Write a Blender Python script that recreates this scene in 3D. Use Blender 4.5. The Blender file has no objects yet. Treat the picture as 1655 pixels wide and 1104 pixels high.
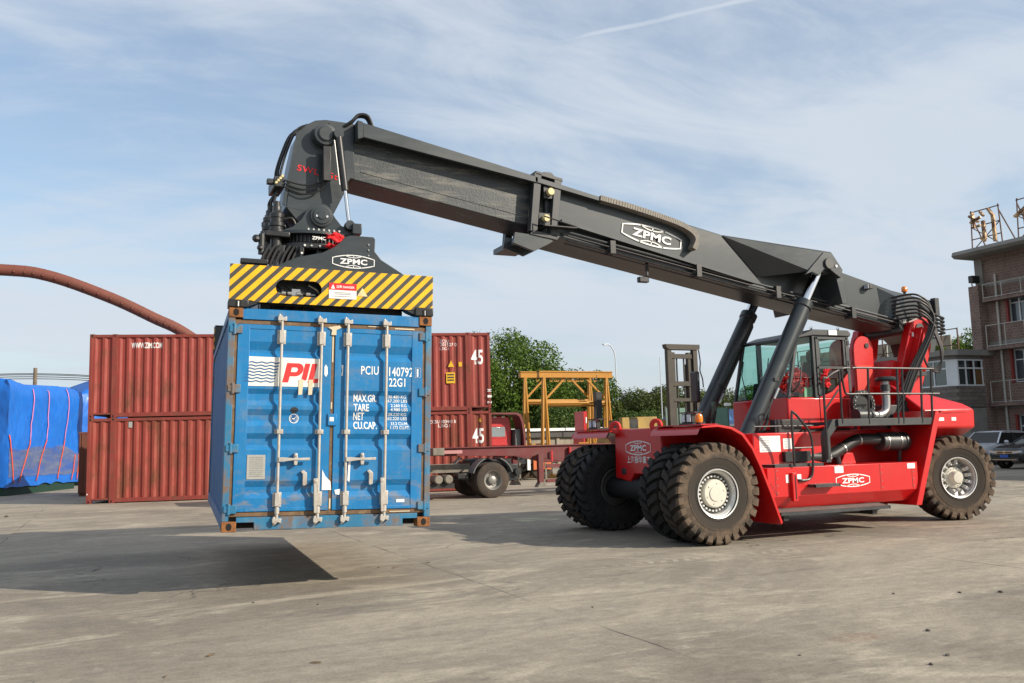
import bpy, bmesh, math, random
from math import sin, cos, pi, radians, atan2, sqrt, tan
from mathutils import Matrix, Vector
random.seed(7)
sc = bpy.context.scene
COL = sc.collection
# ---------------------------------------------------------------- camera
cam = bpy.data.cameras.new('camera'); cam_o = bpy.data.objects.new('camera', cam); COL.objects.link(cam_o)
yaw, pitch, roll = radians(-23.847), radians(6.458), radians(-1.51)
fw = Vector((-sin(yaw)*cos(pitch), cos(yaw)*cos(pitch), sin(pitch)))
rt = Vector((cos(yaw), sin(yaw), 0)); up = rt.cross(fw)
r2 = rt*cos(roll)+up*sin(roll); u2 = up*cos(roll)-rt*sin(roll)
m = Matrix((r2, u2, -fw)).transposed().to_4x4(); m.translation = (-8.637, -13.817, 1.651)
cam_o.matrix_world = m
cam.sensor_width = 36; cam.sensor_fit = 'HORIZONTAL'; cam.lens = 1460.228/1655*36
cam.clip_start = .1; cam.clip_end = 3000
sc.camera = cam_o
# ---------------------------------------------------------------- sky and sun
SUN_EL = radians(27.5); SUN_AZ = radians(135.4)      # azimuth from +Y towards +X
world = bpy.data.worlds.new('World'); sc.world = world; world.use_nodes = True
nt = world.node_tree; nt.nodes.clear()
def N(t, **k):
    n = nt.nodes.new(t)
    for a, b in k.items(): setattr(n, a, b)
    return n
def L(a, b): nt.links.new(a, b)
sky = N('ShaderNodeTexSky', sky_type='NISHITA', sun_disc=False, sun_elevation=SUN_EL, sun_rotation=SUN_AZ)
sky.air_density = 1.1; sky.dust_density = 1.6; sky.ozone_density = 1.5
geo = N('ShaderNodeTexCoord')
sep = N('ShaderNodeSeparateXYZ'); L(geo.outputs['Generated'], sep.inputs[0])
def math_(op, a, b=None, c=None):
    n = N('ShaderNodeMath', operation=op)
    for i, v in enumerate((a, b, c)):
        if v is None: continue
        if isinstance(v, (int, float)): n.inputs[i].default_value = v
        else: L(v, n.inputs[i])
    return n.outputs[0]
zc = math_('MAXIMUM', sep.outputs[2], 0.0)
den = math_('ADD', zc, 0.16)
px = math_('DIVIDE', sep.outputs[0], den); py = math_('DIVIDE', sep.outputs[1], den)
comb = N('ShaderNodeCombineXYZ'); L(px, comb.inputs[0]); L(py, comb.inputs[1])
mp = N('ShaderNodeMapping'); mp.inputs['Rotation'].default_value = (0, 0, radians(20)); mp.inputs['Scale'].default_value = (.62, .95, 1)
mp.inputs['Location'].default_value = (3.1, 1.7, 0)
L(comb.outputs[0], mp.inputs[0])
n1 = N('ShaderNodeTexNoise'); n1.inputs['Scale'].default_value = 1.0; n1.inputs['Detail'].default_value = 9; n1.inputs['Roughness'].default_value = .56; n1.inputs['Distortion'].default_value = .5
L(mp.outputs[0], n1.inputs['Vector'])
mp2 = N('ShaderNodeMapping'); mp2.inputs['Rotation'].default_value = (0, 0, radians(40)); mp2.inputs['Scale'].default_value = (1.0, 2.6, 1)
L(comb.outputs[0], mp2.inputs[0])
n2 = N('ShaderNodeTexNoise'); n2.inputs['Scale'].default_value = 1.6; n2.inputs['Detail'].default_value = 8; n2.inputs['Roughness'].default_value = .62; n2.inputs['Distortion'].default_value = .9
L(mp2.outputs[0], n2.inputs['Vector'])
s = math_('ADD', math_('MULTIPLY', n1.outputs[0], .72), math_('MULTIPLY', n2.outputs[0], .28))
cr = N('ShaderNodeMapRange'); cr.interpolation_type = 'SMOOTHSTEP'
cr.inputs['From Min'].default_value = .35; cr.inputs['From Max'].default_value = .56; cr.inputs['To Min'].default_value = .24; cr.inputs['To Max'].default_value = .93
L(s, cr.inputs['Value'])
# veil of haze low in the sky
hz = N('ShaderNodeMapRange'); hz.inputs['From Min'].default_value = 0; hz.inputs['From Max'].default_value = .34; hz.inputs['To Min'].default_value = .92; hz.inputs['To Max'].default_value = 0
L(zc, hz.inputs['Value'])
cover = math_('MAXIMUM', cr.outputs[0], hz.outputs[0])
# a spreading vapour trail
def dot_(v):
    n = N('ShaderNodeVectorMath', operation='DOT_PRODUCT'); L(geo.outputs['Generated'], n.inputs[0]); n.inputs[1].default_value = v; return n.outputs['Value']
tn = N('ShaderNodeTexNoise'); tn.inputs['Scale'].default_value = 9; tn.inputs['Detail'].default_value = 6; L(geo.outputs['Generated'], tn.inputs['Vector'])
off = math_('ADD', dot_((.333,.291,-.897)), math_('MULTIPLY', math_('SUBTRACT', tn.outputs[0], .5), .010))
tw = N('ShaderNodeMapRange'); tw.interpolation_type = 'SMOOTHSTEP'; tw.inputs['From Min'].default_value = .0; tw.inputs['From Max'].default_value = .007; tw.inputs['To Min'].default_value = 1.15; tw.inputs['To Max'].default_value = 0; L(math_('ABSOLUTE', off), tw.inputs['Value'])
tl = N('ShaderNodeMapRange'); tl.inputs['From Min'].default_value = .965; tl.inputs['From Max'].default_value = .995; L(dot_((.52,.70,.49)), tl.inputs['Value'])
cover = math_('MAXIMUM', cover, math_('MULTIPLY', math_('MULTIPLY', tw.outputs[0], tl.outputs[0]), math_('ADD', tn.outputs[0], .2)))
# a darker grey belly on the thicker low clouds
n3 = N('ShaderNodeTexNoise'); n3.inputs['Scale'].default_value = 1.1; n3.inputs['Detail'].default_value = 5; L(mp.outputs[0], n3.inputs['Vector'])
cc = N('ShaderNodeMix', data_type='RGBA'); cc.inputs[6].default_value = (4.3, 4.95, 5.8, 1); cc.inputs[7].default_value = (5.5, 5.85, 6.3, 1)
L(n3.outputs[0], cc.inputs[0])
tint = N('ShaderNodeMix', data_type='RGBA', blend_type='MULTIPLY'); tint.inputs[0].default_value = 1; tint.inputs[7].default_value = (1.22, 1.28, 1.30, 1)
L(sky.outputs[0], tint.inputs[6])
mx = N('ShaderNodeMix', data_type='RGBA'); L(cover, mx.inputs[0]); L(tint.outputs[2], mx.inputs[6]); L(cc.outputs[2], mx.inputs[7])
bg = N('ShaderNodeBackground'); bg.inputs[1].default_value = .118; L(mx.outputs[2], bg.inputs[0])
out = N('ShaderNodeOutputWorld'); L(bg.outputs[0], out.inputs[0])
sun = bpy.data.lights.new('sun', 'SUN'); sun.energy = 5.0; sun.angle = radians(.55); sun.color = (1, .90, .76)
sun_o = bpy.data.objects.new('sun', sun); COL.objects.link(sun_o)
sd = Vector((sin(SUN_AZ)*cos(SUN_EL), cos(SUN_AZ)*cos(SUN_EL), sin(SUN_EL)))
sun_o.rotation_euler = sd.to_track_quat('Z', 'Y').to_euler(); sun_o.location = sd*60
sc.view_settings.view_transform = 'Standard'; sc.view_settings.look = 'None'; sc.view_settings.exposure = .20; sc.view_settings.gamma = 1
sc.view_settings.use_curve_mapping = False
sc.cycles.max_bounces = 6; sc.cycles.transparent_max_bounces = 12; sc.cycles.use_denoising = True

# ---------------------------------------------------------------- helpers
class MB:
    def __init__(s): s.bm = bmesh.new(); s.smooth = set()
    def faces(s, vs, fs):
        b = [s.bm.verts.new(v) for v in vs]
        for f in fs:
            try: s.bm.faces.new([b[i] for i in f])
            except ValueError: pass
        return b
    def box(s, x0, x1, y0, y1, z0, z1):
        v = [(x0,y0,z0),(x1,y0,z0),(x1,y1,z0),(x0,y1,z0),(x0,y0,z1),(x1,y0,z1),(x1,y1,z1),(x0,y1,z1)]
        s.faces(v, [(0,3,2,1),(4,5,6,7),(0,1,5,4),(1,2,6,5),(2,3,7,6),(3,0,4,7)]); return s
    def prism(s, poly, axis, a0, a1):
        def P(p, a):
            return {'y': (p[0], a, p[1]), 'x': (a, p[0], p[1]), 'z': (p[0], p[1], a)}[axis]
        n = len(poly)
        area = sum(poly[i][0]*poly[(i+1)%n][1]-poly[(i+1)%n][0]*poly[i][1] for i in range(n))
        if area < 0: poly = poly[::-1]
        v = [P(p, a0) for p in poly]+[P(p, a1) for p in poly]
        f = [tuple(range(n)), tuple(range(2*n-1, n-1, -1))]+[(i, i+n, (i+1)%n+n, (i+1)%n) for i in range(n)]
        if axis != 'y': f = [tuple(reversed(q)) for q in f]
        s.faces(v, f); return s
    def frame(s, p0, p1):
        d = (Vector(p1)-Vector(p0)); L_ = d.length; d.normalize()
        u = d.cross(Vector((0,0,1)))
        if u.length < .05: u = d.cross(Vector((1,0,0)))
        u.normalize(); w = u.cross(d); return d, u, w, L_
    def cyl(s, p0, p1, r0, r1=None, n=14, caps=True):
        r1 = r0 if r1 is None else r1
        d, u, w, l = s.frame(p0, p1); p0 = Vector(p0); p1 = Vector(p1)
        v = [p0+(u*cos(2*pi*i/n)+w*sin(2*pi*i/n))*r0 for i in range(n)]+[p1+(u*cos(2*pi*i/n)+w*sin(2*pi*i/n))*r1 for i in range(n)]
        f = [(i, (i+1)%n, (i+1)%n+n, i+n) for i in range(n)]
        if caps: f += [tuple(range(n-1,-1,-1)), tuple(range(n, 2*n))]
        s.faces(v, f); return s
    def bar(s, p0, p1, w_, h_):
        d, u, w, l = s.frame(p0, p1); p0 = Vector(p0); p1 = Vector(p1)
        o = [u*w_/2-w*h_/2*-1 for _ in ()]
        q = [(-1,-1),(1,-1),(1,1),(-1,1)]
        v = [p0+u*a*w_/2+w*b*h_/2 for a, b in q]+[p1+u*a*w_/2+w*b*h_/2 for a, b in q]
        s.faces(v, [(3,2,1,0),(4,5,6,7),(0,1,5,4),(1,2,6,5),(2,3,7,6),(3,0,4,7)]); return s
    def tube(s, path, r, n=8, closed=False):
        P = [Vector(p) for p in path]; k = len(P); rings = []
        prev = None
        for i in range(k):
            if closed: t = P[(i+1)%k]-P[i-1]
            else: t = P[min(i+1,k-1)]-P[max(i-1,0)]
            t.normalize()
            if prev is None:
                u = t.cross(Vector((0,0,1)))
                if u.length < .05: u = t.cross(Vector((1,0,0)))
            else: u = prev-t*prev.dot(t)
            u.normalize(); prev = u; w = t.cross(u)
            rr = r[i] if isinstance(r, (list, tuple)) else r
            rings.append([s.bm.verts.new(P[i]+(u*cos(2*pi*j/n)+w*sin(2*pi*j/n))*rr) for j in range(n)])
        for i in range(k if closed else k-1):
            a, b = rings[i], rings[(i+1)%k]
            for j in range(n): s.bm.faces.new((a[j], a[(j+1)%n], b[(j+1)%n], b[j]))
        if not closed:
            s.bm.faces.new(rings[0][::-1]); s.bm.faces.new(rings[-1])
        return s
    def lathe(s, prof, n=32, axis='y', o=(0,0,0), close=False):
        # prof: list of (radius, along axis)
        def P(r, a, t):
            if axis == 'y': return (o[0]+r*cos(t), o[1]+a, o[2]+r*sin(t))
            if axis == 'z': return (o[0]+r*cos(t), o[1]+r*sin(t), o[2]+a)
            return (o[0]+a, o[1]+r*cos(t), o[2]+r*sin(t))
        rings = []
        for r, a in prof:
            if r < 1e-5: rings.append([s.bm.verts.new(P(0, a, 0))])
            else: rings.append([s.bm.verts.new(P(r, a, 2*pi*i/n)) for i in range(n)])
        seq = list(zip(rings, rings[1:]))+([(rings[-1], rings[0])] if close else [])
        for a, b in seq:
            for i in range(n):
                q = [a[i%len(a)], a[(i+1)%len(a)], b[(i+1)%len(b)], b[i%len(b)]]
                q2 = []
                for v in q:
                    if v not in q2: q2.append(v)
                if len(q2) > 2:
                    try: s.bm.faces.new(q2)
                    except ValueError: pass
        return s
    def sphere(s, c, r, n=10, sq=(1,1,1)):
        prof = [(r*sin(pi*i/(n//2+1)), -r*cos(pi*i/(n//2+1))) for i in range(n//2+2)]
        b0 = len(s.bm.verts); s.bm.verts.ensure_lookup_table()
        s.lathe(prof, n, 'z')
        s.bm.verts.ensure_lookup_table()
        for v in s.bm.verts[b0:]:
            v.co = Vector((v.co.x*sq[0]+c[0], v.co.y*sq[1]+c[1], v.co.z*sq[2]+c[2]))
        return s
    def xf(s, M): s.bm.transform(M); return s
    def mesh(s, name, mat, recalc=True, smooth=True, ang=32):
        if recalc: bmesh.ops.recalc_face_normals(s.bm, faces=s.bm.faces[:])
        me = bpy.data.meshes.new(name); s.bm.to_mesh(me); s.bm.free()
        if isinstance(mat, (list, tuple)):
            for q in mat: me.materials.append(q)
        else: me.materials.append(mat)
        if smooth:
            me.shade_smooth(); me.set_sharp_from_angle(angle=radians(ang))
        return me
    def build(s, name, mat, parent=None, bevel=0, smooth=True, ang=32, recalc=True):
        me = s.mesh(name, mat, recalc, smooth, ang)
        return link(name, me, parent, bevel)
def link(name, me, parent=None, bevel=0, loc=None, mat=None):
    o = bpy.data.objects.new(name, me); COL.objects.link(o)
    if parent is not None: o.parent = parent
    if mat is not None: o.matrix_local = mat
    elif loc is not None: o.location = loc
    if bevel:
        b = o.modifiers.new('Bevel', 'BEVEL'); b.width = bevel; b.segments = 2; b.limit_method = 'ANGLE'; b.angle_limit = radians(40)
    return o
def tag(o, label=None, cat=None, group=None, kind=None):
    for k, v in (('label', label), ('category', cat), ('group', group), ('kind', kind)):
        if v: o[k] = v
    return o
def thing(name, label, cat, M=None, group=None):
    o = bpy.data.objects.new(name, None); COL.objects.link(o); o.empty_display_size = .3
    if M is not None: o.matrix_world = M if isinstance(M, Matrix) else Matrix.Translation(M)
    return tag(o, label, cat, group)
def copy_tree(o, parent=None):
    c = o.copy(); COL.objects.link(c)
    if parent is not None: c.parent = parent
    for ch in o.children: copy_tree(ch, c)
    return c
def catmull(pts, k=6):
    P = [Vector(p) for p in pts]; out_ = []
    for i in range(len(P)-1):
        p0 = P[max(i-1,0)]; p1 = P[i]; p2 = P[i+1]; p3 = P[min(i+2,len(P)-1)]
        for j in range(k):
            t = j/k
            out_.append(.5*((2*p1)+(p2-p0)*t+(2*p0-5*p1+4*p2-p3)*t*t+(3*p1-p0-3*p2+p3)*t**3))
    out_.append(P[-1]); return out_
# ---------------------------------------------------------------- materials
def mat(name, col, rough=.5, metal=0, var=.15, vs=2.0, dirt=None, damt=.4, dscale=1.3, dstretch=(1,1,1), dlo=.45, dhi=.75, bump=0, bs=60, coat=0, spec=.5, world_co=False, rvar=.1):
    m_ = bpy.data.materials.new(name); m_.use_nodes = True
    t = m_.node_tree; b = t.nodes['Principled BSDF']
    b.inputs['Metallic'].default_value = metal; b.inputs['Roughness'].default_value = rough
    b.inputs['Specular IOR Level'].default_value = spec
    if coat: b.inputs['Coat Weight'].default_value = coat; b.inputs['Coat Roughness'].default_value = .12
    co = t.nodes.new('ShaderNodeNewGeometry').outputs['Position'] if world_co else t.nodes.new('ShaderNodeTexCoord').outputs['Object']
    n = t.nodes.new('ShaderNodeTexNoise'); n.inputs['Scale'].default_value = vs; n.inputs['Detail'].default_value = 7; n.inputs['Roughness'].default_value = .62
    t.links.new(co, n.inputs['Vector'])
    mr = t.nodes.new('ShaderNodeMapRange'); mr.inputs['From Min'].default_value = .25; mr.inputs['From Max'].default_value = .75
    mr.inputs['To Min'].default_value = 1-var; mr.inputs['To Max'].default_value = 1+var
    t.links.new(n.outputs[0], mr.inputs['Value'])
    mm = t.nodes.new('ShaderNodeMix'); mm.data_type = 'RGBA'; mm.blend_type = 'MULTIPLY'; mm.inputs[0].default_value = 1
    mm.inputs[6].default_value = (*col, 1); t.links.new(mr.outputs[0], mm.inputs[7])
    last = mm.outputs[2]
    if dirt:
        mp_ = t.nodes.new('ShaderNodeMapping'); mp_.inputs['Scale'].default_value = dstretch; t.links.new(co, mp_.inputs[0])
        d = t.nodes.new('ShaderNodeTexNoise'); d.inputs['Scale'].default_value = dscale; d.inputs['Detail'].default_value = 9; d.inputs['Roughness'].default_value = .7
        t.links.new(mp_.outputs[0], d.inputs['Vector'])
        dm = t.nodes.new('ShaderNodeMapRange'); dm.inputs['From Min'].default_value = dlo; dm.inputs['From Max'].default_value = dhi; dm.inputs['To Max'].default_value = damt
        t.links.new(d.outputs[0], dm.inputs['Value'])
        m2 = t.nodes.new('ShaderNodeMix'); m2.data_type = 'RGBA'; m2.inputs[7].default_value = (*dirt, 1)
        t.links.new(dm.outputs[0], m2.inputs[0]); t.links.new(last, m2.inputs[6]); last = m2.outputs[2]
        rr = t.nodes.new('ShaderNodeMapRange'); rr.inputs['To Min'].default_value = rough; rr.inputs['To Max'].default_value = min(1, rough+.35)
        t.links.new(dm.outputs[0], rr.inputs['Value']); t.links.new(rr.outputs[0], b.inputs['Roughness'])
    t.links.new(last, b.inputs['Base Color'])
    if bump:
        n4 = t.nodes.new('ShaderNodeTexNoise'); n4.inputs['Scale'].default_value = bs; n4.inputs['Detail'].default_value = 5; t.links.new(co, n4.inputs['Vector'])
        bp = t.nodes.new('ShaderNodeBump'); bp.inputs['Strength'].default_value = bump; bp.inputs['Distance'].default_value = .02
        t.links.new(n4.outputs[0], bp.inputs['Height']); t.links.new(bp.outputs[0], b.inputs['Normal'])
    return m_
RUST = (.16, .065, .025)
MT = {}
MT['red'] = mat('red_paint', (.55, .0065, .0075), .34, var=.08, dirt=(.24,.05,.035), damt=.22, dscale=1.6, dlo=.5, dhi=.8, coat=.25)
MT['red_dull'] = mat('red_lug_paint', (.60, .03, .02), .45, var=.1)
MT['boom'] = mat('boom_grey_paint', (.028, .036, .040), .34, var=.18, vs=1.5, dirt=(.09,.09,.085), damt=.35, dscale=1.1, dstretch=(.5,2,2), dlo=.48, dhi=.8, coat=.08)
MT['boom_worn'] = mat('boom_grease_paint', (.034, .041, .043), .42, var=.28, vs=5, dirt=(.25,.23,.19), damt=.7, dscale=4, dstretch=(.30,1,2.5), dlo=.52, dhi=.70, bump=.15, bs=30)
MT['black'] = mat('black_paint', (.018, .019, .020), .38, var=.2, dirt=(.10,.09,.075), damt=.3, dscale=3)
MT['dgrey'] = mat('dark_grey_paint', (.030, .034, .036), .42, var=.15, dirt=(.12,.11,.10), damt=.3, dscale=2)
MT['rubber'] = mat('hose_rubber', (.014, .014, .014), .5, var=.2)
MT['tyre'] = mat('dusty_tyre_rubber', (.030, .026, .022), .82, var=.22, vs=6, dirt=(.155, .112, .078), damt=.95, dscale=3.2, dlo=.33, dhi=.60, bump=.12, bs=50, spec=.25)
def _radial(m_, lo, hi, amt):
    # dust clings to the outer sidewall; the bead by the rim stays clean rubber
    t = m_.node_tree; b = t.nodes['Principled BSDF']; src = b.inputs['Base Color'].links[0].from_socket
    co = t.nodes.new('ShaderNodeTexCoord'); sp = t.nodes.new('ShaderNodeSeparateXYZ'); t.links.new(co.outputs['Object'], sp.inputs[0])
    cb = t.nodes.new('ShaderNodeCombineXYZ'); t.links.new(sp.outputs[0], cb.inputs[0]); t.links.new(sp.outputs[2], cb.inputs[2])
    ln = t.nodes.new('ShaderNodeVectorMath'); ln.operation = 'LENGTH'; t.links.new(cb.outputs[0], ln.inputs[0])
    nz = t.nodes.new('ShaderNodeTexNoise'); nz.inputs['Scale'].default_value = 5; nz.inputs['Detail'].default_value = 6; t.links.new(co.outputs['Object'], nz.inputs['Vector'])
    ad = t.nodes.new('ShaderNodeMath'); ad.operation = 'MULTIPLY_ADD'; ad.inputs[1].default_value = .12; t.links.new(nz.outputs[0], ad.inputs[0]); t.links.new(ln.outputs['Value'], ad.inputs[2])
    mr = t.nodes.new('ShaderNodeMapRange'); mr.interpolation_type = 'SMOOTHSTEP'; mr.inputs['From Min'].default_value = lo; mr.inputs['From Max'].default_value = hi; mr.inputs['To Min'].default_value = amt; mr.inputs['To Max'].default_value = 0; t.links.new(ad.outputs[0], mr.inputs['Value'])
    x = t.nodes.new('ShaderNodeMix'); x.data_type = 'RGBA'; x.inputs[7].default_value = (.038,.034,.029,1); t.links.new(mr.outputs[0], x.inputs[0]); t.links.new(src, x.inputs[6])
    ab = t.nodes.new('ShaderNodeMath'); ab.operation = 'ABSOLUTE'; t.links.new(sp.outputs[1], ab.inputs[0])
    wr = t.nodes.new('ShaderNodeMapRange'); wr.interpolation_type = 'SMOOTHSTEP'; wr.inputs['From Min'].default_value = .19; wr.inputs['From Max'].default_value = .25; wr.inputs['To Min'].default_value = .8; wr.inputs['To Max'].default_value = 0; t.links.new(ab.outputs[0], wr.inputs['Value'])  # tread darkened: rubber wiped clean, plus its shade painted in
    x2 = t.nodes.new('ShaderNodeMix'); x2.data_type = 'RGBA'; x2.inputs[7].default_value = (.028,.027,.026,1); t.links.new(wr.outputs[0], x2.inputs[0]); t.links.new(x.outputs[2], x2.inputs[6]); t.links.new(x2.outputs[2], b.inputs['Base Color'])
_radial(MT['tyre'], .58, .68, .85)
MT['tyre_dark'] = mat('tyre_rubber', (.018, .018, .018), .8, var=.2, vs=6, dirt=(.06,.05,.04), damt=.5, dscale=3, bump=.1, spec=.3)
MT['silver'] = mat('silver_paint', (.66, .66, .64), .38, metal=.35, var=.1, vs=9, dirt=(.30,.27,.22), damt=.5, dscale=8)
MT['cream'] = mat('cream_hub_paint', (.62, .59, .50), .45, var=.08, vs=8, dirt=(.35,.30,.22), damt=.4, dscale=7)
MT['chrome'] = mat('chrome_rod', (.75, .76, .78), .12, metal=1, var=.04)
MT['steel'] = mat('bare_steel', (.42, .42, .41), .35, metal=.9, var=.15)
MT['white'] = mat('white_sticker', (.78, .78, .75), .5, var=.05)
MT['lamp_white'] = mat('white_marking_paint', (.80, .80, .77), .55, var=.12, vs=20)
MT['amber'] = mat('amber_beacon_plastic', (.85, .22, .01), .2, var=.05, coat=.6)
MT['lens'] = mat('lamp_lens', (.55, .57, .60), .15, var=.05, coat=.6)
MT['grate'] = mat('step_grating_steel', (.30, .285, .26), .5, metal=.3, var=.2, vs=12)
MT['cloth_red'] = mat('red_ribbon_cloth', (.72, .012, .018), .7, var=.12, vs=9)
MT['brass'] = mat('yellow_wear_pad', (.62, .52, .26), .5, var=.25, vs=20)
MT['seat'] = mat('seat_fabric', (.02, .02, .022), .8)
MT['mint'] = mat('pale_green_box', (.45, .62, .42), .6, var=.05)
MT['wood'] = mat('brown_leather', (.22, .09, .035), .6)
def glass_mat(name, tint_, refl=.12, rough=.03):
    m_ = bpy.data.materials.new(name); m_.use_nodes = True; t = m_.node_tree; t.nodes.clear()
    o = t.nodes.new('ShaderNodeOutputMaterial'); tr = t.nodes.new('ShaderNodeBsdfTransparent'); tr.inputs[0].default_value = (*tint_, 1)
    gl = t.nodes.new('ShaderNodeBsdfGlossy'); gl.inputs['Roughness'].default_value = rough; gl.inputs[0].default_value = (.9,.97,.95,1)
    fr = t.nodes.new('ShaderNodeLayerWeight'); pw_ = t.nodes.new('ShaderNodeMath'); pw_.operation = 'POWER'; pw_.inputs[1].default_value = 5; t.links.new(fr.outputs['Facing'], pw_.inputs[0])
    ad = t.nodes.new('ShaderNodeMath'); ad.operation = 'ADD'; ad.inputs[1].default_value = refl; t.links.new(pw_.outputs[0], ad.inputs[0])
    mx_ = t.nodes.new('ShaderNodeMixShader'); t.links.new(ad.outputs[0], mx_.inputs[0]); t.links.new(tr.outputs[0], mx_.inputs[1]); t.links.new(gl.outputs[0], mx_.inputs[2])
    t.links.new(mx_.outputs[0], o.inputs[0]); return m_
MT['glass'] = glass_mat('green_cab_glass', (.60, .82, .76), .05)
MT['glass_dark'] = glass_mat('window_glass', (.25, .30, .30), .12)
# ---------------------------------------------------------------- lettering
def text_bm(txt, w=None, h=None, weight=.0, shear=0, spacing=1.0):
    c = bpy.data.curves.new('t', 'FONT'); c.body = txt; c.size = 1; c.offset = weight; c.shear = shear; c.space_character = spacing
    c.resolution_u = 3; c.fill_mode = 'FRONT' if hasattr(c, 'fill_mode') else c.fill_mode
    o = bpy.data.objects.new('t', c); COL.objects.link(o)
    bpy.context.view_layer.update()
    me = bpy.data.meshes.new_from_object(o.evaluated_get(bpy.context.evaluated_depsgraph_get()))
    bpy.data.objects.remove(o); bpy.data.curves.remove(c)
    b = bmesh.new(); b.from_mesh(me); bpy.data.meshes.remove(me)
    bmesh.ops.remove_doubles(b, verts=b.verts[:], dist=1e-5)
    xs = [v.co.x for v in b.verts]; ys = [v.co.y for v in b.verts]
    x0, x1, y0, y1 = min(xs), max(xs), min(ys), max(ys)
    sx = w/(x1-x0) if w else None; sy = h/(y1-y0) if h else None
    sx = sx or sy; sy = sy or sx
    for v in b.verts: v.co = Vector(((v.co.x-(x0+x1)/2)*sx, (v.co.y-(y0+y1)/2)*sy, 0))
    return b
FACE_NY = Matrix(((1,0,0,0),(0,0,-1,0),(0,1,0,0),(0,0,0,1)))     # reads from -Y
FACE_NX = Matrix(((0,0,-1,0),(-1,0,0,0),(0,1,0,0),(0,0,0,1)))    # reads from -X
def lettering(txt, center, w, h, material, parent, face=FACE_NY, weight=.02, shear=0, rot=0, spacing=1, name='lettering', cut=None, label=None):
    b = text_bm(txt, w, h, weight, shear, spacing)
    M = Matrix.Translation(center) @ face @ Matrix.Rotation(rot, 4, 'Z')
    b.transform(M)
    if cut:            # follow a corrugated surface: cut at its folds and move each point onto it
        ax, folds, depth = cut
        nrm = Vector((1,0,0)) if ax == 'x' else Vector((0,0,1))
        lo = min(v.co.dot(nrm) for v in b.verts); hi = max(v.co.dot(nrm) for v in b.verts)
        for f in folds:
            if lo < f < hi: bmesh.ops.bisect_plane(b, geom=b.verts[:]+b.edges[:]+b.faces[:], plane_co=nrm*f, plane_no=nrm)
        for v in b.verts: v.co.y = depth(v.co.dot(nrm))-.003
    me = bpy.data.meshes.new(name); b.to_mesh(me); b.free(); me.materials.append(material)
    o = link(name, me, parent)
    if label: o['label'] = label
    return o
def emblem(center, w, h, material, parent, face, rot=0, lw=.05, name='emblem', hexa=True):
    # barrel-shaped outline with globe lines and the letters ZPMC
    mb = MB(); M = Matrix.Translation(center) @ face @ Matrix.Rotation(rot, 4, 'Z')
    a, b_ = w/2, h/2; t = lw*h
    def ribbon(pts, th, closed=False):
        P = [Vector((p[0], p[1], 0)) for p in pts]; k = len(P); vs = []
        for i in range(k):
            d = (P[(i+1)%k]-P[i-1]) if closed else (P[min(i+1,k-1)]-P[max(i-1,0)])
            d.normalize(); n_ = Vector((-d.y, d.x, 0)); vs += [P[i]+n_*th/2, P[i]-n_*th/2]
        fs = [(2*i, 2*i+1, (2*i+3)%(2*k), (2*i+2)%(2*k)) for i in range(k if closed else k-1)]
        mb.faces(vs, fs)
    out_ = []
    for i in range(13): x = -a+2*a*i/12; out_.append((x, b_*(1-.52*(abs(x)/a)**2.0)))
    for i in range(13): x = a-2*a*i/12; out_.append((x, -b_*(1-.52*(abs(x)/a)**2.0)))
    ribbon(out_, t*1.5, True)
    for sgn in (1, -1):
        ribbon([(-a*.42+a*.84*i/10, sgn*(b_*(.60+.34*(abs(i-5)/5)**2))) for i in range(11)], t)
    ribbon([(0, b_), (0, b_*.55)], t); ribbon([(0, -b_*.55), (0, -b_)], t)
    tb = text_bm('ZPMC', w*.66, h*.44, .035, 0, 1.05)
    me_ = bpy.data.meshes.new('tmp'); tb.to_mesh(me_); tb.free(); mb.bm.from_mesh(me_); bpy.data.meshes.remove(me_)
    mb.xf(M); return mb.build(name, material, parent, smooth=False, recalc=False)
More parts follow.
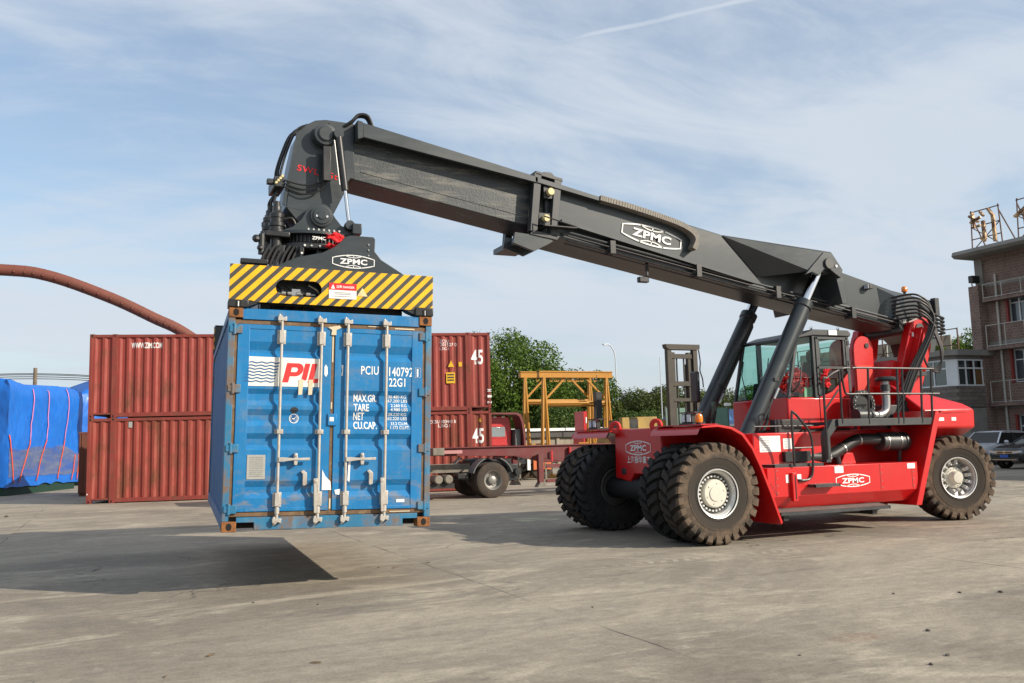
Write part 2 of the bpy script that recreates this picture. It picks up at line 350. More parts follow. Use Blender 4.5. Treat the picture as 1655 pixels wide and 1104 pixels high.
# ---------------------------------------------------------------- ground
def ground_mat():
    m_ = bpy.data.materials.new('worn_concrete'); m_.use_nodes = True; t = m_.node_tree; b = t.nodes['Principled BSDF']
    def nn(ty, **k):
        n = t.nodes.new(ty)
        for a, v in k.items(): setattr(n, a, v)
        return n
    pos = nn('ShaderNodeNewGeometry').outputs['Position']
    def noise(scale, detail=8, rough=.6, st=(1,1,1), rot=0, dist=0):
        mp_ = nn('ShaderNodeMapping'); mp_.inputs['Scale'].default_value = st; mp_.inputs['Rotation'].default_value = (0,0,rot); t.links.new(pos, mp_.inputs[0])
        n = nn('ShaderNodeTexNoise'); n.inputs['Scale'].default_value = scale; n.inputs['Detail'].default_value = detail; n.inputs['Roughness'].default_value = rough; n.inputs['Distortion'].default_value = dist
        t.links.new(mp_.outputs[0], n.inputs['Vector']); return n.outputs[0]
    def rng(v, a, b_, c, d, sm=False):
        n = nn('ShaderNodeMapRange'); n.inputs['From Min'].default_value = a; n.inputs['From Max'].default_value = b_; n.inputs['To Min'].default_value = c; n.inputs['To Max'].default_value = d
        if sm: n.interpolation_type = 'SMOOTHSTEP'
        t.links.new(v, n.inputs['Value']); return n.outputs[0]
    def mixc(f, a, b_, bt='MIX'):
        n = nn('ShaderNodeMix', data_type='RGBA', blend_type=bt)
        if isinstance(f, float): n.inputs[0].default_value = f
        else: t.links.new(f, n.inputs[0])
        for i, v in ((6, a), (7, b_)):
            if isinstance(v, tuple): n.inputs[i].default_value = (*v, 1)
            else: t.links.new(v, n.inputs[i])
        return n.outputs[2]
    def mth(op, a, b_=None):
        n = nn('ShaderNodeMath', operation=op)
        for i, v in enumerate((a, b_)):
            if v is None: continue
            if isinstance(v, (int, float)): n.inputs[i].default_value = v
            else: t.links.new(v, n.inputs[i])
        return n.outputs[0]
    base = mixc(rng(noise(.16, 10, .66, dist=1.2), .34, .64, 0, 1, True), (.205,.178,.140), (.365,.318,.246))
    # long wiped streaks and tyre tracks, in two driving directions
    st1 = rng(noise(.9, 7, .62, (.35, 1.5, 1), radians(-24), 1.0), .42, .70, 0, 1)
    base = mixc(mth('MULTIPLY', st1, .62), base, (.235,.207,.168))
    st2 = rng(noise(1.1, 6, .6, (.25, 2.6, 1), radians(58), .3), .55, .74, 0, 1)
    base = mixc(mth('MULTIPLY', st2, .6), base, (.165,.147,.122))
    st3 = rng(noise(.8, 7, .66, (.55, 1.2, 1), radians(-14), 1.2), .54, .70, 0, 1)
    base = mixc(mth('MULTIPLY', st3, .75), base, (.48,.42,.32))
    # blotches of oil and dust
    bl = rng(noise(.55, 10, .7, dist=1.0), .60, .72, 0, 1)
    base = mixc(mth('MULTIPLY', bl, .6), base, (.11,.103,.095))
    dust = rng(noise(1.5, 10, .75), .58, .74, 0, 1)
    base = mixc(mth('MULTIPLY', dust, .6), base, (.50,.44,.335))
    # aggregate grain
    gr = noise(34, 6, .75); base = mixc(1.0, base, rng(gr, .25, .75, .72, 1.28), 'MULTIPLY')
    gr3 = noise(5.5, 8, .72, (1, 1.8, 1), radians(-20)); base = mixc(1.0, base, rng(gr3, .28, .72, .76, 1.22), 'MULTIPLY')
    # slab joints and a few cracks, in patches
    sp = nn('ShaderNodeSeparateXYZ')
    dn = nn('ShaderNodeTexNoise'); dn.inputs['Scale'].default_value = 1.3; dn.inputs['Detail'].default_value = 4; t.links.new(pos, dn.inputs['Vector'])
    wob = nn('ShaderNodeVectorMath', operation='MULTIPLY_ADD'); wob.inputs[1].default_value = (.08,.08,.08); t.links.new(dn.outputs['Color'], wob.inputs[0]); t.links.new(pos, wob.inputs[2])
    t.links.new(wob.outputs[0], sp.inputs[0])
    def joint(o, off, per, w):
        a = mth('ABSOLUTE', mth('SUBTRACT', mth('MODULO', mth('ADD', o, off), per), per/2))
        return mth('LESS_THAN', a, w)
    j = mth('MAXIMUM', joint(sp.outputs[0], 600+4.58+3.0-.04, 6.0, .013), joint(sp.outputs[1], 600+3.8+3-.04, 6.0, .009))
    jm = rng(noise(.45, 3), .45, .58, 0, 1)
    vo = nn('ShaderNodeTexVoronoi', feature='DISTANCE_TO_EDGE'); vo.inputs['Scale'].default_value = .17
    wob2 = nn('ShaderNodeVectorMath', operation='MULTIPLY_ADD'); wob2.inputs[1].default_value = (.9,.9,.9); t.links.new(dn.outputs['Color'], wob2.inputs[0]); t.links.new(pos, wob2.inputs[2])
    t.links.new(wob2.outputs[0], vo.inputs['Vector'])
    ck = mth('MULTIPLY', mth('LESS_THAN', vo.outputs['Distance'], .0016), rng(noise(.3, 3, .5), .50, .6, 0, 1))
    jj = mth('MAXIMUM', mth('MULTIPLY', j, jm), ck)
    base = mixc(mth('MULTIPLY', jj, .8), base, (.06,.054,.045))
    # dusty tyre print of lug blocks
    px_ = mth('LESS_THAN', mth('MODULO', mth('ADD', mth('ADD', sp.outputs[0], mth('MULTIPLY', mth('ABSOLUTE', mth('ADD', sp.outputs[1], 2.95)), .5)), 60.), .19), .085)
    bd = mth('MULTIPLY', rng(mth('ABSOLUTE', mth('ADD', sp.outputs[1], 2.95)), .16, .22, 1, 0), rng(mth('ABSOLUTE', mth('ADD', sp.outputs[0], .7)), 1.2, 2.2, 1, 0))
    pr = mth('MULTIPLY', mth('MULTIPLY', px_, bd), rng(noise(2.5, 6, .7), .40, .60, .1, .6))
    base = mixc(pr, base, (.48,.42,.33))
    # reddish spill
    sx = nn('ShaderNodeVectorMath', operation='SUBTRACT'); sx.inputs[1].default_value = (-3.0,-7.95,0); t.links.new(pos, sx.inputs[0])
    ssc = nn('ShaderNodeVectorMath', operation='MULTIPLY'); ssc.inputs[1].default_value = (3.0, 5.0, 1); t.links.new(sx.outputs[0], ssc.inputs[0])
    ln = nn('ShaderNodeVectorMath', operation='LENGTH'); t.links.new(ssc.outputs[0], ln.inputs[0])
    spill = mth('MULTIPLY', rng(ln.outputs['Value'], .25, 1.0, 1, 0), rng(noise(7, 7, .7), .42, .62, 0, 1))
    base = mixc(mth('MULTIPLY', spill, .75), base, (.20,.085,.045))
    t.links.new(base, b.inputs['Base Color'])
    b.inputs['Roughness'].default_value = .85; b.inputs['Specular IOR Level'].default_value = .25
    t.links.new(rng(st2, 0, 1, .88, .62), b.inputs['Roughness'])
    bp = nn('ShaderNodeBump'); bp.inputs['Strength'].default_value = .5; bp.inputs['Distance'].default_value = .012
    h = mth('ADD', mth('MULTIPLY', gr, .5), mth('MULTIPLY', noise(4, 8, .7), 1.0)); h = mth('SUBTRACT', h, mth('MULTIPLY', jj, .8))
    t.links.new(h, bp.inputs['Height']); t.links.new(bp.outputs[0], b.inputs['Normal'])
    return m_
MT['ground'] = ground_mat()
g = MB(); g.faces([(-900,-900,0),(900,-900,0),(900,1200,0),(-900,1200,0)], [(0,1,2,3)])
tag(g.build('ground', MT['ground'], smooth=False), kind='structure')
# small things dropped on the concrete
MT['stone'] = mat('dark_stone', (.09,.08,.07), .9, var=.3, vs=30)
MT['leaf_dry'] = mat('dry_leaf', (.12,.09,.055), .8, var=.3, vs=20)
def stone(x, y, r, label, nm='stone', m_='stone', sq=(1,.7,.45)):
    mb = MB(); mb.sphere((0,0,0), r, 8, sq)
    for v in mb.bm.verts: v.co *= random.uniform(.75, 1.2)
    mb.xf(Matrix.Rotation(random.uniform(0,6), 4, 'Z'))
    o = mb.build(nm, MT[m_], ang=20); o.location = (x, y, r*sq[2]*.6); return tag(o, label, 'stone' if nm == 'stone' else 'leaf', 'stones and leaves strewn on the concrete')
for (x, y, r) in ((-2.35,-8.06,.028),(-3.24,-8.88,.022),(-2.92,-8.745,.026),(-3.84,-8.2,.014),(-.25,-7.1,.03),(-.6,-6.9,.022),(-11.3,15.1,.07),(-5.25,-1.4,.02),(-1.2,-6.6,.02),(-6.6,-3.9,.016),(-4.2,-5.6,.016),(-7.2,-3.4,.018)):
    stone(x, y, r, 'small dark stone lying loose on the concrete yard')
for (x, y, r) in ((-7.875,-5.85,.05),(-7.16,-6.55,.045),(-8.25,-6.42,.03),(-5.05,-1.55,.05),(-4.5,-1.3,.035)):
    stone(x, y, r, 'small curled dry leaf lying on the concrete', 'dry_leaf', 'leaf_dry', (1.1,.35,.22))
# ---------------------------------------------------------------- reach stacker
ST = thing('reach_stacker', 'red reach stacker with dark grey telescopic boom carrying the blue container', 'reach stacker')
def make_tyre(R=.80, W=.50, n=27, m_='tyre'):
    mb = MB(); h = W/2
    half = [(.36,-.19),(.375,-.215),(.405,-.226),(.412,-.233),(.425,-.233),(.432,-.229),(.48,-.240),(.545,-.247),(.552,-.254),(.566,-.254),(.572,-.249),(.61,-.250),(.645,-.247),(.69,-.236),(.722,-.216),(.735,-.18)]
    prof = half+[(.738,0)]+[(r, -a) for r, a in reversed(half)]
    mb.lathe([(r*R/.8, a) for r, a in prof], 72, 'y')
    stn = [(.015,.80),(.10,.80),(.18,.797),(.235,.787),(.262,.758),(.262,.70),(.250,.655)]
    inn = [(.015,.72),(.10,.72),(.17,.72),(.20,.705),(.215,.69),(.220,.67),(.225,.635)]
    pitch_ = 2*pi/n
    for sg in (1, -1):
        for k in range(n):
            t0 = k*pitch_+(pitch_/2 if sg < 0 else 0)
            vs = []
            for i, ((a, r), (ai, ri)) in enumerate(zip(stn, inn)):
                u = min(a, .25)/.25
                sk = .16*(1-u)-.02 if a < .24 else -.02
                wdt = pitch_*(.27+.03*u) if i < 5 else pitch_*(.29 if i == 5 else .25)
                for q in (-1, 1):
                    th = t0+sk+q*wdt; sc_ = R/.8
                    vs.append((r*sc_*cos(th), sg*a, r*sc_*sin(th)))
                    tl = t0+sk+q*wdt*1.12
                    vs.append((ri*sc_*cos(tl), sg*ai, ri*sc_*sin(tl)))
            fs = []
            for i in range(len(stn)-1):
                b0 = 4*i; b1 = 4*i+4
                fs += [(b0, b1, b1+2, b0+2), (b0, b0+1, b1+1, b1), (b0+2, b1+2, b1+3, b0+3)]
            fs += [(0,2,3,1), (len(vs)-4, len(vs)-3, len(vs)-1, len(vs)-2)]
            mb.faces(vs, fs)
    # moulded rings on the sidewall
    for a in (-.2535, .2535):
        pass
    return mb.mesh('tyre', MT[m_], ang=30)
tyre_me = make_tyre(); tyre_in = make_tyre(m_='tyre_dark')  # inner duals get darker rubber: cleaner, with their shade in the colour
def rim_front(m_):
    mb = MB()
    mb.lathe([(.365,-.235),(.385,-.24),(.388,-.225),(.368,-.20),(.350,-.195),(.340,-.17),(.322,-.155),(.315,-.08)], 48, 'y')
    mb.lathe([(.36,-.19),(.36,.2),(.34,.21)], 36, 'y')
    return mb.mesh('rim', m_)
def nuts(n, r, a, l=.045, rr=.017):
    mb = MB()
    for k in range(n):
        t = 2*pi*k/n; mb.cyl((r*cos(t), a, r*sin(t)), (r*cos(t), a-l, r*sin(t)), rr, rr*.85, 6)
    return mb.mesh('wheel_nuts', MT['silver'], ang=20)
def hub_front():
    mb = MB()
    mb.lathe([(.222,-.07),(.222,-.15),(.205,-.168),(.12,-.172),(.115,-.185),(.0,-.188)], 36, 'y')
    for k in range(6):
        t = 2*pi*k/6+.3; mb.cyl((.16*cos(t), -.165, .16*sin(t)), (.16*cos(t), -.18, .16*sin(t)), .012, n=6)
    return mb.mesh('hub', MT['cream'])
DSK = mat('wheel_disc_shaded', (.05,.048,.044), .6)  # dark colour carries the shade behind the nuts and on inner rims
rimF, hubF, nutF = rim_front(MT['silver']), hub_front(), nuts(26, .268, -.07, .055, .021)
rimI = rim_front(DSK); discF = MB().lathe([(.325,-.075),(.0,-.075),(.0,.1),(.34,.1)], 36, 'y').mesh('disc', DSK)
def rim_rear():
    mb = MB()
    mb.lathe([(.365,-.235),(.385,-.24),(.388,-.225),(.368,-.205),(.352,-.195),(.345,-.10),(.335,.06),(.20,.10),(.16,.10),(.16,-.05),(.0,-.05)], 48, 'y')
    for k in range(14):
        if k in (3, 10): continue
        t = 2*pi*k/14
        M = Matrix.Rotation(-t, 4, 'Y')
        b = MB(); b.prism([(.20,.06),(.20,-.03),(.26,-.13),(.335,-.155),(.34,-.10),(.30,.06)], 'z', -.030, .030)
        me = b.mesh('t', MT['silver']); me.transform(M); mb.bm.from_mesh(me); bpy.data.meshes.remove(me)
        mb.cyl(M @ Vector((.265,-.10,0)), M @ Vector((.265,-.17,0)), .017, n=6)
    return mb.mesh('rim', MT['silver'])
def hub_rear():
    mb = MB(); mb.lathe([(.20,.02),(.20,-.09),(.185,-.10),(.125,-.105),(.118,-.19),(.10,-.215),(.0,-.222)], 32, 'y'); return mb.mesh('hub', MT['cream'])
rimR, hubR = rim_rear(), hub_rear()
nutR = nuts(16, .165, -.10, .02, .009)
def wheel(x, y, flip=False, rear=False, steer=0, spin=0, inner=False):
    w = bpy.data.objects.new('wheel', None); COL.objects.link(w); w.parent = ST; w.empty_display_size = .2
    w.matrix_local = Matrix.Translation((x, y, .795)) @ Matrix.Rotation(steer+(pi if flip else 0), 4, 'Z')
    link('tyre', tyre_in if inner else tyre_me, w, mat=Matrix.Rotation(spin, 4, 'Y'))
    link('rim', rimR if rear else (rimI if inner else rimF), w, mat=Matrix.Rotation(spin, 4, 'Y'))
    if not rear: link('disc', discF, w)
    if not inner:
        link('hub', hubR if rear else hubF, w); tag(link('wheel_nuts', nutR if rear else nutF, w), kind='stuff')
yo, yi = 2.075-.25, 2.075-.25-.60
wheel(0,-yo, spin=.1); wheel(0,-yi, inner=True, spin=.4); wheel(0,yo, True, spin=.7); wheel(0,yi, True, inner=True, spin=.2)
wheel(6.07,-1.17, rear=True, steer=-.22, spin=.3); wheel(6.07,1.17, True, True, -.22, spin=1.1)
R_, B_, K_ = MT['red'], MT['boom'], MT['black']
# axles
K_2 = mat('axle_shade_black', (.010,.010,.010), .7)  # black puts the shade between the front tyres into the axle colour
MB().cyl((0,-1.75,.795),(0,1.75,.795),.2,n=18).box(-.02,.34,-.42,.42,.55,1.1).build('front_axle', K_2, ST, .03)
MB().cyl((6.05,-1.15,.795),(6.05,1.15,.795),.13,n=16).box(5.8,6.3,-.75,.75,.62,1.05).build('rear_axle', MT['dgrey'], ST, .03)
# nose box between the front tyres
nose = MB(); nose.prism([(-.75,1.86),(.78,1.86),(.80,.98),(.30,.92),(.16,1.06),(-.16,1.06),(-.30,.92),(-.80,.98)], 'x', -.16, .9)
nose.build('nose_frame', R_, ST, .02)
MB().box(-.175,-.1,.42,.56,1.05,1.16).build('nose_socket', K_, ST, .01)
for yy in (.15, .02, -.1): MB().cyl((.05,yy,.25),(.05,yy,1.0),.03,n=8).build('hanging_hose', MT['rubber'], ST)
emblem((-.166,-.02,1.52), .82, .24, MT['lamp_white'], ST, FACE_NX, name='nose_emblem')
lettering('上海振华重工', (-.166,-.02,1.315), .78, .125, MT['lamp_white'], ST, FACE_NX, weight=.012, name='nose_lettering')
# main chassis
ch = MB(); ch.prism([(.9,1.70),(.9,.70),(1.4,.55),(5.6,.55),(5.6,1.75),(4.7,1.75)], 'y', -1.05, 1.05)
ch.build('chassis_frame', R_, ST, .02)
MB().box(1.15,2.75,-1.52,1.52,1.17,1.72).build('chassis_side_box', R_, ST, .015)
# front fenders: roof plate, rolled shoulder and skirt
def fender(sg):
    outer = [(-.34,1.745),(-.29,1.83),(-.25,1.85),(.05,1.862),(.30,1.82),(.50,1.72),(.68,1.50),(.82,1.22),(1.0,.78),(1.18,.29)]
    th = .045
    prof = outer+[(x-th*.8, z-th*.75) for x, z in reversed(outer)]
    mb = MB(); y0, y1 = (-2.12,-.72) if sg < 0 else (.72,2.12)
    mb.prism(prof, 'y', y0, y1)
    mb.build('front_fender', R_, ST, .006, ang=50)
    # front lip with its swept end
    mb = MB(); a = [(-.30,-.78),(-.30,-2.115),(.02,-2.115),(.02,-.78)]
    if sg > 0: a = [(x,-y) for x, y in a]
    mb.prism(a, 'z', 1.866, 1.88); mb.build('fender_lip', R_, ST)
    MB().box(.55,1.05,*( (-1.5,-.74) if sg<0 else (.74,1.5)),.95,1.6).build('fender_bracket', R_, ST)
fender(-1); fender(1)
def ring_eye(y):
    mb = MB()
    n = 20
    pts_o = [(.115*cos(2*pi*i/n), .115*sin(2*pi*i/n)) for i in range(n)]; pts_i = [(.045*cos(2*pi*i/n), .045*sin(2*pi*i/n)) for i in range(n)]
    for a in (0, .07):
        pass
    vs = [(x, -.035, z) for x, z in pts_o]+[(x, -.035, z) for x, z in pts_i]+[(x, .035, z) for x, z in pts_o]+[(x, .035, z) for x, z in pts_i]
    fs = []
    for i in range(n):
        j = (i+1)%n
        fs += [(i,j,n+j,n+i), (2*n+i,3*n+i,3*n+j,2*n+j), (i,2*n+i,2*n+j,j), (n+i,n+j,3*n+j,3*n+i)]
    mb.faces(vs, fs); mb.box(-.02,.30,-.03,.03,-.12,-.03)
    mb.xf(Matrix.Translation((-.18,y,1.90)) @ Matrix.Rotation(radians(-55), 4, 'Z'))
    return mb.build('lifting_eye', MT['red_dull'], ST, .012)
ring_eye(.72); ring_eye(-.66)
def lamp_cluster(y, beacon):
    mb = MB(); mb.box(-.22,.02,y-.20,y+.20,1.878,1.91); mb.box(-.20,-.05,y-.22,y+.22,2.065,2.085); mb.cyl((-.08,y-.18,1.9),(-.08,y-.18,2.08),.012); mb.cyl((-.08,y+.18,1.9),(-.08,y+.18,2.08),.012)
    mb.build('lamp_bracket', K_, ST)
    for d in (-.09, .07):
        w = MB().box(-.22,-.12,y+d-.062,y+d+.062,1.91,2.055).build('work_lamp', K_, ST, .012)
        MB().box(-.232,-.222,y+d-.05,y+d+.05,1.925,2.04).build('lens', MT['lens'], w)
lamp_cluster(1.52, False); lamp_cluster(-1.60, True)
bc = MB().cyl((-.20,-1.93,1.875),(-.20,-1.93,1.91),.055).build('beacon', K_, ST)
MB().lathe([(.055,0),(.062,.03),(.062,.085),(.05,.12),(.025,.137),(0,.14)], 18, 'z', (-.20,-1.93,1.91)).build('dome', MT['amber'], bc)
# long near-side tank with stepped front, and the same on the far side
def side_tank(sg):
    mb = MB(); prof = [(-1.95,1.15),(-1.95,.68),(-1.80,.48),(-1.06,.48),(-1.06,1.15)]
    if sg > 0: prof = [(-y, z) for y, z in prof]
    mb.prism(prof, 'x', 1.06, 4.36)
    o = mb.build('side_tank', R_, ST, .008)
    if sg < 0:
        for x in (1.22, 3.48, 4.22):
            s_ = MB(); s_.box(x-.004,x+.004,-1.952,-1.945,.69,1.14).build('panel_seam', K_, o)
            b_ = MB()
            for k in range(4): b_.cyl((x+.035,-1.95,.74+k*.12),(x+.035,-1.957,.74+k*.12),.009,n=6)
            b_.build('bolt_row', MT['steel'], o)
    return o
tank = side_tank(-1); side_tank(1)
emblem((2.86,-1.953,.885), .74, .205, MT['lamp_white'], ST, FACE_NY, rot=radians(0), lw=.055, name='side_emblem')
mb = MB()
for k in range(7): mb.bar((1.10+k*.018,-1.953,.88-k*.03),(1.135+k*.018,-1.953,.90-k*.03),.006,.006)
mb.build('vent_slots', K_, ST)
# catwalk step along the bottom, small step, mounting pole
def grating(name, x0, x1, y0, y1, z, tilt=0):
    o = MB().box(x0,x1,y0,y0+.02,z-.05,z).box(x0,x1,y1-.02,y1,z-.05,z).box(x0,x0+.02,y0,y1,z-.05,z-.001).box(x1-.02,x1,y0,y1,z-.05,z-.001).build(name, MT['dgrey'], ST)
    mb = MB(); n = max(3, int((x1-x0)/.04))
    for i in range(1, n): xx = x0+(x1-x0)*i/n; mb.box(xx-.011,xx+.011,y0+.018,y1-.018,z-.035,z-.004)
    gb = mb.build('grating_bars', MT['grate'], o)
    for q_ in (o, gb):
        for v_ in q_.data.vertices: v_.co.z += (v_.co.y-(y0+y1)/2)*tilt
    return o
grating('catwalk_step', 1.16, 3.52, -2.09, -1.83, .46, .16)
for x in (1.3, 3.2): MB().box(x,x+.1,-2.0,-1.7,.30,.43).build('step_bracket', K_, ST)
grating('small_step', 1.88, 2.42, -2.12, -1.94, .86)
grating('tank_top_step', 1.22, 2.28, -1.93, -1.45, 1.20)
MB().box(1.52,1.62,-2.01,-1.94,.60,1.06).build('step_guard', R_, ST, .006)
MB().box(1.57,1.585,-2.016,-2.008,.63,1.02).build('step_guard_slot', K_, ST)
MB().prism([(3.0,.50),(3.6,.50),(3.5,.30),(3.1,.30)], 'y', -1.5, -.9).build('belly_tank', K_, ST, .02)
# stickers
def sticker(name, x0, x1, z0, z1, y=-1.954): MB().box(x0,x1,y,y+.004,z0,z1).build(name, MT['white'], ST, smooth=False)
def notice(x0, x1, z0, z1, y):
    o = MB().box(x0,x1,y,y+.004,z0,z1).build('notice_plate', MT['white'], ST, smooth=False)
    mb = MB(); n = 6
    for i in range(n): zz = z1-(z1-z0)*(i+.8)/(n+.6); mb.box(x0+.03,x0+(x1-x0)*.48,y-.002,y-.001,zz-.005,zz+.005); 
    mb.build('print_lines', MT['steel'], o)
notice(1.28,1.72,1.40,1.67,-1.525); notice(1.78,1.98,1.44,1.62,-1.525)
sticker('sticker', 2.47,2.66,1.02,1.13); sticker('sticker', 4.12,4.30,1.04,1.13); sticker('sticker', 1.43,1.49,.90,1.03); sticker('sticker', 1.66,1.75,.92,1.03)
# rear mudguard wall, slanted, in front of the rear tyre
def mudguard(sg):
    prof = [(4.86,2.05),(4.99,2.05),(4.35,.40),(4.22,.40)]
    mb = MB(); y0, y1 = (-2.0,-1.04) if sg < 0 else (1.04,2.0)
    mb.prism(prof, 'y', y0, y1); mb.build('rear_mudguard', R_, ST, .006)
    mb = MB(); mb.prism([(4.90,2.05),(5.62,2.05),(5.62,2.0),(4.94,2.0)], 'y', y0, y1); mb.build('mudguard_roof', R_, ST, .006)
mudguard(-1); mudguard(1)
# counterweight / engine cover at the tail
cw = MB()
top = [(5.05,-1.28,2.56),(5.05,1.28,2.56),(6.35,1.22,2.22),(6.35,-1.22,2.22)]
v = [(5.05,-.80,2.60),(5.05,.80,2.60),(6.42,1.28,2.20),(6.42,-1.28,2.20),(5.30,-1.36,2.07),(5.30,1.36,2.07),(6.62,1.36,2.08),(6.62,-1.36,2.08),(5.30,-1.36,1.74),(5.30,1.36,1.74),(6.60,1.36,1.74),(6.60,-1.36,1.74),(5.7,-1.0,1.50),(5.7,1.0,1.50),(6.35,1.0,1.45),(6.35,-1.0,1.45)]
f = [(0,1,2,3),(3,2,6,7),(0,3,7,4),(1,5,6,2),(4,7,11,8),(5,9,10,6),(7,6,10,11),(8,11,15,12),(9,13,14,10),(11,10,14,15),(12,15,14,13),(0,4,5,1),(4,8,9,5),(8,12,13,9)]
cw.faces(v, f); cw.build('counterweight', R_, ST, .03)
for x0, x1 in ((5.62,5.78),(5.98,6.10)): MB().box(x0,x1,-1.366,-1.358,1.87,1.935).build('reflector', MT['white'], ST)
MB().box(6.626,6.634,-1.2,-.9,1.85,2.02).build('tail_lamp', MT['white'], ST, .01)
MB().box(4.7,5.6,-1.0,1.0,1.7,2.2).build('engine_bay', MT['dgrey'], ST, .02)
# platform, handrails, support leg
MB().box(2.62,4.86,-1.93,-1.05,1.835,1.885).build('platform_deck', MT['dgrey'], ST)
MB().box(2.60,4.88,-1.97,-1.94,1.80,1.925).build('platform_kick_plate', MT['dgrey'], ST, .004)
MB().prism([(2.62,1.92),(2.62,1.80),(2.44,1.62),(2.44,1.20),(2.33,1.20),(2.33,1.66),(2.52,1.92)], 'y', -1.93, -1.82).build('platform_leg', MT['dgrey'], ST, .006)
def rail(path, r=.018, name='handrail'): return MB().tube(path, r, 8).build(name, K_, ST)
yr = -1.96
rail([(3.0,yr,2.79),(3.05,yr,2.80),(4.92,yr,2.80)])
rail([(3.10,yr,2.35),(5.02,yr,2.35)])
for x in (3.30, 3.98, 4.10, 4.55, 4.80): rail([(x+.06,yr,2.80),(x,yr,1.83)], .02, 'rail_post')
rail(catmull([(2.34,yr,1.25),(2.34,yr,2.50),(2.42,yr,2.62),(2.66,yr,2.74),(2.70,yr,2.66),(2.70,yr,1.85)],5), .02, 'ladder_rail')
rail([(2.36,yr,2.10),(2.66,yr,2.42)], .016)
rail(catmull([(2.95,yr,2.79),(2.78,yr,2.78),(2.76,yr,2.66),(2.80,yr,2.40),(2.86,yr,2.35),(3.12,yr,2.35)],5), .018)
rail(catmull([(1.60,yr-.02,1.16),(1.60,yr-.02,1.98),(1.66,yr-.02,2.03),(1.78,yr-.02,1.92),(1.95,yr-.02,1.72),(2.0,yr-.02,1.50),(1.98,yr-.02,1.10),(1.90,yr-.02,.95),(1.72,yr-.03,.93),(1.66,yr+.02,.94)],5), .02, 'grab_rail')
rail([(1.61,yr-.02,1.46),(1.98,yr-.02,1.46)], .014)
rail([(1.2,-1.5,1.83),(2.7,-1.4,1.83)], .012); 
# air cleaner, intake hose, exhaust
ac = MB().cyl((3.90,-1.55,1.52),(4.42,-1.55,1.51),.165,n=24).build('air_cleaner', MT['dgrey'], ST, .015)
MB().cyl((4.425,-1.55,1.51),(4.52,-1.55,1.51),.172,n=24).build('cap', K_, ac, .015)
for x in (4.0, 4.30): MB().cyl((x,-1.55,1.517),(x+.02,-1.55,1.517),.171,n=24).build('clamp_band', MT['steel'], ac)
hp = catmull([(2.10,-1.40,1.31),(2.55,-1.45,1.28),(2.80,-1.5,1.30),(3.10,-1.5,1.42),(3.45,-1.52,1.56),(3.92,-1.55,1.55)],6)
hs = MB().tube(hp, .105, 14).build('intake_hose', MT['rubber'], ST)
for k in (11, 18, 24):
    d = (hp[k+1]-hp[k]).normalized(); MB().cyl(hp[k]-d*.012, hp[k]+d*.012, .109, n=16).build('hose_clamp', MT['steel'], hs)
MB().cyl((4.40,-1.55,1.38),(4.40,-1.50,1.0),.04,n=10).build('drain_pipe', K_, ST)
MB().prism([(3.05,1.15),(3.40,1.15),(3.34,1.34),(3.16,1.34)], 'y', -1.5,-1.2).build('tank_filler', R_, ST, .01)
MB().cyl((2.88,-1.62,1.15),(2.86,-1.62,1.28),.05,n=10).build('filler_cap', K_, ST)
MB().box(1.9,2.5,-1.2,-1.06,1.25,1.95).box(1.75,2.3,-1.6,-1.1,1.22,1.40).build('hydraulic_block', K_, ST, .01)
ex = MB().tube(catmull([(4.02,-1.25,2.02),(4.25,-1.25,2.0),(4.42,-1.25,2.06),(4.47,-1.25,2.2),(4.47,-1.25,2.62)],6), .075, 14).build('exhaust_pipe', MT['steel'], ST)
MB().lathe([(.0,.06),(.16,.045),(.21,.0),(.20,-.03),(.09,-.04)], 24, 'z', (4.5,-1.25,2.66)).build('rain_cap', K_, ex)
MB().lathe([(.09,0),(.085,.12)], 18, 'z', (4.47,-1.25,2.44)).build('collar', MT['dgrey'], ex)
MB().cyl((3.7,-1.25,2.0),(4.08,-1.25,2.0),.12,n=18).build('muffler', MT['dgrey'], ST, .01)
# bolted ring beside the cab (turntable of the cab slide)
rg = MB().lathe([(.27,0),(.27,.08),(.19,.08),(.19,0)], 36, 'y', (4.02,-1.16,2.20), True).build('hose_reel', K_, ST)
b_ = MB()
for k in range(20): t = 2*pi*k/20; b_.cyl((4.02+.232*cos(t),-1.16,2.20+.232*sin(t)),(4.02+.232*cos(t),-1.18,2.20+.232*sin(t)),.013,n=6)
b_.build('bolt_row', MT['steel'], rg)
MB().cyl((4.02,-1.12,2.2),(4.02,-1.08,2.2),.19,n=24).build('reel_disc', K_, rg)
# boom carrying frame at the tail: two leaning arms, ears
for sg in (-1, 1):
    y0, y1 = (-.78,-.60) if sg < 0 else (.60,.78)
    MB().prism([(4.98,1.72),(5.60,1.72),(6.25,3.30),(6.36,3.86),(6.10,3.95),(5.78,3.84),(5.46,3.0)], 'y', y0, y1).build('boom_arm', R_, ST, .015)
    MB().prism([(5.16,1.72),(5.24,1.72),(5.95,3.70),(5.88,3.73)], 'y', y0-.16 if sg<0 else y1, y0 if sg<0 else y1+.16).build('arm_rib', R_, ST, .008)
    pts = [(4.68,1.75),(4.66,3.3)]+[(4.92+.25*cos(t), 3.34+.25*sin(t)) for t in [pi-.2*i for i in range(0,17)]]+[(5.14,1.75)]
    MB().prism(pts, 'y', (-.34 if sg<0 else .28), (-.28 if sg<0 else .34)).build('cab_lug', R_, ST, .008)
    MB().cyl((5.0,-.36 if sg<0 else .36,3.40),(5.0,-.27 if sg<0 else .27,3.40),.05,n=16).build('lug_pin', K_, ST)
MB().box(4.68,5.10,-.362,-.345,2.45,3.0).build('sunlit_ear_patch', MT['red_dull'], ST, .004)  # brighter plate painting the sunlit part of the ear below the boom's shadow
MB().cyl((5.98,-.80,3.72),(5.98,.80,3.72),.10,n=18).build('pivot_pin', MT['dgrey'], ST)
